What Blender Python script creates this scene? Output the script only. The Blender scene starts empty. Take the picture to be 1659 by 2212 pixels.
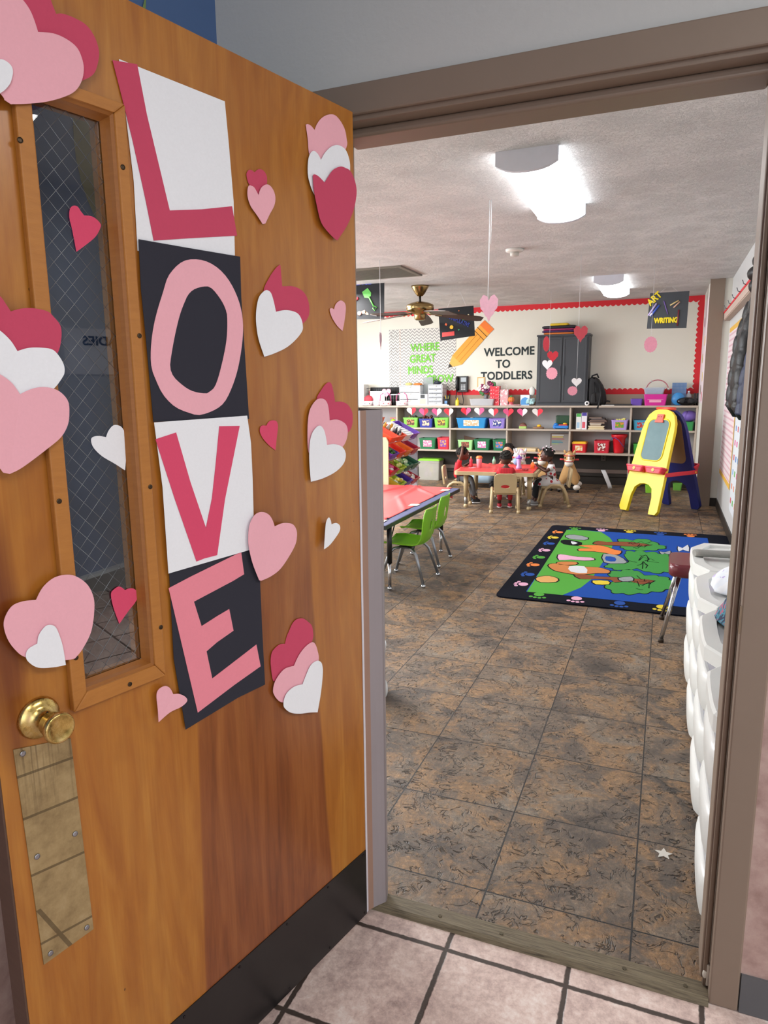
import bpy, math, random
from mathutils import Vector, Matrix
random.seed(7)
PI = math.pi
sc = bpy.context.scene
COL = sc.collection

# ------------------------------------------------------------------ camera
CAMZ = 1.4475
cam = bpy.data.objects.new('camera', bpy.data.cameras.new('camera'))
COL.objects.link(cam)
cr, cu, cf = (0.92724884, 0.37428234, -0.01105996), (-0.05670943, 0.16956581, 0.98388591), (-0.37012651, 0.91167986, -0.17845504)
cam.matrix_world = Matrix(((cr[0], cu[0], -cf[0], 0), (cr[1], cu[1], -cf[1], 0), (cr[2], cu[2], -cf[2], CAMZ), (0, 0, 0, 1)))
cam.data.sensor_fit = 'HORIZONTAL'
cam.data.sensor_width = 36
cam.data.lens = 36 * 1497.9 / 1659
cam.data.clip_start = 0.02
sc.camera = cam

# ------------------------------------------------------------------ world, light, exposure
sc.view_settings.view_transform = 'Standard'
sc.view_settings.look = 'None'
sc.view_settings.gamma = 1
sc.view_settings.exposure = 0.0
sc.view_settings.use_curve_mapping = False
w = bpy.data.worlds.new('world'); sc.world = w; w.use_nodes = True
w.node_tree.nodes['Background'].inputs[0].default_value = (0.75, 0.87, 1, 1)
w.node_tree.nodes['Background'].inputs[1].default_value = 1.0

def area(name, loc, rot, sx, sy, power, col):
    l = bpy.data.lights.new(name, 'AREA'); l.shape = 'RECTANGLE'; l.size = sx; l.size_y = sy
    l.energy = power; l.color = col
    o = bpy.data.objects.new(name, l); COL.objects.link(o); o.location = loc; o.rotation_euler = rot
    o['kind'] = 'structure'
    return o
# daylight through the classroom's side window (left wall), and an unseen light in the hall behind the camera
area('window_daylight', (-6.15, 6.0, 1.65), (0, -PI / 2, 0), 1.5, 5.2, 320, (0.93, 0.97, 1.0))
area('hall_rear_light', (2.0, -2.85, 1.5), (PI / 2, 0, 0), 2.6, 2.0, 58, (0.90, 0.95, 1.0))
area('unseen_hall_light', (0.9, -0.6, 2.74), (0, 0, 0), 1.2, 0.3, 24, (1.0, 0.96, 0.90))
area('unseen_hall_light', (1.9, 1.0, 2.74), (0, 0, 0), 0.3, 1.2, 38, (1.0, 0.98, 0.94))  # added light out of view, brightens the mirrored sign and the hall
# the classroom's ceiling lamps on the part of the ceiling the door hides
for lx, ly in ((-3.6, 4.0), (-3.6, 7.6), (-5.2, 5.8)):
    area('ceiling_lamp', (lx, ly, 2.50), (0, 0, 0), 0.3, 1.2, 115, (1.0, 0.98, 0.95))

# ------------------------------------------------------------------ materials
def lin(h):
    if isinstance(h, tuple): return (h[0], h[1], h[2], 1)
    v = [int(h[i:i + 2], 16) / 255 for i in (0, 2, 4)]
    return tuple(c / 12.92 if c <= 0.04045 else ((c + 0.055) / 1.055) ** 2.4 for c in v) + (1,)

class NT:
    """small node graph writer"""
    def __init__(s, name):
        s.m = bpy.data.materials.new(name); s.m.use_nodes = True
        s.t = s.m.node_tree; s.n = s.t.nodes; s.l = s.t.links
        s.b = s.n['Principled BSDF']
    def set(s, sock, v):
        if hasattr(v, 'is_output') or isinstance(v, bpy.types.NodeSocket): s.l.new(v, sock)
        else: sock.default_value = v
    def coord(s, kind='Object'):
        return s.n.new('ShaderNodeTexCoord').outputs[kind]
    def pos(s):
        return s.n.new('ShaderNodeNewGeometry').outputs['Position']
    def math(s, op, a, b=0.0, c=None):
        n = s.n.new('ShaderNodeMath'); n.operation = op
        s.set(n.inputs[0], a); s.set(n.inputs[1], b)
        if c is not None: s.set(n.inputs[2], c)
        return n.outputs[0]
    def sep(s, v):
        n = s.n.new('ShaderNodeSeparateXYZ'); s.l.new(v, n.inputs[0]); return n.outputs
    def comb(s, x, y, z):
        n = s.n.new('ShaderNodeCombineXYZ')
        for i, v in enumerate((x, y, z)): s.set(n.inputs[i], v)
        return n.outputs[0]
    def noise(s, v, scale, detail=3, rough=0.55, dist=0.0):
        n = s.n.new('ShaderNodeTexNoise'); s.l.new(v, n.inputs['Vector'])
        n.inputs['Scale'].default_value = scale; n.inputs['Detail'].default_value = detail
        n.inputs['Roughness'].default_value = rough; n.inputs['Distortion'].default_value = dist
        return n.outputs['Fac']
    def voro(s, v, scale, feature='F1', rnd=1.0):
        n = s.n.new('ShaderNodeTexVoronoi'); n.feature = feature; s.l.new(v, n.inputs['Vector'])
        n.inputs['Scale'].default_value = scale; n.inputs['Randomness'].default_value = rnd
        return n
    def scale(s, v, k, loc=(0, 0, 0)):
        n = s.n.new('ShaderNodeMapping'); s.l.new(v, n.inputs[0]); n.inputs['Scale'].default_value = k
        n.inputs['Location'].default_value = loc
        return n.outputs[0]
    def ramp(s, f, stops, interp='LINEAR'):
        n = s.n.new('ShaderNodeValToRGB'); s.l.new(f, n.inputs[0]); n.color_ramp.interpolation = interp
        e = n.color_ramp.elements
        while len(e) < len(stops): e.new(0.5)
        for i, (p, c) in enumerate(stops):
            e[i].position = p; e[i].color = lin(c)
        return n.outputs[0]
    def mix(s, f, a, b, mode='MIX'):
        n = s.n.new('ShaderNodeMix'); n.data_type = 'RGBA'; n.blend_type = mode
        s.set(n.inputs[0], f)
        s.set(n.inputs[6], lin(a) if isinstance(a, (str, tuple)) else a)
        s.set(n.inputs[7], lin(b) if isinstance(b, (str, tuple)) else b)
        return n.outputs[2]
    def bump(s, h, strength=0.3, dist=0.01):
        n = s.n.new('ShaderNodeBump'); s.l.new(h, n.inputs['Height'])
        n.inputs['Strength'].default_value = strength; n.inputs['Distance'].default_value = dist
        s.l.new(n.outputs[0], s.b.inputs['Normal'])
    def color(s, c): s.set(s.b.inputs['Base Color'], c)
    def rough(s, r): s.set(s.b.inputs['Roughness'], r)

_M = {}
def mat(hexc, rough=0.6, metal=0.0, var=0.06, scale=18, bump=0.0, alpha=1.0, spec=0.5, trans=0.0, coat=0.0, name=None):
    key = (hexc, rough, metal, var, scale, bump, alpha, spec, trans, coat)
    if key in _M: return _M[key]
    t = NT(name or 'finish_' + str(hexc))
    f = t.noise(t.coord(), scale, 3)
    base = lin(hexc)
    lo = tuple(c * (1 - var) for c in base[:3]); hi = tuple(min(1, c * (1 + var)) for c in base[:3])
    t.color(t.mix(f, lo, hi)); t.b.inputs['Roughness'].default_value = rough
    t.b.inputs['Metallic'].default_value = metal
    t.b.inputs['Specular IOR Level'].default_value = spec
    t.b.inputs['Transmission Weight'].default_value = trans
    t.b.inputs['Coat Weight'].default_value = coat
    t.b.inputs['Alpha'].default_value = alpha
    if bump: t.bump(t.noise(t.coord(), scale * 6, 3), bump, 0.004)
    _M[key] = t.m
    return t.m

def emit(hexc, strength, name):
    t = NT(name); f = t.noise(t.coord(), 4, 1)
    t.color(lin(hexc)); t.set(t.b.inputs['Emission Color'], t.mix(f, hexc, 'ffffff'))
    t.b.inputs['Emission Strength'].default_value = strength
    return t.m

# ------------------------------------------------------------------ mesh builder
def rotz(p, a):
    c, s_ = math.cos(a), math.sin(a); return (p[0] * c - p[1] * s_, p[0] * s_ + p[1] * c, p[2])

def earclip(poly):
    """triangulate a simple polygon -> list of index triples"""
    idx = list(range(len(poly)))
    ar = sum(poly[i][0] * poly[(i + 1) % len(poly)][1] - poly[(i + 1) % len(poly)][0] * poly[i][1] for i in idx)
    if ar < 0: idx.reverse()
    out = []; guard = 0
    cr_ = lambda o, a, b: (a[0] - o[0]) * (b[1] - o[1]) - (a[1] - o[1]) * (b[0] - o[0])
    while len(idx) > 3 and guard < 4000:
        ok = False
        for k in range(len(idx)):
            i, j, l = idx[k - 1], idx[k], idx[(k + 1) % len(idx)]
            a, b, c = poly[i], poly[j], poly[l]
            if cr_(a, b, c) <= 1e-14: continue
            if any(cr_(a, b, poly[m]) >= 0 and cr_(b, c, poly[m]) >= 0 and cr_(c, a, poly[m]) >= 0 for m in idx if m not in (i, j, l)): continue
            out.append((i, j, l)); idx.pop(k); ok = True; break
        guard += 1
        if not ok: idx.pop(0)
    if len(idx) == 3: out.append(tuple(idx))
    return out

class MB:
    def __init__(s): s.v = []; s.f = []; s.mi = []; s.sm = []; s.mats = []; s.cur = 0
    def use(s, m):
        if m not in s.mats: s.mats.append(m)
        s.cur = s.mats.index(m); return s
    def face(s, f, smooth=False): s.f.append(tuple(f)); s.mi.append(s.cur); s.sm.append(smooth)
    def box(s, x0, x1, y0, y1, z0, z1, rz=0, c=None):
        n = len(s.v); P = [(x, y, z) for z in (z0, z1) for y in (y0, y1) for x in (x0, x1)]
        if rz:
            cx, cy = c if c else ((x0 + x1) / 2, (y0 + y1) / 2)
            P = [tuple(a + b for a, b in zip(rotz((p[0] - cx, p[1] - cy, p[2]), rz), (cx, cy, 0))) for p in P]
        s.v += P
        for q in ((0, 2, 3, 1), (4, 5, 7, 6), (0, 1, 5, 4), (2, 6, 7, 3), (0, 4, 6, 2), (1, 3, 7, 5)): s.face([n + i for i in q])
        return s
    def rbox(s, x0, x1, y0, y1, z0, z1, r=0.01, seg=3):
        """box with rounded vertical edges and a small rounded rim"""
        pts = rrect(x0, x1, y0, y1, r, seg)
        return s.loft([[(x, y, z0) for x, y in pts], [(x, y, z1) for x, y in pts]], cap=True, smooth=False)
    def loft(s, rings, cap=True, smooth=True, closed=True):
        n = len(s.v); k = len(rings[0])
        for r in rings: s.v += [tuple(p) for p in r]
        for i in range(len(rings) - 1):
            for j in range(k if closed else k - 1):
                j2 = (j + 1) % k
                s.face((n + i * k + j, n + i * k + j2, n + (i + 1) * k + j2, n + (i + 1) * k + j), smooth)
        if cap and closed:
            s.face([n + j for j in range(k)][::-1]); s.face([n + (len(rings) - 1) * k + j for j in range(k)])
        return s
    def lathe(s, prof, c=(0, 0, 0), seg=20, axis='z', cap=True, smooth=True):
        rings = []
        for r, h in prof:
            ring = []
            for j in range(seg):
                a = 2 * PI * j / seg; x, y = r * math.cos(a), r * math.sin(a)
                p = {'z': (x, y, h), 'y': (x, h, -y), 'x': (h, x, y)}[axis]
                ring.append((p[0] + c[0], p[1] + c[1], p[2] + c[2]))
            rings.append(ring)
        return s.loft(rings, cap, smooth)
    def cyl(s, a, b, r, r2=None, seg=12, smooth=True): return s.tube([a, b], r, seg, r2=r2, smooth=smooth)
    def tube(s, path, r, seg=8, r2=None, smooth=True, closed=False, flat=1.0):
        path = [Vector(p) for p in path]; rings = []; up = None; n = len(path)
        for i, p in enumerate(path):
            if closed: d = path[(i + 1) % n] - path[i - 1]
            else: d = (path[min(i + 1, n - 1)] - path[max(i - 1, 0)])
            d.normalize()
            if up is None:
                up = Vector((0, 0, 1)) if abs(d.z) < 0.9 else Vector((1, 0, 0))
            side = d.cross(up); side.normalize(); up = side.cross(d); up.normalize()
            rr = r if r2 is None else r + (r2 - r) * i / (n - 1)
            if isinstance(r, (list, tuple)): rr = r[i]
            rings.append([tuple(p + side * (rr * math.cos(2 * PI * j / seg)) + up * (rr * flat * math.sin(2 * PI * j / seg))) for j in range(seg)])
        if closed: rings.append(rings[0]); return s.loft(rings, False, smooth)
        return s.loft(rings, True, smooth)
    def ell(s, c, rx, ry, rz_, seg=16, rings=10, ang=0, smooth=True, z0=-1.0, z1=1.0):
        R = []
        a0, a1 = math.asin(max(-1, z0)), math.asin(min(1, z1))
        for i in range(rings + 1):
            ph = a0 + (a1 - a0) * i / rings; rr = max(math.cos(ph), 0.001)
            R.append([tuple(a + b for a, b in zip(rotz((rx * rr * math.cos(2 * PI * j / seg), ry * rr * math.sin(2 * PI * j / seg), rz_ * math.sin(ph)), ang), c)) for j in range(seg)])
        return s.loft(R, True, smooth)
    def prism(s, poly, h0, h1, plane='xy', hole=None):
        """extrude a 2-D polygon; plane xy -> heights are z, xz -> heights are y, yz -> heights are x"""
        f = {'xy': lambda a, b, h: (a, b, h), 'xz': lambda a, b, h: (a, h, b), 'yz': lambda a, b, h: (h, a, b)}[plane]
        n = len(s.v); k = len(poly)
        s.v += [f(a, b, h0) for a, b in poly] + [f(a, b, h1) for a, b in poly]
        for i in range(k):
            j = (i + 1) % k; s.face((n + i, n + j, n + k + j, n + k + i))
        if hole is None:
            for t in earclip(poly): s.face([n + i for i in t]); s.face([n + k + i for i in t[::-1]])
        else:
            m = len(s.v); hk = len(hole)
            s.v += [f(a, b, h0) for a, b in hole] + [f(a, b, h1) for a, b in hole]
            for i in range(hk):
                j = (i + 1) % hk; s.face((m + i, m + j, m + hk + j, m + hk + i))
            assert hk == k
            for i in range(k):
                j = (i + 1) % k
                s.face((n + i, n + j, m + j, m + i)); s.face((n + k + i, n + k + j, m + hk + j, m + hk + i))
        return s
    def place(s, loc, rz=0, sc_=1.0):
        s.v = [tuple(a * sc_ + b for a, b in zip(rotz(p, rz), (loc[0] / 1, loc[1] / 1, loc[2] / 1))) for p in s.v]; return s
    def build(s, name, m=None, parent=None, loc=None, rz=0, bevel=0, seg=2, sub=0):
        me = bpy.data.meshes.new(name); me.from_pydata(s.v, [], s.f)
        if m is not None: me.materials.append(m)
        else:
            for x in s.mats: me.materials.append(x)
            me.polygons.foreach_set('material_index', s.mi)
        me.polygons.foreach_set('use_smooth', s.sm)
        me.update()
        import bmesh
        bm = bmesh.new(); bm.from_mesh(me); bmesh.ops.recalc_face_normals(bm, faces=bm.faces); bm.to_mesh(me); bm.free()
        o = bpy.data.objects.new(name, me); COL.objects.link(o)
        if parent: o.parent = parent
        if loc: o.location = loc
        if rz: o.rotation_euler[2] = rz
        if bevel:
            b = o.modifiers.new('bevel', 'BEVEL'); b.width = bevel; b.segments = seg; b.limit_method = 'ANGLE'
        if sub:
            b = o.modifiers.new('smooth', 'SUBSURF'); b.levels = sub; b.render_levels = sub
        return o

def rrect(x0, x1, y0, y1, r, seg=4):
    out = []
    for cx, cy, a0 in ((x1 - r, y1 - r, 0), (x0 + r, y1 - r, PI / 2), (x0 + r, y0 + r, PI), (x1 - r, y0 + r, 1.5 * PI)):
        for i in range(seg + 1):
            a = a0 + PI / 2 * i / seg; out.append((cx + r * math.cos(a), cy + r * math.sin(a)))
    return out

def curve_pts(P, n=5):
    """closed outline through points; a third entry marks a corner"""
    out = []; k = len(P)
    for i in range(k):
        p0, p1, p2, p3 = P[i - 1], P[i], P[(i + 1) % k], P[(i + 2) % k]
        if len(p1) > 2: p0 = p1
        if len(p2) > 2: p3 = p2
        for t in range(n):
            u = t / n
            out.append(tuple(0.5 * (2 * p1[a] + (p2[a] - p0[a]) * u + (2 * p0[a] - 5 * p1[a] + 4 * p2[a] - p3[a]) * u * u + (3 * p1[a] - p0[a] - 3 * p2[a] + p3[a]) * u ** 3) for a in (0, 1)))
    return out

def tag(o, label=None, cat=None, group=None, kind=None):
    if label: o['label'] = label
    if cat: o['category'] = cat
    if group: o['group'] = group
    if kind: o['kind'] = kind
    return o
def empty(name, loc=(0, 0, 0), rz=0, label=None, cat=None, group=None, parent=None):
    o = bpy.data.objects.new(name, None); COL.objects.link(o); o.location = loc; o.rotation_euler[2] = rz
    o.empty_display_size = 0.05
    if parent: o.parent = parent
    return tag(o, label, cat, group)
def struct(o): o['kind'] = 'structure'; return o
def dup(root, loc=None, rz=None, label=None, group=None):
    r = root.copy(); COL.objects.link(r)
    if loc is not None: r.location = loc
    if rz is not None: r.rotation_euler[2] = rz
    if label: r['label'] = label
    if group: r['group'] = group
    for ch in list(root.children):
        c = ch.copy(); COL.objects.link(c); c.parent = r
        for g in list(ch.children):
            d = g.copy(); COL.objects.link(d); d.parent = c
    return r
def text_mesh(name, body, size, m, depth=0.002, bold=0.0, align='LEFT', parent=None, mtx=None, xs=1.0, spacing=1.0):
    """raised lettering as a mesh; mtx places its XY plane"""
    c = bpy.data.curves.new(name, 'FONT'); c.body = body; c.size = size; c.extrude = depth; c.offset = bold
    c.align_x = align; c.offset = 0; c.space_character = spacing; c.resolution_u = 3
    t = bpy.data.objects.new(name, c); COL.objects.link(t)
    dg = bpy.context.evaluated_depsgraph_get(); me = bpy.data.meshes.new_from_object(t.evaluated_get(dg))
    bpy.data.objects.remove(t); me.name = name
    if bold:   # thicken the strokes with shifted copies of the outline
        V = [v.co.copy() for v in me.vertices]; F = [tuple(p.vertices) for p in me.polygons]; nv, nf = [], []
        for k in range(8):
            n0 = len(nv); a = k * PI / 4; nv += [(v.x + bold * math.cos(a), v.y + bold * math.sin(a), v.z + k * 0.00025) for v in V]; nf += [tuple(n0 + i for i in f) for f in F]
        me = bpy.data.meshes.new(name); me.from_pydata(nv, [], nf)
    if xs != 1.0:
        for v in me.vertices: v.co.x *= xs
    me.materials.clear(); me.materials.append(m)
    o = bpy.data.objects.new(name, me); COL.objects.link(o)
    if parent: o.parent = parent
    if mtx is not None: o.matrix_basis = mtx
    return o
def on_far(x, y, z, tilt=0):   # lettering plane facing the camera side (normal -Y)
    return Matrix.Translation((x, y, z)) @ Matrix.Rotation(PI / 2, 4, 'X') @ Matrix.Rotation(tilt, 4, 'Z')

WHITE = mat('ffffff'[:0] + 'e9e9ec', 0.75, var=0.02)
TAUPE = mat('887769', 0.42, var=0.05, scale=9, bump=0.05, name='taupe_paint')
BLACKP = mat('26262b', 0.8, var=0.05, name='black_paper')
CHROME = mat('c9ccd1', 0.18, 1.0, 0.03, name='chrome')
# ------------------------------------------------------------------ surfaces of the rooms
def m_tile_room():
    t = NT('vinyl_stone_tile'); p = t.pos(); X, Y, Z = t.sep(p)
    gx = t.math('DIVIDE', t.math('ADD', X, 0.409 + 40 * 0.4003), 0.4003); gy = t.math('DIVIDE', t.math('SUBTRACT', Y, 1.761 - 20 * 0.408), 0.408)
    fx = t.math('FRACT', gx); fy = t.math('FRACT', gy)
    ex = t.math('SUBTRACT', 0.5, t.math('ABSOLUTE', t.math('SUBTRACT', fx, 0.5)))
    ey = t.math('SUBTRACT', 0.5, t.math('ABSOLUTE', t.math('SUBTRACT', fy, 0.5)))
    e = t.math('MINIMUM', ex, ey)
    line = t.math('LESS_THAN', e, 0.0058)
    tid = t.comb(t.math('MULTIPLY', t.math('FLOOR', gx), 3.7), t.math('MULTIPLY', t.math('FLOOR', gy), 5.3), 0)
    wp = t.n.new('ShaderNodeVectorMath'); wp.operation = 'ADD'; t.l.new(p, wp.inputs[0]); t.l.new(tid, wp.inputs[1])
    v = wp.outputs[0]
    big = t.noise(v, 3.6, 5, 0.6, 0.6); mid = t.noise(v, 9, 6, 0.68, 0.5); fine = t.noise(v, 55, 6, 0.8)
    w2 = t.n.new('ShaderNodeVectorMath'); w2.operation = 'ADD'; t.l.new(v, w2.inputs[0]); w2.inputs[1].default_value = (17.3, 5.1, 2.2)
    tanm = t.noise(w2.outputs[0], 5.5, 6, 0.72, 0.9)
    c = t.ramp(big, [(0.32, '544d48'), (0.45, '7c7066'), (0.55, '978878'), (0.70, 'aaa398')])
    c = t.mix(t.ramp(tanm, [(0.47, '000000'), (0.60, 'ffffff')]), c, t.mix(mid, 'a07f5e', 'c8a77e'))
    c = t.mix(t.ramp(t.noise(w2.outputs[0], 8, 6, 0.7, 0.6), [(0.54, '000000'), (0.68, '999999')]), c, '4a433e')
    c = t.mix(0.65, c, t.ramp(fine, [(0.32, '3c3632'), (0.5, '807468'), (0.66, 'c8b8a4')]), 'OVERLAY')
    cv = t.noise(v, 11, 3, 0.55, 2.2)
    crack = t.ramp(t.math('ABSOLUTE', t.math('SUBTRACT', cv, 0.5)), [(0.0, 'ffffff'), (0.026, '000000')])
    pat = t.ramp(t.noise(v, 17, 2), [(0.47, '000000'), (0.53, 'ffffff')])
    cr = t.math('MULTIPLY', crack, pat)
    c = t.mix(t.math('MULTIPLY', cr, 0.8), c, '241f1c')
    c = t.mix(line, c, '15110f')
    t.color(c); t.rough(t.math('ADD', 0.34, t.math('MULTIPLY', fine, 0.3)))
    h = t.math('SUBTRACT', t.math('ADD', t.math('MULTIPLY', fine, 0.6), mid), t.math('MULTIPLY', t.math('MAXIMUM', cr, line), 0.8))
    t.bump(h, 0.9, 0.012)
    return t.m
def m_tile_hall():
    t = NT('pink_ceramic_tile'); p = t.pos(); X, Y, Z = t.sep(p)
    gx = t.math('DIVIDE', t.math('ADD', X, 0.455 + 30 * 0.305), 0.305); gy = t.math('DIVIDE', t.math('ADD', Y, 30 * 0.308 - 1.516), 0.308)
    wob = t.math('MULTIPLY', t.math('SUBTRACT', t.noise(p, 60, 3), 0.5), 0.02)
    ex = t.math('SUBTRACT', 0.5, t.math('ABSOLUTE', t.math('SUBTRACT', t.math('FRACT', gx), 0.5)))
    ey = t.math('SUBTRACT', 0.5, t.math('ABSOLUTE', t.math('SUBTRACT', t.math('FRACT', gy), 0.5)))
    e = t.math('ADD', t.math('MINIMUM', ex, ey), wob)
    line = t.ramp(e, [(0.017, 'ffffff'), (0.024, '000000')])
    big = t.noise(p, 7, 5, 0.65); f = t.noise(p, 45, 6, 0.75)
    c = t.ramp(t.math('ADD', t.math('MULTIPLY', big, 0.5), t.math('MULTIPLY', f, 0.5)), [(0.30, '8d7b78'), (0.43, 'bfa8a2'), (0.52, 'd9c3bb'), (0.64, 'ece0da')])
    c = t.mix(line, c, '453b36')
    t.color(c); t.rough(t.math('ADD', 0.32, t.math('MULTIPLY', f, 0.3)))
    t.bump(t.math('SUBTRACT', t.math('MULTIPLY', f, 0.8), t.math('MULTIPLY', line, 1.4)), 0.5, 0.006)
    return t.m
def m_ceiling():
    t = NT('stomped_ceiling_plaster'); p = t.pos()
    vo = t.voro(p, 3.3, 'F1'); d = vo.outputs['Distance']
    ps = t.n.new('ShaderNodeVectorMath'); ps.operation = 'SUBTRACT'; t.l.new(p, ps.inputs[0]); t.l.new(vo.outputs['Position'], ps.inputs[1])
    X, Y, Z = t.sep(ps.outputs[0])
    ang = t.math('ARCTAN2', Y, X)
    rays = t.noise(t.comb(t.math('MULTIPLY', ang, 4.5), t.math('MULTIPLY', d, 5.0), t.math('MULTIPLY', vo.outputs['Color'], 7.0)), 2.6, 3, 0.6, 0.9)
    ridge = t.ramp(t.math('ABSOLUTE', t.math('SUBTRACT', rays, 0.5)), [(0.0, 'ffffff'), (0.035, '000000')])
    fade = t.ramp(d, [(0.02, '888888'), (0.35, 'ffffff'), (0.62, '222222')])
    n2 = t.noise(p, 24, 5, 0.65, 2.0); r2 = t.ramp(t.math('ABSOLUTE', t.math('SUBTRACT', n2, 0.5)), [(0.0, 'ffffff'), (0.03, '000000')])
    h = t.math('ADD', t.math('MULTIPLY', ridge, fade), t.math('MULTIPLY', r2, 0.5))
    t.color(t.mix(t.noise(p, 6, 3), 'd8d6d5', 'e4e2e1')); t.rough(0.7)
    t.bump(h, 0.65, 0.014)
    return t.m
def m_wall(name, a, b, bump=0.12, sc_=40, rough=0.6):
    t = NT(name); p = t.pos(); t.color(t.mix(t.noise(p, 2.5, 3), a, b)); t.rough(rough)
    t.bump(t.noise(p, sc_, 4), bump, 0.004); return t.m
def m_pink():
    t = NT('pink_wall_tile'); p = t.pos()
    f = t.noise(p, 14, 6, 0.65)
    t.color(t.ramp(f, [(0.33, '9d8079'), (0.5, 'b49891'), (0.68, 'c3aba3')])); t.rough(0.5); t.bump(f, 0.25, 0.004); return t.m
def m_planks(name, a, b, grain=(3, 60, 3)):
    t = NT(name); p = t.coord(); f = t.noise(t.scale(p, grain), 3, 5, 0.6, 0.3)
    t.color(t.mix(f, a, b)); t.rough(0.5); t.bump(f, 0.2, 0.003); return t.m

FLOOR_T, HALL_T, CEIL_T = m_tile_room(), m_tile_hall(), m_ceiling()
WALLW = m_wall('cream_wall_paint', 'd9d6cc', 'dfdcd3')
WALLG = m_wall('pale_grey_wall_paint', 'c2c3c2', 'c8c9c7', 0.2, 55)
BLUE = m_wall('blue_wall_paint', '4d6b9b', '5371a1')
PINKW = m_pink()
SHELFW = m_planks('painted_shelf_wood', 'b0a193', 'bdb0a2', (2, 20, 20))
GREYB = m_wall('shaded_shelf_backing', 'a8a6a8', 'b1afb0')  # pale wall toned down to grey for the shade inside the shelf
DARKBASE = mat('28231f', 0.5, name='dark_vinyl_base')
GREYBASE = mat('5d5f63', 0.45, name='grey_vinyl_base')
RED = mat('d3242f', 0.7, var=0.04, name='red_border_paper')

def sbox(name, m, *b): return struct(MB().box(*b).build(name, m))
sbox('floor', FLOOR_T, -6.2, 0.605, 1.62, 10.5, -0.05, 0)
sbox('floor', HALL_T, -1.08, 3.0, -3.0, 1.60, -0.05, -0.001)
sbox('floor', HALL_T, 0.745, 3.0, 1.60, 3.0, -0.05, -0.001)
sbox('ceiling', CEIL_T, -6.2, 0.605, 1.72, 10.5, 2.60, 2.66)
sbox('ceiling', WALLG, -1.08, 3.0, -3.0, 3.0, 2.78, 2.84)
# threshold strip of worn wood
t = NT('worn_threshold_wood'); p = t.coord(); f = t.noise(t.scale(p, (4, 90, 4)), 3, 6, 0.7)
t.color(t.ramp(f, [(0.3, '3c3528'), (0.5, '6f6450'), (0.7, '857b63')])); t.rough(0.6); t.bump(f, 0.5, 0.004); THW = t.m
mb = MB(); n = 2
mb.prism([(1.576, -0.002), (1.582, 0.008), (1.590, 0.012), (1.636, 0.012), (1.640, 0.0)], -0.755, 0.170, 'yz')
th = struct(mb.build('trim_1', THW))
for sx in (-0.50, -0.33, -0.02, 0.12):
    MB().lathe([(0.0055, 0.0115), (0.005, 0.0135)], (sx, 1.608, 0), 12).build('screw', mat('5d5646', 0.4, 0.7), th)
# far wall, its pale plastered upper part and the tan band below it
sbox('wall_back', WALLW, -6.3, 0.605, 10.5, 10.6, 0, 2.66)
sbox('trim_2', m_wall('tan_wainscot', 'a2917f', 'ab9b89'), -6.2, 0.38, 10.485, 10.5, 1.10, 1.30)
sbox('wall_left', WALLW, -6.3, -6.2, 1.6, 10.5, 0, 0.9); sbox('wall_left', WALLW, -6.3, -6.2, 1.6, 10.5, 2.4, 2.66)
sbox('wall_left', WALLW, -6.3, -6.2, 1.6, 3.4, 0.9, 2.4); sbox('wall_left', WALLW, -6.3, -6.2, 8.6, 10.5, 0.9, 2.4)
wf = MB(); 
for b in ((-6.27, -6.22, 3.4, 8.6, 0.9, 0.96), (-6.27, -6.22, 3.4, 8.6, 2.34, 2.4), (-6.27, -6.22, 3.4, 3.46, 0.96, 2.34), (-6.27, -6.22, 8.54, 8.6, 0.96, 2.34), (-6.27, -6.22, 5.97, 6.03, 0.96, 2.34)): wf.box(*b)
wn = struct(wf.build('window_1', mat('e8e8e6', 0.5)))
MB().box(-6.25, -6.245, 3.46, 8.54, 0.96, 2.34).build('pane', mat('f4faff', 0.02, alpha=0.15, name='window_pane'), wn)
# right wall of the classroom and the short return near the shelves
sbox('wall_right', m_wall('white_gloss_wall', 'd4d6d7', 'dcdedf', 0.05, 30, 0.32), 0.605, 0.745, 1.60, 10.5, 0, 2.84)
sbox('wall_right_return', WALLW, 0.385, 0.605, 9.0, 10.5, 0, 2.60)
sbox('trim_3', TAUPE, 0.375, 0.53, 8.982, 9.0, 0, 2.60)
sbox('baseboard_right', DARKBASE, 0.595, 0.605, 1.75, 9.0, 0, 0.10)
sbox('baseboard_return', DARKBASE, 0.53, 0.595, 8.99, 9.0, 0, 0.10)
sbox('baseboard_back', DARKBASE, -6.2, 0.385, 10.488, 10.5, 0, 0.12)
# the wall between hall and classroom
sbox('wall_front', WALLG, -1.08, -0.785, 1.60, 1.72, 0, 2.84); sbox('wall_front', WALLG, 0.185, 0.605, 1.60, 1.72, 0, 2.84)
sbox('wall_front', WALLG, -0.785, 0.185, 1.60, 1.72, 2.10, 2.84)
sbox('wall_front', WALLW, -6.3, -1.08, 1.60, 1.72, 0, 2.84)
sbox('trim_4', PINKW, 0.232, 0.745, 1.594, 1.60, 0.10, 1.06)
sbox('baseboard_front', GREYBASE, 0.234, 0.745, 1.588, 1.60, 0, 0.10)
sbox('wall_hall_left', BLUE, -1.20, -1.08, -3.0, 1.60, 0, 2.84)
sbox('trim_5', PINKW, -1.08, -1.072, -3.0, 1.60, 0.10, 1.02)
sbox('trim_6', mat('4a4543', 0.4), -1.08, -1.062, -3.0, 1.60, 0.99, 1.07)
sbox('trim_7', mat('dfe3e6', 0.4), -1.08, -1.066, -3.0, 1.60, 1.07, 1.076)
sbox('baseboard_hall_left', GREYBASE, -1.08, -1.068, -3.0, 1.60, 0, 0.10)
sbox('wall_hall_back', WALLG, -1.2, 3.1, -3.1, -3.0, 0, 2.84)
sbox('wall_hall_right', WALLG, 3.0, 3.1, -3.0, 3.1, 0, 2.84)
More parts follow.
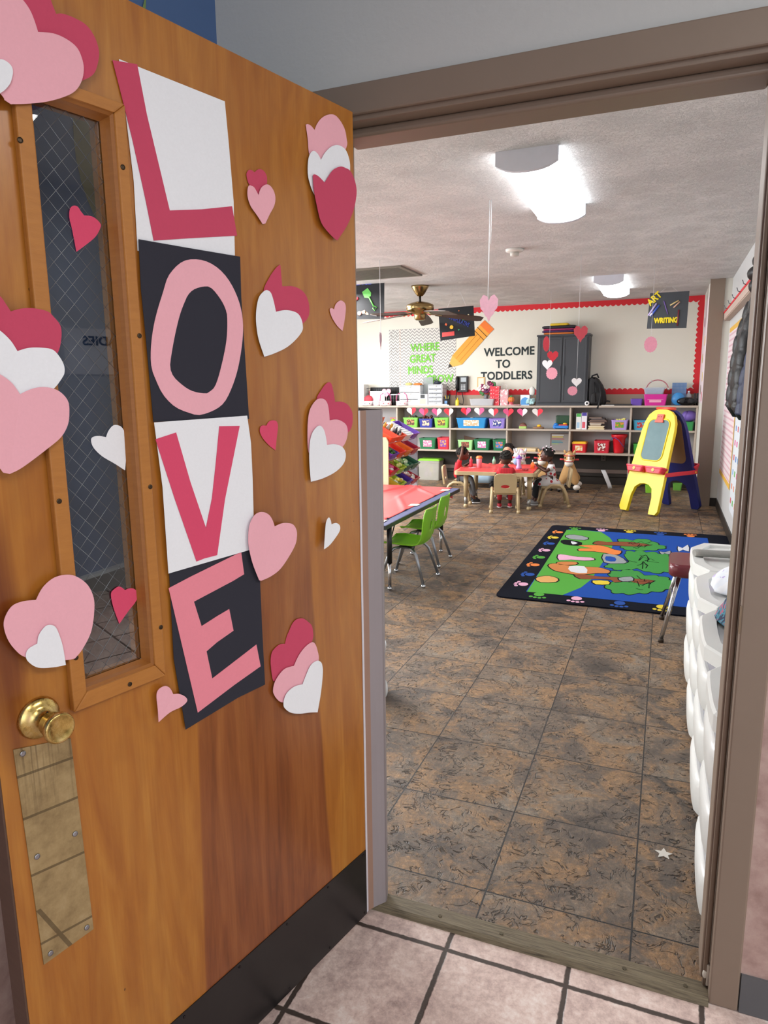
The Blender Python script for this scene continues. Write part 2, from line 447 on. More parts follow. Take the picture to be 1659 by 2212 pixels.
sbox('wall_hall_end', WALLG, 0.745, 3.0, 3.0, 3.1, 0, 2.84)
# steel door frame painted taupe: casing, jambs, stops
df = struct(MB().box(0.170, 0.232, 1.588, 1.602, 0, 2.131).box(-0.84, 0.170, 1.588, 1.602, 2.066, 2.131).box(-0.84, -0.766, 1.588, 1.602, 0, 2.066).build('trim_8', TAUPE, bevel=0.004))
MB().box(0.1702, 0.185, 1.602, 1.735, 0, 2.10).box(-0.768, 0.170, 1.602, 1.735, 2.056, 2.10).box(-0.785, -0.768, 1.602, 1.72, 0, 2.056).build('jamb', TAUPE, df, bevel=0.002)
MB().box(0.153, 0.170, 1.645, 1.735, 0.012, 2.056).box(-0.768, 0.153, 1.645, 1.735, 2.036, 2.056).build('door_stop', TAUPE, df, bevel=0.007, seg=4)
MB().tube([(0.163, 1.628, 0.014), (0.163, 1.628, 2.04)], 0.006, 8).build('bead', TAUPE, df)
MB().ell((0.162, 1.625, 0.045), 0.006, 0.005, 0.012).box(0.165, 0.170, 1.618, 1.632, 0.02, 0.075).build('silencer', mat('d8d4c8', 0.5), df)
MB().box(0.1685, 0.1712, 1.5855, 1.6, 0.92, 0.98).build('strike_plate', mat('8c7a66', 0.4, 0.6), df)

# mural fruit on the blue hall wall (seen above and through the open door)
mu = empty('wall_mural', (-1.079, 0, 0), 0, 'painted yellow fruit with green pointed leaves on the blue hall wall', 'mural')
cy, cz = 1.27, 1.915
MB().prism([(cy + 0.165 * math.cos(a * PI / 18), cz + 0.20 * math.sin(a * PI / 18)) for a in range(36)], 0, 0.002, 'yz').build('fruit', mat('8f8340', 0.7), mu)
lf = MB()
for a, l in ((-50, .10), (-26, .16), (-4, .13), (16, .20), (38, .14), (60, .1)):
    r = math.radians(a); bx, bz = cy + 0.06 * math.sin(r), cz + 0.17
    dx, dz = math.sin(r), math.cos(r)
    lf.prism([(bx - dz * .022, bz + dx * .022), (bx + dz * .022, bz - dx * .022), (bx + dx * l, bz + dz * l)], 0.0022, 0.003, 'yz')
lf.build('leaves', mat('7f9a5a', 0.7), mu)
# outlines of the cut paper, measured on the door leaf (metres from the hinges, metres up)
HEARTS = {'a_dark':('magenta',0,[(0.7098,1.98,1),(0.7139,1.989),(0.719,2.0),(0.7313,2.009),(0.7498,2.008),(0.7704,1.995),(0.7849,1.974),(0.791,1.953),(0.792,1.915),(0.7704,1.878),(0.7199,1.881,1),(0.6964,1.891),(0.6777,1.902),(0.6583,1.917),(0.6491,1.936),(0.646,1.953),(0.6511,1.97),(0.6634,1.982),(0.6819,1.985),(0.6996,1.984)]),'a_pink':('pink',1,[(0.7418,1.944,1),(0.7459,1.957),(0.7512,1.968),(0.7605,1.977),(0.7748,1.984),(0.7954,1.983),(0.818,1.969),(0.8366,1.947),(0.8427,1.921),(0.8366,1.886),(0.817,1.856),(0.8015,1.843),(0.7995,1.839,1),(0.7913,1.836,1),(0.7687,1.843),(0.7399,1.854),(0.7129,1.868),(0.6935,1.882),(0.6812,1.9),(0.6761,1.919),(0.679,1.935),(0.6863,1.945),(0.7018,1.95),(0.7202,1.95)]),'a_white':('white',2,[(0.8265,1.867,1),(0.8141,1.88),(0.8017,1.888),(0.7935,1.888),(0.7874,1.884),(0.7862,1.877),(0.7894,1.866),(0.7944,1.857),(0.8058,1.845),(0.8255,1.833),(0.8461,1.823,1),(0.8573,1.832),(0.8585,1.848),(0.8471,1.864),(0.8347,1.869)]),'b_dark':('magenta',0,[(0.8189,1.558,1),(0.825,1.568),(0.8313,1.577),(0.8436,1.585),(0.8589,1.582),(0.8713,1.57),(0.8776,1.548),(0.8754,1.521),(0.8652,1.499),(0.8427,1.473,1),(0.8024,1.474),(0.7694,1.491),(0.7551,1.504),(0.7488,1.522),(0.7469,1.536),(0.7488,1.545),(0.7561,1.554),(0.7653,1.562),(0.7859,1.565),(0.8043,1.563)]),'b_white':('white',1,[(0.817,1.503,1),(0.8252,1.517),(0.8386,1.53),(0.8529,1.537),(0.8706,1.535),(0.8829,1.521),(0.888,1.498),(0.8849,1.473),(0.8614,1.434,1),(0.8233,1.42),(0.7871,1.437),(0.7675,1.451),(0.7542,1.466),(0.75,1.474),(0.75,1.485),(0.7563,1.498),(0.7656,1.507),(0.7821,1.509),(0.8005,1.508)]),'b_pink':('pink',2,[(0.8214,1.442,1),(0.8316,1.458),(0.8471,1.47),(0.8624,1.476),(0.8801,1.473),(0.8934,1.459),(0.8985,1.435),(0.8953,1.402),(0.882,1.373),(0.8675,1.35),(0.8573,1.332,1),(0.848,1.329,1),(0.8284,1.337),(0.7894,1.361),(0.7668,1.377),(0.7544,1.395),(0.7503,1.413),(0.7503,1.429),(0.7576,1.441),(0.7699,1.449),(0.7874,1.452),(0.8049,1.449)]),'c_red':('red',0,[(0.6737,1.717,1),(0.6788,1.722),(0.6839,1.728),(0.6912,1.728),(0.6972,1.722),(0.6994,1.709),(0.6962,1.691),(0.6921,1.66,1),(0.6788,1.67),(0.6582,1.687),(0.648,1.702),(0.6468,1.709),(0.655,1.716),(0.6642,1.718)]),'c_white':('white',0,[(0.6674,1.369,1),(0.6623,1.379),(0.654,1.387),(0.6458,1.388),(0.6366,1.383),(0.6315,1.369),(0.6325,1.338),(0.6366,1.31,1),(0.655,1.323),(0.6778,1.338),(0.6912,1.352),(0.6953,1.363),(0.6931,1.37),(0.6819,1.372)]),'d_small_dark':('magenta',0,[(0.3146,1.858,1),(0.3219,1.86),(0.3291,1.859),(0.3352,1.853),(0.3364,1.846),(0.3311,1.833),(0.3117,1.814,1),(0.3003,1.813),(0.2848,1.838),(0.2818,1.854),(0.286,1.863),(0.2942,1.867),(0.3034,1.866),(0.3095,1.862)]),'d_small_pink':('pink',1,[(0.3097,1.817,1),(0.3199,1.828),(0.3282,1.83),(0.3345,1.829),(0.3386,1.822),(0.3396,1.808),(0.3323,1.792),(0.3168,1.779),(0.3015,1.765,1),(0.2942,1.767,1),(0.2819,1.786),(0.2685,1.805),(0.2644,1.82),(0.2685,1.833),(0.2789,1.841),(0.2901,1.84),(0.3025,1.831)]),'e_pink':('pink',0,[(0.1336,1.982,1),(0.1458,1.987),(0.1562,1.987),(0.1623,1.984,1),(0.1572,1.96),(0.1531,1.928),(0.1346,1.896,1),(0.0791,1.908),(0.0315,1.971),(0.0296,1.992),(0.0357,2.01),(0.0522,2.024),(0.0696,2.029),(0.0912,2.023),(0.1108,2.011),(0.1254,1.996)]),'e_white':('white',1,[(0.1194,1.926,1),(0.1295,1.935),(0.1429,1.938),(0.1543,1.93),(0.1616,1.916),(0.1645,1.895),(0.1616,1.876),(0.1451,1.851),(0.114,1.841,1),(0.0709,1.858),(0.0308,1.901),(0.0226,1.934),(0.0277,1.954),(0.04,1.967),(0.0638,1.969),(0.0873,1.959),(0.107,1.942)]),'e_dark':('magenta',2,[(0.1133,1.881,1),(0.1327,1.889),(0.1473,1.89),(0.1524,1.886,1),(0.1504,1.858),(0.1431,1.831),(0.1308,1.799),(0.1123,1.784),(0.0845,1.771),(0.0743,1.769,1),(0.068,1.775),(0.0381,1.808),(0.0156,1.845),(0.0051,1.881),(0.0102,1.905),(0.0258,1.923),(0.0432,1.926),(0.0607,1.925),(0.0845,1.913),(0.1019,1.895)]),'f_dark':('magenta',0,[(0.2489,1.653,1),(0.2508,1.673),(0.253,1.693),(0.2559,1.694,1),(0.2683,1.685),(0.2869,1.665),(0.3034,1.639),(0.2993,1.605,1),(0.2425,1.576),(0.2057,1.574),(0.1902,1.583),(0.1746,1.596),(0.1695,1.611),(0.1715,1.629),(0.1809,1.644),(0.1974,1.653),(0.22,1.656),(0.2384,1.654)]),'f_white':('white',1,[(0.2736,1.6,1),(0.2777,1.615),(0.2828,1.629),(0.2882,1.637),(0.2974,1.64),(0.3066,1.637),(0.3199,1.626),(0.3272,1.61),(0.3313,1.59),(0.3313,1.569),(0.3262,1.542),(0.3117,1.509,1),(0.285,1.516),(0.2489,1.529),(0.219,1.547),(0.1984,1.566),(0.1965,1.58),(0.2006,1.592),(0.2098,1.601),(0.2263,1.605),(0.2489,1.605)]),'g_small_pink':('pink',0,[(0.083,1.62,1),(0.0902,1.622),(0.0975,1.62),(0.0975,1.613),(0.0893,1.599),(0.0728,1.584),(0.0543,1.574,1),(0.048,1.593),(0.042,1.621),(0.0439,1.635),(0.0543,1.641),(0.0645,1.64),(0.0769,1.632)]),'h_small_red':('red',0,[(0.3105,1.37,1),(0.3209,1.371),(0.3282,1.368),(0.3301,1.358),(0.3219,1.344),(0.3054,1.329),(0.2869,1.317,1),(0.2828,1.34),(0.2777,1.365),(0.2797,1.375),(0.2848,1.379),(0.2952,1.38),(0.3044,1.377)]),'i_dark':('magenta',0,[(0.0871,1.413,1),(0.0924,1.435),(0.0995,1.453),(0.1089,1.458),(0.1232,1.452),(0.1397,1.437),(0.1521,1.421),(0.1511,1.385,1),(0.1058,1.345),(0.0626,1.339),(0.0429,1.341),(0.0286,1.355),(0.0245,1.377),(0.0274,1.391),(0.042,1.406),(0.0645,1.413)]),'i_pink':('pink',1,[(0.1121,1.372,1),(0.1143,1.393),(0.1194,1.41),(0.1286,1.419),(0.1419,1.422),(0.1584,1.419),(0.1768,1.404),(0.1863,1.384),(0.1904,1.35),(0.1882,1.306),(0.1686,1.284,1),(0.1121,1.285),(0.0699,1.308),(0.0544,1.325),(0.0493,1.345),(0.0556,1.36),(0.075,1.37),(0.0924,1.373)]),'i_white':('white',2,[(0.1276,1.317,1),(0.1317,1.336),(0.139,1.353),(0.1514,1.362),(0.1647,1.359),(0.179,1.347),(0.1873,1.328),(0.1904,1.299),(0.1895,1.269),(0.1863,1.239,1),(0.1473,1.242),(0.1031,1.252),(0.0731,1.268),(0.0629,1.286),(0.067,1.301),(0.0794,1.311),(0.1031,1.317)]),'j_pink':('pink',0,[(0.3105,1.159,1),(0.3168,1.174),(0.3261,1.186),(0.3406,1.194),(0.3559,1.196),(0.3704,1.191),(0.3828,1.176),(0.3879,1.155),(0.3879,1.13),(0.3787,1.093),(0.3622,1.054,1),(0.3569,1.051,1),(0.3292,1.054),(0.3003,1.064),(0.2725,1.086),(0.2521,1.108),(0.2458,1.126),(0.2467,1.141),(0.2562,1.154),(0.2727,1.16),(0.2911,1.162)]),'j_small_white':('white',0,[(0.1252,1.132,1),(0.1274,1.141),(0.1325,1.149),(0.1376,1.149),(0.1439,1.142),(0.148,1.127),(0.1541,1.078,1),(0.1325,1.085),(0.1049,1.104),(0.0954,1.115),(0.0966,1.125),(0.1068,1.132),(0.116,1.133)]),'k_dark':('magenta',0,[(0.2806,0.886,1),(0.2746,0.901),(0.2663,0.912),(0.2581,0.923),(0.2489,0.93),(0.2375,0.932),(0.221,0.928),(0.2066,0.917),(0.1943,0.904),(0.1902,0.889),(0.1921,0.869),(0.219,0.835),(0.2869,0.804,1),(0.3168,0.81),(0.324,0.818),(0.327,0.836),(0.3282,0.862),(0.3238,0.879),(0.3136,0.886),(0.2981,0.89)]),'k_pink':('pink',1,[(0.2583,0.827,1),(0.2489,0.839),(0.2387,0.849),(0.2244,0.858),(0.2108,0.863),(0.1965,0.864),(0.1873,0.857),(0.18,0.839),(0.1768,0.812),(0.1987,0.779),(0.2603,0.743,1),(0.2993,0.755),(0.3158,0.768),(0.3272,0.786),(0.3282,0.798),(0.3221,0.812),(0.3056,0.825),(0.286,0.831)]),'k_white':('white',2,[(0.2358,0.775,1),(0.2244,0.792),(0.212,0.808),(0.1997,0.815),(0.1832,0.815),(0.172,0.807),(0.1679,0.797),(0.1667,0.778),(0.174,0.733),(0.1873,0.686,1),(0.2152,0.697),(0.2482,0.708),(0.279,0.723),(0.2986,0.742),(0.3018,0.754),(0.2976,0.766),(0.2862,0.776),(0.2625,0.78)]),'l_pink':('pink',0,[(0.8259,1.133,1),(0.8138,1.15),(0.7951,1.161),(0.7735,1.161),(0.7571,1.153),(0.7415,1.136),(0.7335,1.113),(0.7345,1.089),(0.7427,1.057),(0.7592,1.033),(0.7735,1.021,1),(0.7869,1.023),(0.8221,1.033),(0.8519,1.05),(0.8652,1.066),(0.8744,1.086),(0.8776,1.108),(0.8723,1.123),(0.8611,1.134),(0.8446,1.136)]),'l_white':('white',1,[(0.8325,1.066,1),(0.8293,1.078),(0.8201,1.088),(0.8119,1.09),(0.8027,1.084),(0.7973,1.068),(0.7934,1.047),(0.7913,1.017,1),(0.8109,1.02),(0.8354,1.028),(0.849,1.042),(0.8519,1.053),(0.8468,1.062)]),'l_red':('red',0,[(0.655,1.101,1),(0.6654,1.11),(0.6756,1.108),(0.6829,1.101),(0.6807,1.078),(0.6715,1.044,1),(0.6519,1.062),(0.6366,1.075),(0.6293,1.088),(0.6376,1.099),(0.6468,1.102)]),'m_pink':('pink',0,[(0.5885,0.887,1),(0.5955,0.902),(0.6059,0.91),(0.6193,0.909),(0.6253,0.899),(0.6244,0.872),(0.6244,0.846,1),(0.5986,0.855),(0.5739,0.856),(0.5596,0.862),(0.5627,0.872),(0.5761,0.883)]),'L_sheet':('white',0,[(0.6008,1.961,1),(0.3825,1.964,1),(0.3774,1.891),(0.3723,1.793),(0.3755,1.696,1),(0.5884,1.674,1),(0.5916,1.674,1),(0.5894,1.783),(0.5967,1.898)]),'L_letter':('magenta',1,[(0.6134,1.955,1),(0.5681,1.964,1),(0.5557,1.892),(0.5217,1.75,1),(0.4507,1.765),(0.3777,1.784,1),(0.3684,1.733,1),(0.4805,1.711),(0.5588,1.695,1),(0.569,1.755),(0.5865,1.844),(0.6001,1.901)]),'O_sheet':('black',1,[(0.5906,1.692,1),(0.4919,1.693),(0.3653,1.695,1),(0.3672,1.62),(0.3612,1.386,1),(0.5865,1.391,1),(0.5896,1.523),(0.5928,1.613)]),'O_outer':('pink',2,[(0.5033,1.668),(0.4684,1.676),(0.4364,1.672),(0.4078,1.657),(0.385,1.631),(0.3697,1.595),(0.3685,1.55),(0.3859,1.484),(0.4138,1.433),(0.4395,1.411),(0.4827,1.399),(0.5106,1.404),(0.5404,1.416),(0.563,1.437),(0.5754,1.461),(0.5836,1.486),(0.5807,1.523),(0.5693,1.565),(0.5487,1.613),(0.5341,1.642)]),'O_inner':('pink',2,[(0.4817,1.623),(0.4601,1.63),(0.4427,1.63),(0.423,1.614),(0.4097,1.595),(0.4065,1.576),(0.4116,1.535),(0.4281,1.486),(0.4437,1.453),(0.457,1.442),(0.4694,1.438),(0.5033,1.444),(0.5332,1.463),(0.5436,1.478),(0.5436,1.494),(0.5312,1.537),(0.5167,1.576),(0.5033,1.601),(0.4951,1.613)]),'V_sheet':('white',2,[(0.5877,1.39,1),(0.3694,1.393,1),(0.3624,1.338),(0.3624,1.265),(0.3643,1.192),(0.3779,1.121,1),(0.5795,1.117,1),(0.5795,1.276)]),'V_letter':('red',3,[(0.588,1.361,1),(0.5436,1.37,1),(0.5189,1.278),(0.489,1.186,1),(0.4706,1.24),(0.4563,1.307),(0.4429,1.376,1),(0.3913,1.374,1),(0.4386,1.234),(0.4655,1.128,1),(0.4973,1.128),(0.5159,1.126,1),(0.556,1.252)]),'E_sheet':('black',1,[(0.5753,1.117,1),(0.3726,1.122,1),(0.351,1.055),(0.351,0.936),(0.3498,0.816,1),(0.4269,0.816),(0.562,0.803,1),(0.5782,0.952)]),'E_letter':('salmon',2,[(0.5795,1.089,1),(0.529,1.099),(0.4005,1.121,1),(0.3954,1.073,1),(0.4262,1.066),(0.5249,1.049,1),(0.5106,0.996,1),(0.4715,1.005),(0.4395,1.011,1),(0.4313,0.963,1),(0.4757,0.952),(0.5023,0.942,1),(0.4922,0.882,1),(0.4119,0.903),(0.3706,0.914,1),(0.3614,0.862,1),(0.4354,0.848),(0.5322,0.826,1)])}
# ------------------------------------------------------------------ the open door
DOOR_LOC, DOOR_RZ = (-0.694, 1.548, 0), math.radians(256.3)     # local X runs along the leaf from the hinges, local Y out of the visible face
def m_door():
    t = NT('varnished_door_veneer'); p = t.coord(); U, Y, Z = t.sep(p)
    wob = t.math('MULTIPLY', t.math('SUBTRACT', t.noise(t.scale(p, (6, 1, 1.1)), 2.0, 3), 0.5), 0.05)
    uw = t.math('ADD', U, wob)
    fib = t.noise(t.scale(p, (70, 4, 1.6)), 2.4, 6, 0.65)
    fig = t.noise(t.scale(p, (7.0, 1, 0.8)), 2.6, 4, 0.6, 1.1)
    ring = t.math('SINE', t.math('ADD', t.math('MULTIPLY', uw, 120), t.math('MULTIPLY', t.noise(t.scale(p, (1.6, 1, 0.9)), 3.0, 3, 0.5, 0.8), 26)))
    c = t.ramp(t.math('ADD', t.math('MULTIPLY', fig, 0.75), t.math('MULTIPLY', fib, 0.25)), [(0.3, '99591a'), (0.46, 'a86822'), (0.6, 'b3762c'), (0.72, 'bb8136')])
    c = t.mix(t.math('MULTIPLY', t.math('ADD', ring, 1.0), 0.08), c, '7a3c12')
    # reddish heart-wood flitch between two slanted seams
    seam1 = t.math('ADD', 0.128, t.math('MULTIPLY', Z, 0.054)); seam2 = t.math('SUBTRACT', 0.560, t.math('MULTIPLY', Z, 0.035))
    a = t.math('SUBTRACT', t.math('ADD', U, t.math('MULTIPLY', wob, 0.35)), seam1); b = t.math('SUBTRACT', seam2, U)
    m1 = t.ramp(a, [(0.0, '000000'), (0.006, 'ffffff')]); m2 = t.ramp(b, [(0.0, '000000'), (0.005, 'ffffff')])
    heart = t.math('MULTIPLY', t.math('MULTIPLY', m1, m2), t.ramp(t.math('MULTIPLY', Z, 0.5), [(0.0, 'ffffff'), (0.5, 'dddddd'), (0.68, '999999'), (1.0, '555555')]))
    rd = t.ramp(t.math('ADD', t.math('MULTIPLY', fig, 0.55), t.math('MULTIPLY', t.noise(t.scale(p, (30, 1, 1)), 2.0, 5, 0.7, 0.6), 0.45)), [(0.34, '5c2912'), (0.5, '7c3f1e'), (0.66, '92522a')])
    c = t.mix(t.math('MULTIPLY', heart, 0.95), c, rd)
    # dark red stain on the latch side above the knob
    du = t.math('DIVIDE', t.math('SUBTRACT', U, 0.875), 0.045); dz = t.math('DIVIDE', t.math('SUBTRACT', Z, 1.08), 0.30)
    bl = t.math('ADD', t.math('MULTIPLY', du, du), t.math('MULTIPLY', dz, dz))
    st = t.ramp(t.math('ADD', bl, t.math('MULTIPLY', fig, 0.6)), [(0.3, 'ffffff'), (1.0, '000000')])
    c = t.mix(t.math('MULTIPLY', st, 0.75), c, '5f2109')
    sp = t.voro(t.scale(p, (1, 1, 0.7)), 26).outputs['Distance']
    spm = t.math('MULTIPLY', t.math('LESS_THAN', sp, 0.05), t.math('GREATER_THAN', t.noise(p, 9, 2), 0.56))
    c = t.mix(t.math('MULTIPLY', spm, 0.7), c, '3a1a08')
    t.color(c); t.rough(t.math('ADD', 0.27, t.math('MULTIPLY', fib, 0.15)))
    t.b.inputs['Coat Weight'].default_value = 0.25; t.b.inputs['Coat Roughness'].default_value = 0.2
    t.bump(fib, 0.06, 0.002)
    return t.m
DOORW = m_door()
FRAMEW = m_planks('varnished_frame_wood', 'a2662a', 'ba7c38', (8, 8, 50))
EDGEW = m_planks('dark_door_edge', '4f3a30', '5e463a', (4, 4, 30))
door = struct(empty('door_1', DOOR_LOC, DOOR_RZ))
DT, DW, DH = 0.045, 0.900, 2.055
wu0, wu1, wz0, wz1 = 0.622, 0.755, 0.955, 1.872          # opening for the glass
mb = MB().use(DOORW)
for b in ((0, wu0, 0.008, DH), (wu1, DW, 0.008, DH), (wu0, wu1, 0.008, wz0), (wu0, wu1, wz1, DH)): mb.box(b[0], b[1], -DT, 0, b[2], b[3])
leaf = mb.build('leaf', DOORW, door)
MB().box(DW, DW + 0.003, -DT, -0.001, 0.008, DH).build('edge_banding', EDGEW, door)
# glazing frame: mitred proud moulding with an inner bead, both sides of the leaf
fo = (0.603, 0.782, 0.930, 1.892)
def frame_side(y0, y1, yb):
    m = MB(); a = (0.624, 0.757, 0.957, 1.874)
    o = [(fo[0], fo[2]), (fo[1], fo[2]), (fo[1], fo[3]), (fo[0], fo[3])]; i = [(a[0], a[2]), (a[1], a[2]), (a[1], a[3]), (a[0], a[3])]
    for k in range(4):
        k2 = (k + 1) % 4; q = [o[k], o[k2], i[k2], i[k]]
        m.prism([(q[0][0], q[0][1]), (q[1][0], q[1][1]), (q[2][0], q[2][1]), (q[3][0], q[3][1])], y0, y1, 'xz')
    return m
moul = frame_side(0.0, 0.013, 0).build('glazing_frame', FRAMEW, door, bevel=0.0025)
bead = MB()
ai, bi = (0.624, 0.757, 0.957, 1.874), (0.634, 0.749, 0.967, 1.864)
o = [(ai[0], ai[2]), (ai[1], ai[2]), (ai[1], ai[3]), (ai[0], ai[3])]; i = [(bi[0], bi[2]), (bi[1], bi[2]), (bi[1], bi[3]), (bi[0], bi[3])]
for k in range(4):
    k2 = (k + 1) % 4
    sec = lambda P, Q: [(P[0], 0.009, P[1]), (P[0] * .6 + Q[0] * .4, 0.005, P[1] * .6 + Q[1] * .4), (P[0] * .4 + Q[0] * .6, -0.004, P[1] * .4 + Q[1] * .6), (Q[0], -0.014, Q[1]), (P[0], -0.014, P[1])]
    bead.loft([sec(o[k], i[k]), sec(o[k2], i[k2])], True, False)
bead.build('glazing_bead', m_planks('bead_wood', '8c5420', 'a56a30', (8, 8, 40)), moul)
bk = frame_side(-DT - 0.013, -DT, 0); bk.build('glazing_frame', FRAMEW, door)
for px, pz in [(0.7801, 1.794), (0.6164, 1.796), (0.6081, 1.535), (0.6081, 1.28), (0.607, 1.024), (0.7707, 1.021), (0.6782, 0.941), (0.7737, 1.278)]:
    MB().lathe([(0.0042, 0.0125), (0.004, 0.0142), (0.0015, 0.0136)], (px, 0, pz), 12, 'y').build('screw', mat('4a3c2e', 0.35, 0.8), moul)
gl = NT('wired_safety_glass'); gl.n.remove(gl.b)
tr = gl.n.new('ShaderNodeBsdfTransparent'); tr.inputs[0].default_value = (0.80, 0.84, 0.86, 1)
gs = gl.n.new('ShaderNodeBsdfGlossy'); gs.inputs['Roughness'].default_value = 0.01; gs.inputs[0].default_value = (1, 1, 1, 1)
lw = gl.n.new('ShaderNodeFresnel'); lw.inputs[0].default_value = 1.5
nn = gl.noise(gl.coord(), 3, 1); mm = gl.math('ADD', gl.math('MULTIPLY', lw.outputs[0], 1.5), gl.math('MULTIPLY', nn, 0.02))
mx = gl.n.new('ShaderNodeMixShader'); gl.l.new(mm, mx.inputs[0]); gl.l.new(tr.outputs[0], mx.inputs[1]); gl.l.new(gs.outputs[0], mx.inputs[2])
gl.l.new(mx.outputs[0], gl.n['Material Output'].inputs[0])
pane = MB(); pane.v += [(0.615, -0.016, 0.945), (0.765, -0.016, 0.945), (0.765, -0.016, 1.885), (0.615, -0.016, 1.885)]; pane.face((0, 1, 2, 3))
pane.box(0.6151, 0.765, -0.0215, -0.0212, 0.945, 0.9452)
pane = pane.build('glass_pane', gl.m, door)
wires = MB(); k = -60
while k < 120:
    for s_ in (1, -1):
        # z = s*1.6*(u-0.63) + k*0.03
        z0 = k * 0.03 + (0 if s_ > 0 else 0.01); pts = []
        for u in (0.627, 0.753):
            pts.append((u, z0 + s_ * 1.1 * (u - 0.63)))
        (u0, a), (u1, b) = pts
        def clip(u0, a, u1, b):
            lo, hi = 0.957, 1.872; m_ = (b - a) / (u1 - u0)
            q = []
            for u, z in ((u0, a), (u1, b)):
                if z < lo: u, z = u + (lo - z) / m_, lo
                if z > hi: u, z = u + (hi - z) / m_, hi
                q.append((u, z))
            return q
        q = clip(u0, a, u1, b)
        if 0.62 < q[0][0] < 0.76 and 0.62 < q[1][0] < 0.76 and abs(q[0][1] - q[1][1]) > 0.004:
            wires.cyl((q[0][0], -0.0155, q[0][1]), (q[1][0], -0.0155, q[1][1]), 0.00030, seg=5)
    k += 1
wires.build('wire_mesh', mat('8f979e', 0.4, 0.9, name='glass_wire'), pane)
kp = NT('black_kick_plate'); kp.color(kp.mix(kp.noise(kp.coord(), 30, 4), '121012', '1d1a1b')); kp.b.inputs['Roughness'].default_value = 0.33
kick = MB().box(0.001, 0.872, 0.0, 0.0022, 0.010, 0.206).build('kick_plate', kp.m, door)
for ku in (0.012, 0.16, 0.31, 0.46, 0.61, 0.76, 0.86):
    for kz in (0.02, 0.196): MB().lathe([(0.0034, 0.002), (0.0026, 0.0038)], (ku, 0, kz), 10, 'y').build('rivet', mat('2b2628', 0.3, 0.7), kick)
# tarnished push plate under the knob
bp_ = NT('tarnished_brass_plate'); p = bp_.coord(); U, Y, Z = bp_.sep(p)
f = bp_.noise(p, 22, 6, 0.7); sc2 = bp_.noise(bp_.scale(p, (160, 1, 22)), 1.5, 4, 0.7, 2.0)
c = bp_.ramp(f, [(0.3, '8b7551'), (0.55, 'ab946a'), (0.75, 'b8a37c')])
drip = bp_.math('MULTIPLY', bp_.ramp(bp_.noise(bp_.scale(p, (95, 1, 3)), 1.5, 3), [(0.5, '000000'), (0.62, 'ffffff')]), bp_.ramp(Z, [(0.74, '000000'), (0.88, 'ffffff')]))
c = bp_.mix(bp_.math('MULTIPLY', drip, 0.6), c, '5d4a34')
tape = None
for (za, sl) in ((0.8535, -0.1), (0.781, -0.1), (0.679, -0.13), (0.553, -0.12)):
    d = bp_.math('ABSOLUTE', bp_.math('SUBTRACT', bp_.math('SUBTRACT', Z, za), bp_.math('MULTIPLY', bp_.math('SUBTRACT', U, 0.83), -sl)))
    l_ = bp_.math('LESS_THAN', d, 0.0022); tape = l_ if tape is None else bp_.math('MAXIMUM', tape, l_)
d = bp_.math('ABSOLUTE', bp_.math('SUBTRACT', bp_.math('SUBTRACT', Z, 0.57), bp_.math('MULTIPLY', bp_.math('SUBTRACT', U, 0.845), 2.2)))
dg_ = bp_.math('MULTIPLY', bp_.math('LESS_THAN', d, 0.008), bp_.math('LESS_THAN', Z, 0.62))
c = bp_.mix(bp_.math('MULTIPLY', bp_.math('MAXIMUM', tape, dg_), 0.75), c, '5a4b33')
bp_.color(c); bp_.rough(bp_.math('ADD', 0.3, bp_.math('MULTIPLY', sc2, 0.35))); bp_.b.inputs['Metallic'].default_value = 0.35
bp_.bump(sc2, 0.15, 0.002)
plate = MB().prism([(0.8775, 0.905), (0.7865, 0.884), (0.7793, 0.521), (0.8685, 0.518)], 0, 0.002, 'xz').build('push_plate', bp_.m, door)
for px, pz in [(0.8647, 0.893), (0.7955, 0.715), (0.8605, 0.712), (0.7914, 0.533), (0.8564, 0.531)]:
    MB().lathe([(0.0048, 0.002), (0.0042, 0.0042), (0.0015, 0.0036)], (px, 0, pz), 14, 'y').build('screw', mat('a2a4ab', 0.3, 0.9), plate)
# brass knob
br = NT('worn_brass'); f = br.noise(br.coord(), 42, 5, 0.7)
br.color(br.ramp(f, [(0.35, '9a8348'), (0.5, 'cdb06a'), (0.62, 'd8be80'), (0.72, 'e0bd8c')])); br.rough(br.ramp(f, [(0.4, (0.14, 0.14, 0.14)), (0.7, (0.45, 0.45, 0.45))])); br.b.inputs['Metallic'].default_value = 1.0
knob = MB().lathe([(0.0001, 0.002), (0.033, 0.0), (0.0335, 0.003), (0.031, 0.0075), (0.022, 0.010), (0.0145, 0.014), (0.012, 0.02), (0.0122, 0.026), (0.0165, 0.031), (0.0185, 0.036), (0.019, 0.046), (0.0235, 0.056), (0.0245, 0.0605), (0.0232, 0.0645), (0.021, 0.066), (0.019, 0.0648), (0.012, 0.0632), (0.0001, 0.0628)], (0.834, 0.0, 0.940), 36, 'y').build('door_handle', br.m, door)
MB().lathe([(0.0015, 0.019), (0.0015, 0.0205)], (0.829, 0.0, 0.952), 8, 'y').build('release_hole', mat('120f0a', 0.8), knob)
MB().tube([(0.834, -DT, 0.94), (0.834, -DT - 0.05, 0.94)], [0.012, 0.024], 16).lathe([(0.033, -DT - 0.006), (0.033, -DT)], (0.834, 0, 0.94), 24, 'y').build('door_handle', br.m, door)

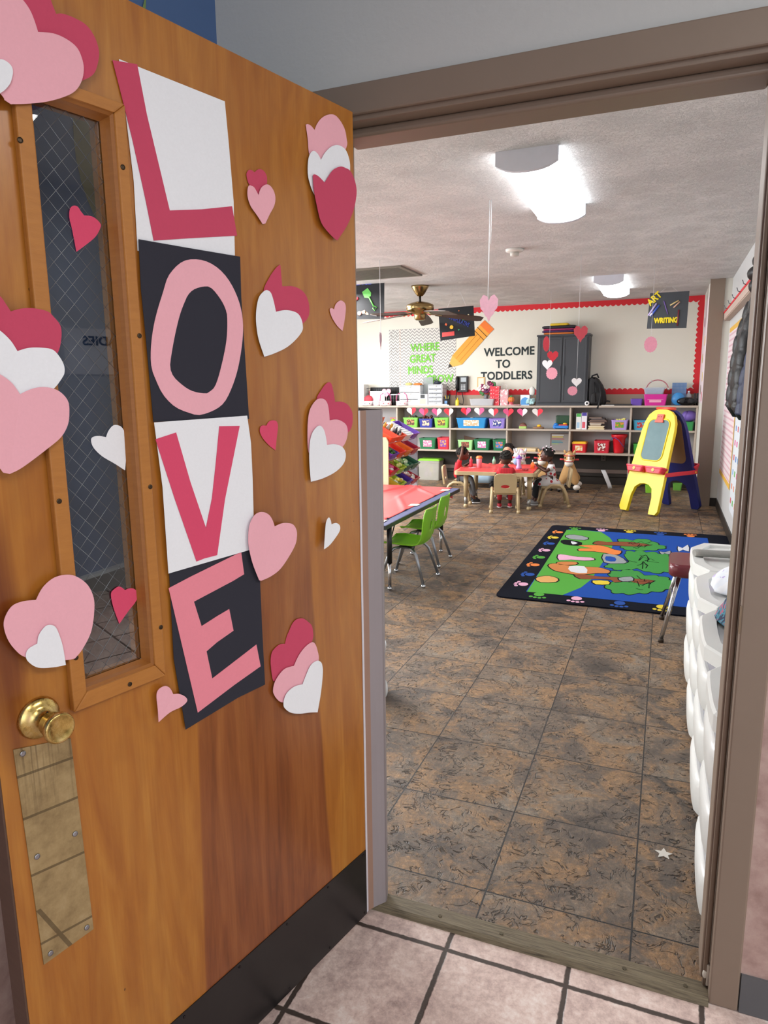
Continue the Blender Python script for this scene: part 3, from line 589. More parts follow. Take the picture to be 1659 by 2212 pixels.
# finger guard along the hinge side
fg = empty('finger_guard', (-0.68, 1.6, 0.012), 0, 'grey translucent plastic finger guard strip along the hinge side of the wooden door', 'door guard')
def strip(pts, z0, z1, th=0.0012):
    m = MB(); L = []
    for i, p in enumerate(pts):
        a = Vector(pts[max(i - 1, 0)]); b = Vector(pts[min(i + 1, len(pts) - 1)]); d = (b - a).normalized(); L.append((p[0] + d.y * th, p[1] - d.x * th))
    poly = list(pts) + L[::-1]
    return m.prism([(x + 0.68, y - 1.6) for x, y in poly], z0, z1, 'xy')
strip([(-0.6935, 1.5475), (-0.6925, 1.556)], 0, 1.378).build('white_edge_strip', mat('d5d2dc', 0.5, name='white_guard_edge'), fg)
strip([(-0.6925, 1.556), (-0.688, 1.564), (-0.6835, 1.5715)], 0, 1.378).build('clear_flange', mat('9a7b6c', 0.35, name='clear_guard_over_wood'), fg)
strip([(-0.6835, 1.5715), (-0.674, 1.586), (-0.666, 1.596), (-0.6605, 1.604), (-0.6595, 1.612), (-0.668, 1.64), (-0.7665, 1.715)], 0, 1.378).build('guard_sheet', mat('958d91', 0.38, var=0.1, scale=3, name='grey_guard_plastic'), fg)
MB().prism([(0.0195, 0.003), (0.0215, 0.004), (0.0215, 0.012), (0.0195, 0.011)], 0, 1.378).build('rim', mat('857c80', 0.3), fg)

# ------------------------------------------------------------------ paper hearts and letters stuck to the door
PAPER = {}
for nme, hx in dict(magenta='c64c68', red='d94f70', pink='edafbc', salmon='ea8c9c', white='eceef4', black='32323c').items():
    t = NT(nme + '_construction_paper'); p = t.coord()
    f = t.noise(p, 220, 3, 0.7); c = lin(hx)
    t.color(t.mix(f, tuple(x * 0.95 for x in c[:3]), tuple(min(1, x * 1.04) for x in c[:3]))); t.rough(0.85); t.b.inputs['Specular IOR Level'].default_value = 0.2
    t.bump(f, 0.12, 0.001); PAPER[nme] = t.m
def paper(key, label, cat='paper heart', name='paper_heart', crease=0.03, parent=None, base=None, group=None, smooth=5):
    colr, lay, P = HEARTS[key]
    base = -0.0145 if key == 'l_red' else {'a': 0.0145, 'b': 0.0145, 'l': 0.0145, 'c': -0.0145, 'j': 0.0135, 'm': 0.010}.get(key[0], 0.0012)
    y = base + lay * 0.0035
    pts = curve_pts(P, smooth)
    cx = sum(p[0] for p in pts) / len(pts); cz = sum(p[1] for p in pts) / len(pts)
    if parent is not None: cx = cz = 0
    loc = [p[:2] for p in pts]; m = MB(); th = 0.0005
    if crease:
        k = next(i for i, p in enumerate(P) if len(p) > 2); n0 = k * smooth
        cs = [i * smooth for i, p in enumerate(P) if len(p) > 2 and i != k]
        n1 = max(cs, key=lambda i: (loc[i][0] - loc[n0][0]) ** 2 + (loc[i][1] - loc[n0][1]) ** 2)
        A, B = loc[n0], loc[n1]; dx, dz = B[0] - A[0], B[1] - A[1]; L = math.hypot(dx, dz)
        dist = lambda p: abs((p[0] - A[0]) * dz - (p[1] - A[1]) * dx) / L
    else: dist = lambda p: 0
    n = len(loc)
    for s_ in (0, th): m.v += [(p[0] - cx, y + s_ + dist(p) * crease, p[1] - cz) for p in loc]
    for i in range(n): m.face((i, (i + 1) % n, n + (i + 1) % n, n + i))
    if crease:
        a, b = sorted((n0, n1)); loops = [list(range(a, b + 1)), list(range(b, n)) + list(range(0, a + 1))]
    else: loops = [list(range(n))]
    for lp in loops:
        for tri in earclip([loc[i] for i in lp]):
            m.face([lp[i] for i in tri]); m.face([n + lp[i] for i in tri[::-1]])
    o = m.build(name, PAPER[colr])
    c, s_ = math.cos(DOOR_RZ), math.sin(DOOR_RZ)
    if parent is None:
        o.location = (DOOR_LOC[0] + cx * c, DOOR_LOC[1] + cx * s_, cz); o.rotation_euler[2] = DOOR_RZ
        tag(o, label, cat, group)
    else: o.parent = parent
    return o
for key, label in dict(
    a_dark='large dark rose heart behind a light pink one, top left corner of the door',
    a_pink='very large light pink heart over the window frame, top left of the door',
    a_white='white heart cut off by the left picture edge, on the biggest pink heart',
    b_dark='large dark rose heart at mid left of the door, topmost of a stack of three',
    b_white='large white heart at mid left of the door, between rose and pink hearts',
    b_pink='large light pink heart at mid left of the door, lowest of a stack of three',
    c_red='small creased bright rose heart high up on the wired glass',
    c_white='small white heart on the wired glass beside the O sheet',
    d_small_dark='small dark rose heart peeking out above a small pink one, right of the letter L',
    d_small_pink='small light pink heart covering a small rose heart, right of the letter L',
    e_pink='pink heart at the top right corner of the door, topmost of a stack of three',
    e_white='white heart at the top right corner of the door, between pink and dark rose hearts',
    e_dark='dark rose heart overhanging the door edge at the top right, lowest of three',
    f_dark='dark rose heart behind a white heart, right of the letter O',
    f_white='medium white heart in front of a dark rose heart, right of the letter O',
    g_small_pink='small lone pink heart near the hinge edge, beside the O hearts',
    h_small_red='small lone rose heart right of the top of the letter V',
    i_dark='dark rose heart overlapping the finger guard, behind pink and white hearts',
    i_pink='pink heart between a rose and a white heart near the hinge edge, beside the V',
    i_white='white creased heart in front of a pink heart near the hinge edge, beside the V',
    j_pink='medium pink heart overlapping the corner where the V and E sheets meet',
    j_small_white='small lone white folded heart near the hinge edge below the V',
    k_dark='dark rose heart right of the letter E, highest of a stack of three',
    k_pink='pink heart right of the letter E, middle of a stack of three',
    k_white='white wrinkled heart right of the letter E, lowest of a stack of three',
    l_pink='large pink heart at the lower left of the window frame, above the brass knob',
    l_white='small white heart on the large pink heart above the brass knob',
    l_red='small deep rose heart low on the wired glass',
    m_pink='small crooked pink heart at the lower left corner of the E sheet').items():
    paper(key, label)
def poster(k, sheet, letter, label):
    s_ = paper(sheet, label, 'letter poster', 'letter_poster', 0, smooth=1)
    # the letter is glued on the sheet
    colr, lay, P = HEARTS[letter if letter != 'O' else 'O_outer']
    sx = s_.location; cxz = None
    pts = [p[:2] for p in HEARTS[sheet][2]]; cx = sum(p[0] for p in pts) / len(pts); cz = sum(p[1] for p in pts) / len(pts)
    y = 0.0012 + HEARTS[sheet][1] * 0.0035 + 0.001
    if letter == 'O':
        o_ = curve_pts(HEARTS['O_outer'][2], 5); i_ = curve_pts(HEARTS['O_inner'][2], 5)
        def resamp(L, n, c):
            out = []
            for j in range(n):
                a = 2 * PI * j / n; best = None
                for q in range(len(L)):
                    x1, y1 = L[q][0] - c[0], L[q][1] - c[1]; x2, y2 = L[(q + 1) % len(L)][0] - c[0], L[(q + 1) % len(L)][1] - c[1]
                    dx, dy = math.cos(a), math.sin(a); den = dx * (y2 - y1) - dy * (x2 - x1)
                    if abs(den) < 1e-12: continue
                    tt = (x1 * (y2 - y1) - y1 * (x2 - x1)) / den; uu = (x1 * dy - y1 * dx) / den
                    if tt > 0 and 0 <= uu <= 1 and (best is None or tt > best): best = tt
                out.append((c[0] + math.cos(a) * (best or 0), c[1] + math.sin(a) * (best or 0)))
            return out
        c0 = (sum(p[0] for p in i_) / len(i_), sum(p[1] for p in i_) / len(i_))
        m = MB().prism([(a - cx, b - cz) for a, b in resamp(o_, 72, c0)], y, y + 0.0006, 'xz', hole=[(a - cx, b - cz) for a, b in resamp(i_, 72, c0)])
    else:
        m = MB().prism([(p[0] - cx, p[1] - cz) for p in P], y, y + 0.0006, 'xz')
    m.build('paper_letter', PAPER[colr], s_)
poster('L', 'L_sheet', 'L_letter', 'white sheet with a tall rose letter L, topmost letter on the door')
poster('O', 'O_sheet', 'O', 'black sheet with a round pink letter O, second letter on the door')
poster('V', 'V_sheet', 'V_letter', 'white sheet with a rose letter V, third letter on the door')
poster('E', 'E_sheet', 'E_letter', 'black sheet with a pink letter E, lowest letter on the door')
# ------------------------------------------------------------------ far wall: bulletin board and its lettering
bb = empty('bulletin_board', (0, 10.484, 0), 0, 'cream papered bulletin board with red scalloped border filling the far wall', 'bulletin board')
MB().box(-6.1, 0.385, 0, 0.014, 1.30, 2.592).build('backing_paper', m_wall('cream_backing_paper', 'dcd9cc', 'e2dfd3', 0.04, 20), bb)
def scallop(a0, a1, n, depth, amp):
    pts = [(a0, 0), (a1, 0)]
    L = a1 - a0
    for i in range(n * 6, -1, -1):
        x = a0 + L * i / (n * 6); pts.append((x, depth + amp * abs(math.sin(PI * i / 6))))
    return pts
z1, z0, xr_ = 2.592, 1.30, 0.385
P = scallop(-6.1, xr_, 92, 0.062, 0.022)
MB().prism([(x, z1 - d) for x, d in P], -0.002, 0, 'xz').build('border_strip', RED, bb)
MB().prism([(x, z0 + d) for x, d in P], -0.002, 0, 'xz').build('border_strip', RED, bb)
P = scallop(z0, z1, 19, 0.062, 0.022)
MB().prism([(xr_ - d, z) for z, d in P], -0.003, 0, 'xz').build('border_strip', RED, bb)
INK = mat('1d2b2e', 0.7, name='black_letter_paper'); GREEN_L = mat('76c443', 0.7, name='green_letter_paper')
wl = empty('welcome_lettering', (0, 10.482, 0), 0, 'black cut-out letters reading WELCOME TO TODDLERS on the cream board', 'wall lettering')
for body, x, z in (('WELCOME', -2.60, 1.875), ('TO', -2.42, 1.70), ('TODDLERS', -2.645, 1.525)):
    text_mesh('letters', body, 0.165, INK, 0.001, 0.0045, parent=wl, mtx=on_far(x, 0, z, 0.012), xs=0.93 if body != 'TODDLERS' else 0.93, spacing=1.02)
# chevron notebook poster
t = NT('grey_chevron_paper'); p = t.coord(); X, Y, Z = t.sep(p)
zz = t.math('ABSOLUTE', t.math('SUBTRACT', t.math('FRACT', t.math('MULTIPLY', X, 14)), 0.5))
st = t.math('FRACT', t.math('MULTIPLY', t.math('ADD', Z, t.math('MULTIPLY', zz, 0.075)), 21))
c = t.mix(t.math('LESS_THAN', st, 0.42), 'dedbd6', '9a9896')
rl = t.math('LESS_THAN', t.math('ABSOLUTE', t.math('SUBTRACT', X, 0.185)), 0.006)
c = t.mix(t.math('MULTIPLY', rl, 0.5), c, 'd8a58e'); t.color(c); t.rough(0.7)
cp = empty('chevron_poster', (-4.135, 10.480, 1.375), 0, 'grey and white chevron notebook poster reading WHERE GREAT MINDS GROW', 'poster')
MB().box(0, 1.095, 0, 0.002, 0, 0.945).build('sheet', t.m, cp)
for k in range(4):
    ho = MB(); ho.tube([(0.085 + 0.052 * math.cos(a * PI / 10), -0.001, 0.87 - 0.26 * k + 0.052 * math.sin(a * PI / 10)) for a in range(20)], 0.002, 5, closed=True)
    ho.build('hole_outline', mat('77757a', 0.7), cp)
for body, x, z in (('WHERE', 0.365, 0.60), ('GREAT', 0.345, 0.43), ('MINDS', 0.315, 0.255), ('GROW', 0.615, 0.115)):
    text_mesh('letters', body, 0.165, GREEN_L, 0.001, 0.0045, parent=cp, mtx=on_far(x, -0.004, z, 0.03), xs=0.85, spacing=0.98)
# big paper pencil
pn = empty('paper_pencil', (0, 10.476, 0), 0, 'large orange paper pencil pointing down left between the two wall sayings', 'pencil decoration')
q = {'tip': (-3.163, 1.714), 'bl': (-3.097, 1.898), 'br': (-2.944, 1.76), 'f1': (-2.753, 2.256), 'f2': (-2.609, 2.114), 'e1': (-2.671, 2.335), 'e2': (-2.526, 2.199), 'tl': (-2.599, 2.401), 'tr': (-2.455, 2.265)}
MB().prism([q['bl'], q['br'], q['e2'], q['e1']], 0, 0.002, 'xz').build('barrel', mat('f0a13a', 0.7), pn)
MB().prism([q['bl'], q['tip'], q['br']], 0.0005, 0.0025, 'xz').build('sharpened_wood', mat('f3b054', 0.7), pn)
MB().prism([(-3.139, 1.782), q['tip'], (-3.088, 1.732)], -0.0005, 0.0, 'xz').build('lead', mat('22201f', 0.6), pn)
MB().prism([q['e1'], q['e2'], q['tr'], q['tl']], 0, 0.002, 'xz').build('eraser', mat('ee7a2e', 0.7), pn)
for a, b in ((q['f1'], q['f2']), ((-2.708, 2.302), (-2.558, 2.156))):
    MB().cyl((a[0], -0.001, a[1]), (b[0], -0.001, b[1]), 0.004, seg=6).build('band', INK, pn)
MB().cyl((-3.04, -0.001, 1.846), (-2.70, -0.001, 2.21), 0.002, seg=5).cyl((-2.99, -0.001, 1.80), (-2.65, -0.001, 2.165), 0.002, seg=5).build('barrel_line', mat('c77f22', 0.7), pn)
# framed notice beside the phone
nt = tag(MB().use(mat('cfae7a', 0.6)).box(-2.70, -2.58, 10.474, 10.482, 1.40, 1.57).use(mat('e8e0cc', 0.7)).box(-2.682, -2.598, 10.471, 10.4745, 1.42, 1.55).build('framed_notice'), 'small tan framed notice on the far wall right of the black phone', 'notice')

# ------------------------------------------------------------------ the long open shelf
TOPZ, MIDZ, LOWZ, SF, SB = 1.150, 0.815, 0.485, 10.15, 10.478
sh = empty('open_shelf', (-2.6, 10.15, 0), 0, 'long beige painted open shelf along the far wall with three levels', 'shelf')
def sp(name, m, *b): return MB().box(b[0] + 2.6, b[1] + 2.6, b[2] - 10.15, b[3] - 10.15, b[4], b[5]).build(name, m, sh, bevel=0.003, seg=1)
sp('top_board', SHELFW, -6.0, 0.383, 10.13, SB, TOPZ - 0.028, TOPZ)
sp('shelf_board', SHELFW, -6.0, 0.36, SF, SB - 0.01, MIDZ - 0.026, MIDZ); sp('shelf_board', SHELFW, -6.0, 0.36, SF, SB - 0.01, LOWZ - 0.026, LOWZ)
for x in (-5.62, -4.75, -3.89, -3.03, -2.163, -1.264, -0.454):
    sp('divider', SHELFW, x - 0.012, x + 0.012, SF + 0.005, SB - 0.01, LOWZ, MIDZ - 0.026); sp('divider', SHELFW, x - 0.012, x + 0.012, SF + 0.005, SB - 0.01, MIDZ, TOPZ - 0.028)
sp('side_panel', SHELFW, 0.36, 0.383, 10.14, SB, 0.0, TOPZ - 0.028)
sp('back_panel', GREYB, -6.0, 0.36, SB - 0.009, SB, LOWZ, TOPZ - 0.028)
for x in (-0.454,): sp('post', SHELFW, x - 0.015, x + 0.015, SF + 0.1, SF + 0.14, 0, LOWZ - 0.026)
sp('lower_back', mat('2c2622', 0.7), -6.0, 0.36, 10.46, 10.475, 0.12, LOWZ - 0.026)
sp('lower_rail', mat('6f5f58', 0.6), -6.0, 0.36, 10.45, 10.46, 0.17, 0.225)
tag(MB().use(mat('4c4540', 0.5)).rbox(-0.846, -0.778, 10.448, 10.4595, 0.35, 0.455, 0.004).use(mat('282322', 0.5)).box(-0.822, -0.802, 10.446, 10.448, 0.375, 0.395).box(-0.822, -0.802, 10.446, 10.448, 0.41, 0.43).build('wall_outlet'), 'brown power outlet on the dark wall under the shelf', 'outlet')

# storage bins: tapered tub, rim, picture label on the front
def bin_(name, x0, x1, z, h, colr, label, cat='bin', y=10.19, dep=0.23, taper=0.86, pic=None, group=None, lid=None, rz=0, clear=False):
    r = empty(name, ((x0 + x1) / 2, y, z), rz, label, cat, group)
    w_ = (x1 - x0) / 2; m = mat(colr, 0.35, alpha=0.45 if clear else 1.0, name='bin_plastic_' + colr)
    o = MB(); ri = 0.018
    R = lambda s_, zz, d=0: [(px, py, zz) for px, py in rrect(-w_ * s_ + d, w_ * s_ - d, dep / 2 - dep / 2 * s_ + d, dep / 2 + dep / 2 * s_ - d, ri)]
    o.loft([R(taper, 0), R(taper + (1 - taper) * .55, h * .6), R(0.965, h * .9), R(0.965, h * .9, .003), R(taper, 0.006, .003)], True, False)
    o.build('tub', m, r)
    e_ = MB(); e_.loft([R(0.965, h * .9), R(1, h * .9), R(1, h), R(0.955, h), R(0.955, h * .9)], False, False); e_.build('rim', m, r)
    if pic:
        fr = mat(pic[0], 0.6); pm = NT('picture_label'); v = pm.voro(pm.coord(), pic[2] if len(pic) > 2 else 38)
        pm.color(pm.mix(pm.math('GREATER_THAN', pm.noise(pm.coord(), 30, 2), 0.5), pic[0], pic[1])); pm.rough(0.5)
        pl = MB(); pw = w_ * 0.5; zt, zb = h * .80, h * .22; yf = lambda zz: dep / 2 * (1 - (taper + (0.965 - taper) * zz / (h * .9))) - 0.003
        pl.v += [(-pw, yf(zb), zb), (pw, yf(zb), zb), (pw, yf(zt), zt), (-pw, yf(zt), zt), (-pw, yf(zb) + .002, zb), (pw, yf(zb) + .002, zb), (pw, yf(zt) + .002, zt), (-pw, yf(zt) + .002, zt)]
        for f_ in ((0, 1, 2, 3), (7, 6, 5, 4), (0, 4, 5, 1), (1, 5, 6, 2), (2, 6, 7, 3), (3, 7, 4, 0)): pl.face(f_)
        pl.build('picture_label', pm.m, r)
    if lid:
        MB().loft([R(1.02, h), R(1.02, h + .012), R(0.9, h + .03), R(0.85, h + .03)], True, False).build('lid', mat(lid, 0.4), r)
    return r
def toys(name, x0, x1, y0, y1, z, h, cols, n, label, seed=1, kind='stuff'):
    rnd = random.Random(seed); m = MB()
    for k in range(n):
        m.use(mat(rnd.choice(cols), 0.5)); s_ = rnd.uniform(.5, 1.0)
        c_ = (rnd.uniform(x0 + .02, x1 - .02), rnd.uniform(y0 + .02, y1 - .02), z + h * rnd.uniform(.3, .75))
        if rnd.random() < .5: m.ell(c_, .022 * s_ + .008, .018 * s_ + .006, h * .3 * s_, 8, 6, rnd.uniform(0, 3))
        else: m.rbox(c_[0] - .022 * s_, c_[0] + .022 * s_, c_[1] - .015, c_[1] + .015, z + h * .1, z + h * rnd.uniform(.6, 1), .006, 2)
    o = m.build(name); return tag(o, label, 'toys', kind='stuff')
GRN, BLU, NAV, PUR, DGR, REDB, LGR, LAV = '7cc24c', '1f86c4', '2c3a96', '8d7bc9', '1c6b43', 'c92a3c', '9fd58e', 'b49bdc'
bin_('storage_bin', -3.805, -3.555, MIDZ, .150, GRN, 'green bin with a brown picture label, leftmost on the upper shelf', pic=('5a3a2c', 'c98d5e'))
bin_('storage_bin', -3.545, -3.318, MIDZ, .135, NAV, 'dark blue bin with a peach picture label on the upper shelf', pic=('f0c0a0', '2b3a80'))
bin_('storage_bin', -3.300, -3.062, MIDZ, .150, GRN, 'green bin with a yellow picture label between navy bin and shelf divider', pic=('6a5238', 'd9b545'))
bin_('storage_bin', -2.950, -2.478, MIDZ, .150, BLU, 'wide blue bin with tan picture label on the upper shelf', pic=('d2b08a', 'efe6d8', 60))
bin_('storage_bin', -2.446, -2.196, MIDZ, .145, PUR, 'purple bin with a dark blue picture label on the upper shelf', pic=('2f3f8c', 'e8e4da'))
bin_('storage_basket', -0.711, -0.490, MIDZ, .135, LAV, 'lavender basket of toy vegetables on the upper shelf', cat='basket', pic=('6ea33a', 'e08c3a', 50))
bin_('storage_basket', -0.424, -0.215, MIDZ, .135, '49a8cf', 'light blue basket with red label beside the lavender one', cat='basket', pic=('c23b3a', '6fb0c8', 50))
bin_('storage_bin', 0.215, 0.345, MIDZ, .115, '3a9a56', 'green bin on the upper shelf behind the navy side of the easel')
bin_('storage_bin', -3.542, -3.265, LOWZ, .165, DGR, 'dark green bin with pink picture label, leftmost on the lower shelf', pic=('e27a9c', 'f2c6cf'))
bin_('storage_bin', -3.250, -3.052, LOWZ, .180, REDB, 'red bin with purple picture label on the lower shelf', pic=('7a4a9c', 'e0a060'))
bin_('storage_bin', -2.922, -2.684, LOWZ, .150, LGR, 'pale green bin with a brown label under the wooden sign', pic=('6b3e30', 'a8664e'))
bin_('storage_bin', -2.672, -2.422, LOWZ, .165, DGR, 'dark green bin with a pink unicorn label beside the pale green bin', pic=('e888b8', 'f4f0f4'))
bin_('storage_bin', -2.385, -2.180, LOWZ, .165, DGR, 'dark green bin with orange and blue label against the shelf divider', pic=('3c78b4', 'e67a3c'))
bin_('storage_bin', -0.930, -0.722, LOWZ, .175, REDB, 'square red bin with white picture label on the lower shelf', taper=.93, pic=('8c2a2a', 'eeeae4', 60))
bin_('storage_bin', -0.409, -0.27, LOWZ, .14, '4caf4a', 'small green bin on the lower shelf left of the easel')
bin_('lidded_box', -1.234, -1.034, LOWZ, .125, 'c8242e', 'red box with a yellow lid on the lower shelf', cat='box', taper=.95, pic=('e8dcc0', 'e09a50', 50), lid='f0b92c')
bin_('lidded_tote', -3.560, -3.210, 0.0, .30, 'c9c6bc', 'clear floor tote with a lime green lid under the shelf', cat='tote', y=10.2, dep=.24, taper=.93, lid='86c43a', clear=True)
toys('rolled_mats', -3.53, -3.24, 10.23, 10.40, 0.01, .2, ['d9cf4a', 'c9a4d8', 'e0d75a'], 12, 'yellow and lilac soft toys seen through the clear floor tote', 5)
toys('plastic_animals', -3.77, -3.58, 10.2, 10.38, MIDZ + .10, .09, ['4a3a2a', '5c6b35', '2f3a24', '6a4a38'], 14, 'brown and green toy animals heaped in the leftmost green bin', 2)
toys('wooden_food', -3.52, -3.34, 10.2, 10.38, MIDZ + .09, .10, ['7a4a34', '8c5a3c', '5c3528'], 8, 'brown toy pieces heaped in the dark blue bin', 3)
toys('toy_vegetables', -0.68, -0.52, 10.2, 10.38, MIDZ + .09, .08, ['8cc63f', 'd98a3c', 'e0d080', '5fae3a'], 12, 'green and orange toy vegetables in the lavender basket', 4)
toys('toy_rings', -0.40, -0.25, 10.2, 10.38, MIDZ + .08, .06, ['49a8cf', '2f88b8', 'c23b3a'], 8, 'blue and red toys in the light blue basket', 6)
toys('small_toys', -2.93, -2.5, 10.2, 10.38, MIDZ + .09, .065, ['e8e2d8', '1f86c4', 'c9a070'], 12, 'pale small toys level with the rim of the wide blue bin', 7)
# wooden sign leaning behind the pale green bin
s_ = tag(MB().prism([(-2.86, .60), (-2.67, .56), (-2.645, .71), (-2.875, .755)], 10.39, 10.402, 'xz').build('wooden_sign', mat('6b4a3a', 0.6), bevel=.002), 'dark brown wooden board leaning behind the pale green bin', 'board')
s_.location = (0, 0, -.07)
# red bucket with blue ribbon
bk = empty('bucket', (-0.60, 10.28, LOWZ), 0, 'tall red bucket with a blue ribbon handle on the lower shelf', 'bucket')
MB().lathe([(.062, 0), (.068, .02), (.086, .205), (.092, .21), (.108, .235), (.110, .262), (.102, .262), (.085, .21), (.060, .008)], (0, 0, 0), 28).build('body', mat('d0202c', .3), bk)
MB().tube([(-.11, -.03, .19), (-.06, -.088, .225), (.0, -.098, .19), (.05, -.085, .12), (.075, -.05, .09)], .004, 6).build('ribbon', mat('3d55a8', .5), bk)
# boxes, puzzles, toys on the shelf
def cardbox(x0, x1, y0, y1, z, h, base, stripe, label, st2=None):
    o = MB().use(mat(base, .5)).box(x0, x1, y0, y1, z, z + h)
    o.use(mat(stripe, .5)).box(x0 + .004, x1 - .004, y0 - .001, y0, z + h * .8, z + h)
    o.use(mat(st2 or 'd88a8a', .5)).box(x0 + .01, x1 - .02, y0 - .001, y0, z + .02, z + h * .45)
    return tag(o.build('card_box'), label, 'box')
cardbox(-1.187, -1.117, 10.2, 10.32, MIDZ, .222, 'e6e6e4', '4aa84e', 'white card box with a green top standing on the upper shelf', 'a8c8e0')
cardbox(-1.112, -1.040, 10.2, 10.32, MIDZ, .236, 'e8e4ec', '4b3f9c', 'white card box with a purple top beside the green topped one', 'd85a6a')
zc = MIDZ
for k, (a, b, c, h) in enumerate([(-1.02, -.80, 'd8c9a6', .018), (-1.01, -.81, 'cdb98e', .018), (-1.02, -.80, 'e0d3b4', .016), (-.99, -.85, 'a8937a', .02), (-1.0, -.84, 'e6e2d6', .01), (-1.0, -.80, '8c7766', .022), (-1.02, -.77, '5a4a44', .016), (-1.0, -.78, '6e5a50', .016), (-.98, -.80, '4c4244', .018), (-1.01, -.84, '86746a', .014)]):
    tag(MB().box(a, b, 10.2, 10.40, zc, zc + h).build('wooden_puzzle', mat(c, .6), bevel=.0015, seg=1), 'thin wooden puzzle, ' + ['lowest', 'second from the bottom', 'third from the bottom', 'fourth from the bottom', 'pale fifth', 'sixth from the bottom', 'dark fourth from the top', 'third from the top', 'dark second from the top', 'topmost'][k] + ' in the pile on the upper shelf', 'puzzle', 'stacked wooden puzzles')
    zc += h
for k, (h, c) in enumerate([(.024, 'd8bd8e'), (.022, 'e3cda6')]):
    tag(MB().box(-2.035 + .01 * k, -1.74, 10.18, 10.40, LOWZ + .024 * k, LOWZ + .024 * k + h).build('wooden_tray', mat(c, .6), bevel=.003), ('lower' if k == 0 else 'upper') + ' of two pale wooden puzzle trays on the lower shelf', 'tray')
fr = empty('framed_chart', (-1.426, 10.36, LOWZ), 0, 'thin framed dark chart with coloured lines leaning on the lower shelf', 'chart')
MB().box(-.13, .13, 0, .008, 0, .255).build('board', mat('8c8582', .6), fr)
fm = MB(); [fm.box(*b) for b in ((-.132, .132, -.004, .009, -0.0, .006), (-.132, .132, -.004, .009, .25, .257), (-.132, -.125, -.004, .009, 0, .257), (.125, .132, -.004, .009, 0, .257))]; fm.build('frame', mat('6d4634', .5), fr)
for zz, w_, c in ((.225, .17, 'e4e2dc'), (.20, .16, 'd8c25a'), (.17, .18, 'a85a5a'), (.14, .14, '5c8c8c'), (.12, .16, '4e7c8c'), (.10, .1, '88a06a')):
    MB().box(-.115, -.115 + w_, -.003, 0, zz, zz + .013).build('chart_line', mat(c, .6), fr)
tr_ = empty('toy_train', (-1.40, 10.25, MIDZ), 0, 'blue and red plastic activity toy on the upper shelf', 'toy')
MB().rbox(-.11, .11, -.04, .04, 0.012, .05, .02).build('base', mat('2a7fd0', .35), tr_)
MB().ell((-.07, 0, .062), .035, .035, .022).build('dome', mat('2a7fd0', .35), tr_)
MB().rbox(-.03, .09, -.03, .03, .05, .066, .012).build('deck', mat('c63a3a', .4), tr_); MB().ell((.055, 0, .075), .03, .025, .014).build('hat', mat('e8b52f', .4), tr_)
MB().cyl((-.08, -.045, .012), (-.08, .045, .012), .012).cyl((.08, -.045, .012), (.08, .045, .012), .012).build('wheels', mat('1f5fa8', .4), tr_)
bin_('shoe_box', -1.49, -1.285, MIDZ + .0, .185, '1f4a33', 'dark green box behind the blue activity toy', cat='box', y=10.32, dep=.12, taper=.97)
bg = empty('toy_burger', (-1.943, 10.24, MIDZ), 0, 'small stacked toy burger on the upper shelf', 'toy')
MB().rbox(-.055, .055, -.03, .03, 0, .035, .012).build('bottom_bun', mat('a7c46a', .6), bg); MB().rbox(-.05, .05, -.028, .028, .035, .055, .012).build('filling', mat('8c4a44', .6), bg); MB().ell((0, 0, .055), .045, .028, .03, z0=0).build('top_bun', mat('6e4a3a', .6), bg)
yt = empty('toy_duck', (-1.72, 10.24, MIDZ), 0, 'small yellow toy on a brown base on the upper shelf', 'toy')
MB().ell((0, 0, 0.012), .085, .04, .022, z0=-.5).build('base', mat('8a6a52', .6), yt); MB().ell((.01, -.01, .042), .03, .02, .02).build('body', mat('f0b81e', .4), yt)
# dump truck and green toy on the far left
tk = empty('toy_truck', (-4.21, 10.24, MIDZ), 0, 'orange and yellow toy dump truck on the upper shelf', 'toy truck')
MB().loft([[(x, y, .075) for x, y in rrect(-.05, .045, -.04, .04, .008)], [(x, y, .15) for x, y in rrect(-.065, .07, -.05, .05, .01)]]).build('tipper', mat('e8622c', .35), tk)
MB().rbox(-.075, .07, -.035, .035, .03, .07, .01).build('chassis', mat('f0c22c', .35), tk); MB().rbox(-.085, -.05, -.035, .035, .06, .12, .01).build('cab', mat('f0c22c', .35), tk)
for x in (-.05, .045):
    for y in (-.042, .042):
        wm = MB().lathe([(.0001, -.012), (.03, -.012), (.032, 0), (.03, .012), (.0001, .012)], (x, y, .032), 18, 'y').build('wheel', mat('1d1c1f', .6), tk)
        MB().lathe([(.013, -.0135), (.014, .0135)], (x, y, .032), 12, 'y').build('hub', mat('f0c22c', .4), wm)
gt = empty('toy_plane', (-3.985, 10.24, MIDZ), 0, 'lime green toy helicopter with an orange rotor on the upper shelf', 'toy')
MB().ell((0, 0, .075), .045, .035, .05).build('body', mat('a6d22e', .35), gt); MB().rbox(-.05, .05, -.008, .008, .135, .145, .006).build('rotor', mat('e0553a', .4), gt); MB().cyl((0, 0, .12), (0, 0, .14), .006).build('mast', mat('e0553a', .4), gt)
MB().rbox(-.035, .035, -.03, .03, 0, .03, .01).build('base', mat('cfd9d2', .4), gt); MB().lathe([(.02, -.012), (.022, 0), (.02, .012)], (.06, 0, .06), 16, 'y').build('tail_ring', mat('c3c23a', .4), gt)
tag(MB().ell((0.29, 10.30, MIDZ + .19), .10, .09, .075).ell((0.24, 10.27, MIDZ + .20), .05, .05, .06).build('purple_bag', mat('7b62b8', .5, bump=.3)), 'purple fabric bag on the upper shelf behind the easel', 'bag')

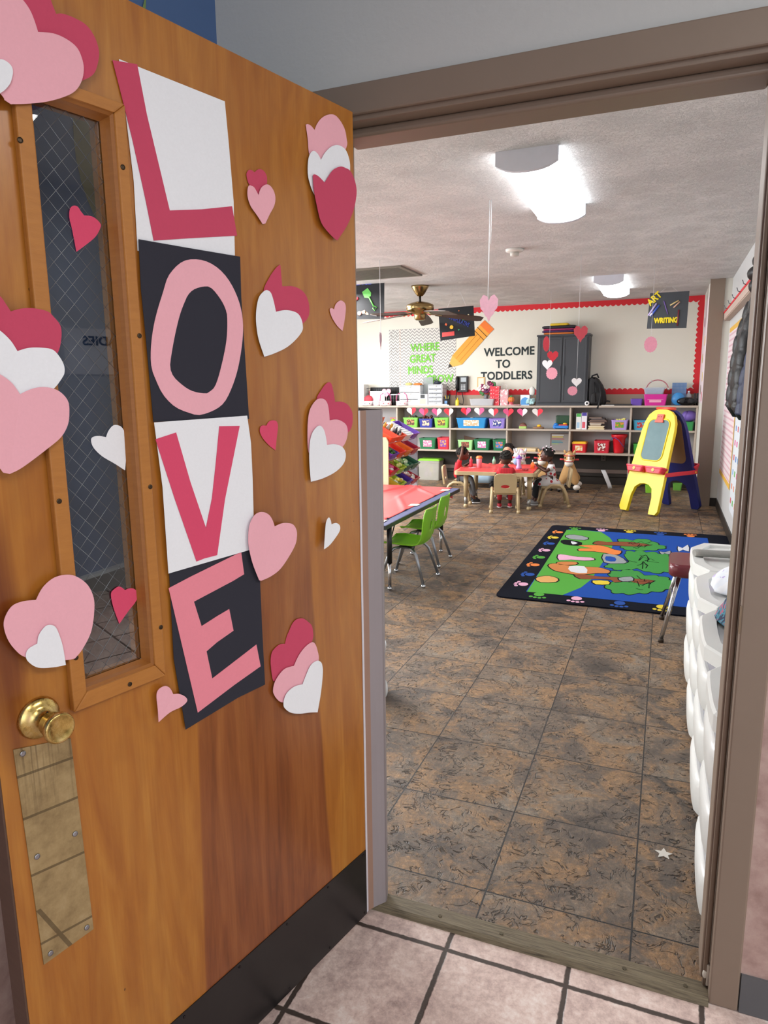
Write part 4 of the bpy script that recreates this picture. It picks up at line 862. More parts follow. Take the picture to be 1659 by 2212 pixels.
# garland of two-tone paper hearts along the shelf edge
def heart_pts(w_, h_, n=12):
    out = []
    for i in range(n * 2):
        a = 2 * PI * i / (n * 2); x = 16 * math.sin(a) ** 3; y = 13 * math.cos(a) - 5 * math.cos(2 * a) - 2 * math.cos(3 * a) - math.cos(4 * a)
        out.append((x / 32 * w_, (y - 2.5) / 29 * h_))
    return out
HP = dict(w='eceae8', r='e0293c', p='dd5788', d='c72c46')
for k, (x, lr) in enumerate(zip([-3.63, -3.431, -3.225, -3.035, -2.771, -2.568, -2.354, -2.136, -1.932, -1.716], ['wr', 'pr', 'pw', 'rw', 'rp', 'wp', 'wr', 'pr', 'pw', 'wr'])):
    nm = dict(w='white', r='red', p='pink')
    g = empty('garland_heart', (x, 10.122, 1.070 + (0.012 if k in (0, 4, 5) else 0)), random.uniform(-.15, .15), '%s and %s folded paper heart, %s in the shelf edge garland' % (nm[lr[0]], nm[lr[1]], ['first from the left', 'second from the left', 'third from the left', 'fourth from the left', 'fifth from the left', 'fifth from the right', 'fourth from the right', 'third from the right', 'second from the right', 'last on the right'][k]), 'paper heart', 'paper hearts along the shelf edge')
    hp = heart_pts(.155, .12)
    for s_, c in ((-1, lr[0]), (1, lr[1])):
        half = [p for p in hp if p[0] * s_ >= -1e-6]
        half.sort(key=lambda p: math.atan2(p[1], p[0] * s_ + .004))
        m = MB(); n = len(half)
        m.v += [(p[0], -abs(p[0]) * .25, p[1]) for p in half] + [(p[0], -abs(p[0]) * .25 + .0008, p[1]) for p in half]
        for i in range(n): m.face((i, (i + 1) % n, n + (i + 1) % n, n + i))
        m.face(range(n)); m.face([n + i for i in range(n)][::-1]); m.build('half', mat(HP[c], .7), g)
tag(MB().tube([(x, 10.124, 1.118 - .006 * math.sin(i * 1.3)) for i, x in enumerate([-3.72, -3.5, -3.3, -3.1, -2.9, -2.7, -2.5, -2.3, -2.1, -1.9, -1.66])], .0014, 5).build('garland_string', mat('e6dcd6', .7)), 'thin string carrying the paper heart garland', 'string')

# ------------------------------------------------------------------ things on top of the long shelf
def drawers(x0, x1, z, h, n, label, colr='e6e8ea', front='c9ccd0'):
    r = empty('drawer_tower', ((x0 + x1) / 2, 10.20, z), 0, label, 'drawer unit'); w_ = (x1 - x0) / 2; d = .22
    m = MB(); t_ = .008
    for b in ((-w_, -w_ + t_, 0, d, 0, h), (w_ - t_, w_, 0, d, 0, h), (-w_, w_, 0, d, 0, t_), (-w_, w_, 0, d, h - t_, h), (-w_, w_, d - t_, d, 0, h)): m.box(*b)
    for k in range(1, n): m.box(-w_, w_, 0, d, h * k / n - t_ / 2, h * k / n + t_ / 2)
    m.build('frame', mat(colr, .4), r, bevel=.002, seg=1)
    for k in range(n):
        z0, z1 = h * k / n + t_, h * (k + 1) / n - t_
        dr = MB().rbox(-w_ + t_ + .002, w_ - t_ - .002, -.004, d - .02, z0, z1 - .004, .004).build('drawer', mat(front, .25, name='cloudy_plastic'), r)
        MB().tube([(-.022, -.004, z1 - .012), (-.014, -.014, z1 - .022), (.014, -.014, z1 - .022), (.022, -.004, z1 - .012)], .004, 6).build('pull', mat('e8e3cf', .4), dr)
    return r
T = TOPZ
wb = empty('white_cabinet', (-4.52, 10.22, T), 0, 'white box file standing at the left end of the shelf top', 'box'); MB().rbox(-.05, .05, 0, .2, 0, .33, .005).build('body', mat('e6e4e2', .5), wb); MB().box(-.03, .03, -.002, 0, .2, .29).build('spine_label', mat('b8b6b4', .6), wb)
og = empty('desk_organizer', (-4.15, 10.30, T), 0, 'black wire desk organizer holding papers on the shelf top', 'organizer')
m = MB()
for k in range(18): m.cyl((-.28 + .033 * k, -.02, 0), (-.28 + .033 * k, .1 * 1.0, .27), .0025, seg=5)
for z_ in (.0, .09, .18, .27): m.tube([(-.29, -.03, z_), (.29, -.03, z_), (.29, .12, z_), (-.29, .12, z_)], .004, 6, closed=True)
m.box(-.29, .29, .115, .12, 0, .28); m.build('wire_frame', mat('1c1b1d', .4, .3), og)
MB().box(-.235, .02, -.04, -.037, .05, .22).build('white_papers', mat('e4e3e6', .7), og); MB().box(.03, .27, -.01, .08, .16, .175).build('metal_shelf', mat('bdbec2', .3, .6), og)
for k in range(5): MB().box(.06 + .04 * k, .085 + .04 * k, .0, .1, .0, .15 + .01 * (k % 3)).build('folder', mat(['2a2a2d', '3c3634', '23222a', '4a3c36', '262628'][k], .6), og)
def party_cup(x, w_, colr, spots, label, handle):
    c = empty('party_basket', (x, 10.19, T), 0, label, 'basket', 'heart printed party baskets'); r = w_ / 2
    t = NT('heart_print'); v = t.voro(t.coord(), 26).outputs['Distance']; t.color(t.mix(t.math('LESS_THAN', v, .30), colr, spots)); t.rough(.4)
    MB().lathe([(r * .9, 0), (r, .01), (r, .07), (r * .96, .072), (r * .95, .012), (0.001, .008)], (0, 0, 0), 24).build('bowl', t.m, c)
    if handle: MB().tube([(-r, 0, .06), (-r * .9, 0, .16), (-r * .4, 0, .19)], .006, 6).tube([(r, 0, .06), (r * .8, 0, .16), (r * .3, 0, .2)], .006, 6).build('striped_handle', mat('d4578c', .5), c)
party_cup(-4.405, .19, 'ece6e6', '8c7f92', 'white party basket in front of the red pouch', False)
party_cup(-4.245, .105, 'ece2e6', 'd88aa4', 'narrow pink spotted party basket between two wider ones', False)
party_cup(-4.09, .19, 'efe9ea', 'd63a4a', 'white party basket with a red heart in front of the papers', True)
party_cup(-3.815, .185, 'efe6ea', 'e07a98', 'pink heart party basket with striped handles by the drawers', True)
tag(MB().ell((-4.40, 10.24, T + .09), .075, .04, .07).build('red_pouch', mat('c23a48', .6)), 'round red pouch behind the leftmost party basket', 'pouch')
bl = empty('party_balloon', (-4.10, 10.26, T + .072), 0, 'pale pink heart balloon on a stick above the party basket', 'balloon')
MB().prism([(a, b + .14) for a, b in heart_pts(.15, .14)], -.012, .012, 'xz').build('heart', mat('eba6b4', .4), bl, bevel=.006); MB().cyl((0, 0, -.06), (0, 0, .09), .003).build('stick', mat('e8dcdc', .5), bl)
drawers(-3.862, -3.522, T, .305, 3, 'white three drawer plastic organizer on the shelf top')
tag(MB().ell((-3.74, 10.3, T + .325), .06, .05, .025).build('bread_toy', mat('d8c67c', .6)), 'pale yellow roll lying on the three drawer organizer', 'toy'); tag(MB().ell((-3.59, 10.29, T + .322), .075, .04, .02).build('orange_cloth', mat('d8762f', .7)), 'orange and red cloth lying on the three drawer organizer', 'cloth')
sh_ = empty('sign_holder', (-3.445, 10.36, T), 0, 'clear upright acrylic sign holder between the two drawer organizers', 'sign holder')
MB().box(-.075, .075, 0, .006, .01, .42).build('panel', mat('a9b2b4', .1, alpha=.55, name='clear_acrylic'), sh_); MB().box(-.08, .08, -.03, .05, 0, .008).build('foot', mat('c8ced0', .15), sh_); fm = MB(); [fm.box(*b) for b in ((-.078, -.072, -.002, .008, .01, .42), (.072, .078, -.002, .008, .01, .42), (-.078, .078, -.002, .008, .415, .423))]; fm.build('edge', mat('8c9496', .2), sh_)
cn = empty('wipes_box', (-3.478, 10.19, T), 0, 'white canister with a black top label in front of the clear sign', 'box')
MB().rbox(-.08, .08, 0, .11, 0, .172, .012).build('body', mat('dcdcde', .4), cn); MB().rbox(-.035, .035, -.002, .0, .11, .165, .001).build('black_label', mat('22262a', .4), cn); MB().box(-.05, .05, -.002, 0, .02, .10).build('grey_label', mat('b9b9a8', .6), cn)
drawers(-3.393, -3.166, T, .315, 5, 'narrow white five drawer plastic tower on the shelf top', 'dadde3', 'b9bec6')
tag(MB().ell((-3.27, 10.3, T + .34), .06, .05, .025).tube([(-3.33, 10.28, T + .33), (-3.28, 10.27, T + .385), (-3.21, 10.28, T + .33)], .008, 6).build('tape_dispenser', mat('23283a', .35)), 'black and blue tape dispenser on the five drawer tower', 'tape dispenser')
pc = empty('pen_cup', (-3.102, 10.22, T), 0, 'black pen cup with pens and scissors beside the five drawer tower', 'pen cup')
MB().lathe([(.045, 0), (.048, .1), (.044, .1), (.04, .006)], (0, 0, 0), 20).build('cup', mat('26272c', .4), pc); MB().box(-.02, .02, -.05, -.047, .03, .07).build('blue_label', mat('5a86b8', .5), pc)
for dx, dz, c, r in ((-.02, .15, 'd8b93a', .006), (0, .16, '3a3f48', .007), (.05, .17, '1c1d22', .013), (.03, .14, '9aa23a', .006), (-.035, .13, '1c1d22', .012)): MB().cyl((dx * .4, 0, .02), (dx, -.01, dz), r).build('pen', mat(c, .4), pc)
tag(MB().box(-3.42, -3.05, 10.155, 10.175, T, T + .012).box(-3.36, -3.08, 10.15, 10.19, T + .012, T + .022, .08).build('loose_papers', mat('dfe0e8', .7)), 'loose white papers lying at the shelf edge before the drawer tower', 'papers')
gb = empty('glue_bottle', (-2.928, 10.19, T), 0, 'small yellow squeeze bottle below the wall phone', 'bottle')
MB().lathe([(.026, 0), (.028, .01), (.028, .07), (.018, .085), (.012, .09)], (0, 0, 0), 18).build('body', mat('ecd23a', .35), gb); MB().lathe([(.011, .09), (.006, .118)], (0, 0, 0), 12).build('nozzle', mat('e8c81e', .35), gb)
ph = empty('wall_phone', (-2.93, 10.47, 1.35), 0, 'black wall telephone with keypad and coiled cord on the far wall', 'telephone')
MB().rbox(-.09, .095, -.045, .012, 0, .235, .012).build('body', mat('1f2126', .35), ph, bevel=.004); MB().tube([(-.06, -.055, .03), (-.066, -.075, .06), (-.066, -.075, .19), (-.06, -.055, .225)], .021, 10).build('handset', mat('18191d', .3), ph)
kp_ = MB(); [kp_.box(-.01 + .026 * i, .006 + .026 * i, -.049, -.045, .03 + .022 * j, .044 + .022 * j) for i in range(3) for j in range(4)]; kp_.build('keypad', mat('c9cdd2', .4), ph); MB().box(-.015, .07, -.0475, -.045, .15, .215).build('display', mat('a9b2b8', .3), ph)
MB().tube([(-.07, -.05, .03), (-.085, -.06, -.08), (-.05, -.07, -.17), (.03, -.07, -.19), (.035, -.05, -.13), (0.0, -.03, .0)], .007, 8).build('cord', mat('1c1d20', .5), ph)
tr2 = empty('clear_tray', (-2.55, 10.19, T), 0, 'clear plastic tray of white paper on the shelf top', 'tray')
R_ = lambda a, z_: [(x, y, z_) for x, y in rrect(-.17 - a, .17 + a, -.02 - a * .3, .17 + a * .3, .02)]
MB().loft([R_(0, 0), R_(.018, .092), R_(.024, .094), R_(.024, .098), R_(.012, .098), R_(-.006, .006)], True, False).build('tub', mat('c9cbd0', .2, alpha=.6, name='clear_tray_plastic'), tr2); MB().box(-.15, .15, 0, .15, .006, .03).build('paper_stack', mat('e6e4e4', .7), tr2)
vs = empty('flower_vase', (-2.53, 10.36, T), 0, 'glass vase with purple and white artificial flowers before the far wall', 'vase')
MB().lathe([(.03, 0), (.045, .05), (.03, .13), (.035, .16), (.03, .16), (.026, .13), (.04, .05)], (0, 0, 0), 20).build('vase', mat('7d8288', .1, alpha=.7, name='smoky_glass'), vs)
rf = random.Random(4)
stm = MB(); [stm.cyl((0, 0, .06), (rf.uniform(-.09, .09), rf.uniform(-.04, .04), .25), .003, seg=5) for _ in range(9)]; stm.build('stems', mat('3c6b3a', .6), vs)
for k in range(15):
    a = rf.uniform(0, 6.28); x, z_ = (.02 + .075 * math.cos(a), .27 + .06 * math.sin(a)) if k > 3 else (-.10 + .03 * k, .24 + .03 * (k % 2)); c = ['7c1f55', '6a2a4e', '93305c', 'a8305a', '5a2450'][k % 5] if k > 3 else 'ebe6e2'
    fl = MB(); 
    for j in range(7): fl.ell((x + .02 * math.cos(j * .9), -.03 + .01 * math.sin(j * 2), z_ + .02 * math.sin(j * .9)), .018, .012, .018, 8, 5)
    fl.build('flower', mat(c, .6), vs)
lv = MB(); [lv.ell((x, -.02, z_), .022, .006, .045, 8, 5) for x, z_ in ((-.08, .2), (-.05, .18), (.07, .2), (.1, .31), (.13, .3))]; lv.build('leaves', mat('3f7a3f', .6), vs)
zz = T
def dots(name, a, b, sc_, thr=.28):
    t = NT(name); v = t.voro(t.coord(), sc_).outputs['Distance']; t.color(t.mix(t.math('LESS_THAN', v, thr), a, b)); t.rough(.45); return t.m
PD = dots('red_dotted_card', 'd4263a', 'f0d8da', 42)
for k, (h, l) in enumerate([(.062, 'lowest'), (.052, 'second from the bottom'), (.052, 'third from the bottom'), (.052, 'fourth from the bottom'), (.062, 'topmost')]):
    b = empty('gift_box', (-2.368, 10.24, zz), 0, 'red white-dotted gift box, %s of the stack by the flowers' % l, 'gift box', 'stacked red dotted gift boxes')
    MB().box(-.068, .068, -.03, .07, 0, h - .016).build('base', PD, b); MB().box(-.073, .073, -.035, .075, h - .016, h - .001).build('lid', PD, b); zz += h
gbag = empty('gift_bag', (-2.23, 10.22, T), 0, 'pink and white floral gift bag right of the red gift boxes', 'gift bag')
MB().loft([[(x, y, 0) for x, y in ((-.055, 0), (.055, 0), (.055, .06), (-.055, .06))], [(x, y, .23) for x, y in ((-.058, 0), (.058, 0), (.058, .06), (-.058, .06))]], True, False).build('bag', dots('floral_bag', 'd8a0a6', 'ece0e0', 34, .4), gbag)
MB().tube([(-.03, 0, .22), (-.035, 0, .28), (-.02, 0, .31)], .003, 5).tube([(.03, 0, .22), (.04, 0, .28), (.02, 0, .31)], .003, 5).build('ribbon_handle', mat('e8e0e2', .5), gbag)
pk = empty('pumpkin_jar', (-2.12, 10.21, T), 0, 'orange pumpkin shaped jar with green lid on a pink stand', 'jar')
MB().lathe([(.035, 0), (.03, .05), (.001, .05)], (0, 0, 0), 16).build('stand', mat('cf5560', .5), pk); pm_ = MB(); [pm_.ell((.022 * math.cos(a * PI / 3), .022 * math.sin(a * PI / 3), .085), .026, .026, .038, 10, 8) for a in range(6)]; pm_.build('body', mat('dd7d3c', .4), pk); MB().lathe([(.022, .118), (.018, .13), (.006, .135), (.005, .15)], (0, 0, 0), 12).build('lid', mat('4aa04e', .5), pk)
tag(MB().lathe([(.11, .0), (.125, .012), (.12, .014), (.1, .004)], (-2.08, 10.27, T), 24).build('party_plate', dots('pink_plate', 'd9a5ae', 'f0e6e6', 30)), 'flat pink and white party plate under the orange jar', 'plate').location = (0.0, 0, 0)
ts = empty('tissue_box', (-1.92, 10.24, T), 0, 'white tissue box with a blue wave left of the black cabinet', 'tissue box'); MB().box(-.065, .065, -.03, .08, 0, .15).build('carton', mat('dfe6ee', .5), ts); MB().prism([(-.06, .01), (.06, .01), (.06, .09), (.03, .11), (0, .12), (-.04, .10), (-.06, .07)], -.032, -.0305, 'xz').build('blue_wave', mat('4f93cf', .5), ts)
pf = MB(); rp = random.Random(3); [pf.ell((-1.835 + rp.uniform(-.05, .05), 10.18 + rp.uniform(-.005, .03), T + .03 + rp.uniform(0, .055)), .022, .02, .022, 8, 6) for _ in range(22)]
tag(pf.build('pom_pom_ball', mat('a9cfd4', .8)), 'pale blue and white frilly ball at the foot of the black cabinet', 'decoration'); tag(MB().ell((-1.84, 10.33, T + .20), .045, .02, .07).cyl((-1.84, 10.33, T), (-1.84, 10.33, T + .15), .004).lathe([(.03, 0), (.03, .006)], (-1.84, 10.33, T)).build('white_bell', mat('dcdad4', .5)), 'white round ornament on a stand beside the tissue box', 'ornament')
# black metal cabinet
cb = empty('metal_cabinet', (-1.40, 10.17, T), 0, 'tall dark grey two door metal cabinet on top of the shelf', 'cabinet')
CBM = mat('3c4046', .5, var=.05, name='dark_grey_cabinet')
MB().box(-.355, .355, .012, .30, 0, .96).build('body', CBM, cb, bevel=.003); MB().box(-.365, .365, -.004, .305, .96, .985).build('top', CBM, cb, bevel=.003); MB().box(-.36, .36, -.002, .30, 0, .03).build('plinth', CBM, cb, bevel=.003)
for s_ in (-1, 1):
    d = MB().box(min(s_ * .004, s_ * .335), max(s_ * .004, s_ * .335), 0.0, .012, .04, .95).build('door', CBM, cb, bevel=.004)
    fr_ = MB(); a, b = sorted((s_ * .012, s_ * .325))
    for q_ in ((a, b, .05, .075), (a, b, .915, .94), (a, a + .02, .075, .915), (b - .02, b, .075, .915)): fr_.box(q_[0], q_[1], -.005, 0, q_[2], q_[3])
    fr_.build('raised_edge', CBM, d, bevel=.003)
    MB().rbox(s_ * .03 - .006, s_ * .03 + .006, -.012, 0, .42, .55, .004).build('handle', mat('33363b', .4), d)
TAPE = None
zc = T + .985
for k, (c, w_, h, nm) in enumerate([('d8762f', .21, .028, 'orange'), ('3a2050', .235, .03, 'purple'), ('9c2f5c', .22, .024, 'crimson'), ('20202a', .235, .04, 'black and pink'), ('d9b92f', .13, .032, 'yellow')]):
    o = MB(); o.loft([[(-1.47 + x, 10.32 + y, zc + h * t_) for x, y in rrect(-w_ * s_, w_ * s_, -.12 * s_, .12 * s_, .03)] for s_, t_ in ((.9, 0), (1, .3), (1, .75), (.9, 1))])
    tag(o.build('folded_bag', mat(c, .6, bump=.3)), nm + ' folded bag ' + ('at the bottom' if k == 0 else 'on top' if k == 4 else 'within') + ' of the pile on the dark cabinet', 'bag'); zc += h
# backpack
bp2 = empty('backpack', (-.93, 10.25, T), 0, 'black backpack slumped against the right side of the dark cabinet', 'backpack')
BPM = mat('17171a', .7, bump=.25, name='black_backpack_cloth')
MB().loft([[(x + dx, y, z_) for x, y in rrect(-w_, w_, -.06, .10, .05)] for z_, w_, dx in ((0, .10, .02), (.06, .125, .015), (.18, .12, 0), (.28, .10, -.02), (.36, .07, -.045), (.39, .03, -.05))]).build('body', BPM, bp2); MB().loft([[(x + .01, y, z_) for x, y in rrect(-w_, w_, -.10, -.05, .03)] for z_, w_ in ((.02, .07), (.05, .085), (.15, .08), (.18, .05))]).build('front_pocket', BPM, bp2)
MB().tube([(-.09, 0, .35), (-.06, -.02, .41), (-.0, -.02, .43), (.02, 0, .38)], .012, 8).build('carry_loop', BPM, bp2); MB().tube([(.04, -.06, .30), (.07, -.10, .15), (.05, -.11, .02), (.03, -.115, -.04)], .014, 8).build('shoulder_strap', BPM, bp2); MB().tube([(-.03, -.06, .32), (-.02, -.105, .2), (.0, -.11, .05)], .012, 8, flat=.5).build('shoulder_strap', BPM, bp2); MB().tube([(.1, 0, .04), (.15, -.02, .06), (.19, -.02, .05)], .012, 8).build('side_strap', BPM, bp2)
tag(MB().lathe([(.014, -.05), (.031, -.05), (.031, .05), (.014, .05)], (-1.043, 10.20, T + .031), 24, 'y', cap=False).build('paper_roll', mat('e9e9ea', .7)), 'white paper roll lying end-on at the foot of the backpack', 'roll')
tag(MB().box(-.80, -.45, 10.17, 10.36, T, T + .018).build('laptop', mat('232326', .4), bevel=.004), 'flat black closed laptop on the shelf top', 'laptop'); tag(MB().box(-.85, -.68, 10.15, 10.165, T, T + .008).build('white_paper_slip', mat('d8d6d2', .6)), 'white paper slip at the edge before the black laptop', 'paper')
bin_('storage_bin', -.474, -.316, T, .088, '6c4fb0', 'small purple bin on the shelf top left of the magenta one')
mg = bin_('storage_bin', -.306, -.004, T, .15, 'd52f9a', 'magenta bin with two pale strip labels on the shelf top', y=10.17)
for a, z_ in ((.10, .092), (.075, .055)):
    l_ = MB().rbox(-a, a, .008, .0095, z_ - .014, z_ + .018, .0005).build('word_label', mat('e8a8c0', .6), mg)
bin_('storage_bin', -.312, -.04, T + .1505, .088, 'c9d6e4', 'clear bin of blue papers resting on the magenta bin', y=10.18, dep=.2, clear=True)
tag(MB().rbox(-.28, -.08, 10.2, 10.36, T + .165, T + .215, .01).build('blue_box', mat('4d86c8', .5)), 'blue and white packet inside the clear bin', 'packet')
td = empty('tiara', (-.14, 10.27, T + .21), 0, 'arched pink headband with silver balls above the magenta bin', 'headband')
MB().tube([(.14 * math.cos(a * PI / 12), 0, .13 * math.sin(a * PI / 12) - .0) for a in range(13)], .007, 8).build('band', mat('b86a74', .4), td); MB().ell((.14, 0, .01), .02, .02, .02).ell((-.08, 0, .115), .016, .016, .016).build('silver_ball', mat('e6e2dc', .15, .6), td)
bc = empty('blue_crate', (.135, 10.32, T), 0, 'light blue ribbed plastic crate on end behind the black speaker', 'crate'); m = MB(); [m.box(-.085 + .017 * k, -.079 + .017 * k, 0, .01, 0, .30) for k in range(11)]; [m.box(-.088, .092, 0, .012, z_, z_ + .008) for z_ in (.0, .05, .10, .15, .2, .25, .292)]; m.build('grid', mat('7fa6d8', .4), bc); MB().box(-.088, .092, .012, .05, 0, .30).build('back', mat('a9c0dc', .4), bc)
tag(MB().lathe([(.001, -.02), (.08, -.02), (.085, 0), (.08, .01), (.001, .012)], (.13, 10.25, T + .085), 28, 'y').build('blue_ball', mat('3d8fd0', .4)), 'round blue toy drum left of the black speaker', 'toy')
bm_ = empty('speaker', (.24, 10.22, T), 0, 'rounded black portable speaker at the right end of the shelf top', 'speaker'); MB().ell((0, 0, .055), .128, .055, .055, 24, 12).build('body', mat('0f1013', .15), bm_); MB().ell((-.05, -.035, .062), .045, .02, .035).ell((.05, -.035, .062), .045, .02, .035).build('grille', mat('1e2024', .7), bm_)
ct = empty('soap_bottle', (.26, 10.33, T), 0, 'clear plastic bottle behind the black speaker', 'bottle'); MB().lathe([(.032, 0), (.035, .02), (.035, .13), (.015, .16), (.012, .17)], (0, 0, 0), 18).build('body', mat('c9ccd4', .15, alpha=.7), ct); MB().lathe([(.014, .17), (.014, .19)], (0, 0, 0), 12).build('cap', mat('d8dadf', .3), ct)
for k in range(2): tag(MB().cyl((.335 + .03 * k, 10.30, T), (.335 + .03 * k, 10.29, T + .16), .012).build('marker_pen', mat('2a2b30', .4)), ('left' if k == 0 else 'right') + ' of two upright black canisters at the right end of the shelf', 'canister')
RUG = {'green':[(-.843,4.739),(-.864,6.992),(-.697,7.024),(-.535,6.994),(-.439,6.768),(-.386,6.544),(-.386,6.144),(-.417,5.765),(-.439,5.428),(-.454,5.207),(-.5,4.972),(-.598,4.743)],'tree1':[(-.301,6.445),(-.339,6.612),(-.302,6.723),(-.226,6.688),(-.156,6.773),(-.067,6.706),(-.008,6.582),(0.041,6.529),(-.006,6.41),(-.087,6.348),(-.196,6.31),(-.281,6.347)],'trunk1':[(-.556,6.463),(-.514,6.573),(-.437,6.541),(-.324,6.595),(-.208,6.606),(-.064,6.541),(-.201,6.444),(-.343,6.43),(-.514,6.406)],'tree2':[(-.255,6.126),(-.192,6.225),(-.097,6.233),(-.003,6.215),(0.076,6.149),(0.115,6.012),(0.107,5.728),(0.041,5.625),(-.055,5.591),(-.143,5.666),(-.215,5.603),(-.315,5.605),(-.36,5.7),(-.301,5.777),(-.214,5.837)],'tree3':[(-.327,5.417),(-.26,5.518),(-.164,5.568),(-.087,5.452),(0.007,5.461),(0.077,5.388),(0.117,5.285),(0.055,5.129),(-.031,5.046),(-.106,4.984),(-.203,4.941),(-.284,4.984),(-.318,5.129),(-.267,5.241)],'trunk3':[(-.586,5.298),(-.517,5.338),(-.415,5.309),(-.296,5.327),(-.154,5.339),(-.014,5.332),(-.103,5.197),(-.186,5.261),(-.287,5.187),(-.314,5.248),(-.432,5.23),(-.525,5.196)],'bear':[(-.815,5.51),(-.793,5.586),(-.741,5.593),(-.658,5.566),(-.541,5.563),(-.44,5.588),(-.346,5.514),(-.352,5.433),(-.424,5.407),(-.517,5.338),(-.588,5.313),(-.666,5.336),(-.749,5.38)],'beararm':[(-.761,5.643),(-.7,5.688),(-.618,5.694),(-.614,5.615),(-.738,5.571)],'shirt':[(-.654,5.539),(-.542,5.579),(-.502,5.379),(-.621,5.378)],'deer':[(-.672,6.315),(-.512,6.385),(-.421,6.333),(-.359,6.252),(-.302,6.226),(-.308,6.107),(-.353,6.06),(-.417,6.101),(-.517,6.131),(-.641,6.107),(-.645,6.2),(-.542,6.249)],'rabbit':[(-.792,5.905),(-.745,5.922),(-.629,5.881),(-.522,5.895),(-.489,5.828),(-.563,5.772),(-.67,5.77),(-.759,5.72)],'raccoon':[(-.435,6.063),(-.318,6.041),(-.233,5.83),(-.3,5.766),(-.404,5.77)],'book':[(-.408,5.978),(-.333,5.961),(-.324,5.827),(-.396,5.831)],'skunk':[(-.842,6.474),(-.779,6.519),(-.665,6.447),(-.679,6.312),(-.801,6.341)],'skunkw':[(-.758,6.473),(-.691,6.416),(-.727,6.345)],'bush':[(-.835,6.71),(-.764,6.775),(-.63,6.686),(-.648,6.564),(-.788,6.585)],'hedgehog':[(-.842,5.092),(-.817,5.165),(-.76,5.201),(-.691,5.151),(-.689,5.056),(-.791,5.01)],'bird':[(-.265,5.314),(-.18,5.384),(-.163,5.278),(-.231,5.23)],'squirrel':[(-.439,5.179),(-.335,5.207),(-.322,5.118),(-.407,5.088)],'butterfly':[(0.159,6.57),(0.196,6.515),(0.243,6.67),(0.244,6.398),(0.198,6.455),(0.163,6.363)],'butterfly2':[(0.009,6.315),(0.049,6.297),(0.096,6.366),(0.089,6.234),(0.05,6.259),(0.03,6.207)]}
PAWS = [('orange',-.935,6.857),('yellow',-.94,6.594),('blue',-.937,6.323),('pink',-.934,6.044),('green',-.936,5.773),('orange',-.938,5.506),('blue',-.925,5.203),('pink',-.922,4.921),('green',-.753,4.675),('pink',-.499,4.669),('blue',-.219,4.662),('yellow',0.043,4.672),('green',-.796,7.077),('pink',-.536,7.096),('yellow',-.273,7.118),('blue',0.008,7.106),('orange',0.276,7.11)]
# ------------------------------------------------------------------ rug
RX0, RX1, RY0, RY1 = -1.035, 0.600, 4.57, 7.21
t0 = NT('cut_pile'); 
def pile(hx, name):
    t = NT(name); p = t.coord(); f = t.noise(p, 260, 3, 0.7); c = lin(hx)
    t.color(t.mix(f, tuple(x * .75 for x in c[:3]), tuple(min(1, x * 1.2) for x in c[:3]))); t.rough(0.95); t.b.inputs['Specular IOR Level'].default_value = .1; t.bump(f, .5, .003); return t.m
RC = dict(border='101420', blue='2450a8', green='58a645', leaf='47964a', orange='e8884a', yellow='e3cb45', pink='e3aecb', brown='8a5138', bear='c9824d', white='d9dde4', grey='9aa0a4', paw_blue='2f55a5', black='14161c', tan='d9a86a')
RCM = {k: pile(v, 'rug_pile_' + k) for k, v in RC.items()}
rg = empty('area_rug', ((RX0 + RX1) / 2, (RY0 + RY1) / 2, 0), 0, 'blue and green forest animal rug with a black paw print border', 'rug')
ox, oy = (RX0 + RX1) / 2, (RY0 + RY1) / 2
m = MB().use(RCM['border'])
m.prism(rrect(RX0 - ox, RX1 - ox, RY0 - oy, RY1 - oy, .06, 4), 0.0, .010)
m.use(RCM['blue']).prism([(-.85 - ox, 4.745 - oy), (.42 - ox, 4.745 - oy), (.42 - ox, 7.025 - oy), (-.85 - ox, 7.025 - oy)], .010, .0112)
def patch(poly, key, lv, grow=0.0, smooth=True, ruffle=0.0):
    P = curve_pts(poly, 6 if ruffle else 2) if smooth else poly
    if ruffle:
        cx = sum(p[0] for p in P) / len(P); cy = sum(p[1] for p in P) / len(P)
        P = [(cx + (p[0] - cx) * (1 + ruffle * abs(math.sin(i * .52))), cy + (p[1] - cy) * (1 + ruffle * abs(math.sin(i * .52)))) for i, p in enumerate(P)]
    if grow:
        cx = sum(p[0] for p in P) / len(P); cy = sum(p[1] for p in P) / len(P)
        P = [(p[0] + grow * (p[0] - cx) / math.hypot(p[0] - cx, p[1] - cy), p[1] + grow * (p[1] - cy) / math.hypot(p[0] - cx, p[1] - cy)) for p in P]
    m.use(RCM[key]).prism([(a - ox, b - oy) for a, b in P], .0112, .0112 + .0003 * lv)
patch([tuple(p) for p in RUG['green']], 'green', 1, 0, False)
for k, key, lv in (('tree1', 'leaf', 3), ('trunk1', 'brown', 5), ('tree2', 'leaf', 3), ('tree3', 'leaf', 3), ('trunk3', 'brown', 5), ('bear', 'bear', 5), ('beararm', 'bear', 5), ('shirt', 'white', 7), ('deer', 'orange', 5), ('rabbit', 'pink', 5), ('raccoon', 'grey', 5), ('book', 'blue', 7), ('skunk', 'black', 4), ('skunkw', 'white', 6), ('bush', 'grey', 4), ('hedgehog', 'tan', 4), ('bird', 'grey', 7), ('squirrel', 'yellow', 6), ('butterfly', 'white', 4), ('butterfly2', 'grey', 4)):
    if k not in ('skunkw', 'book', 'shirt'): patch(RUG[k], 'black', lv, .011, ruffle=.16 if key == 'leaf' else 0)
    patch(RUG[k], key, lv + 1, ruffle=.16 if key == 'leaf' else 0)
rr_ = random.Random(9)
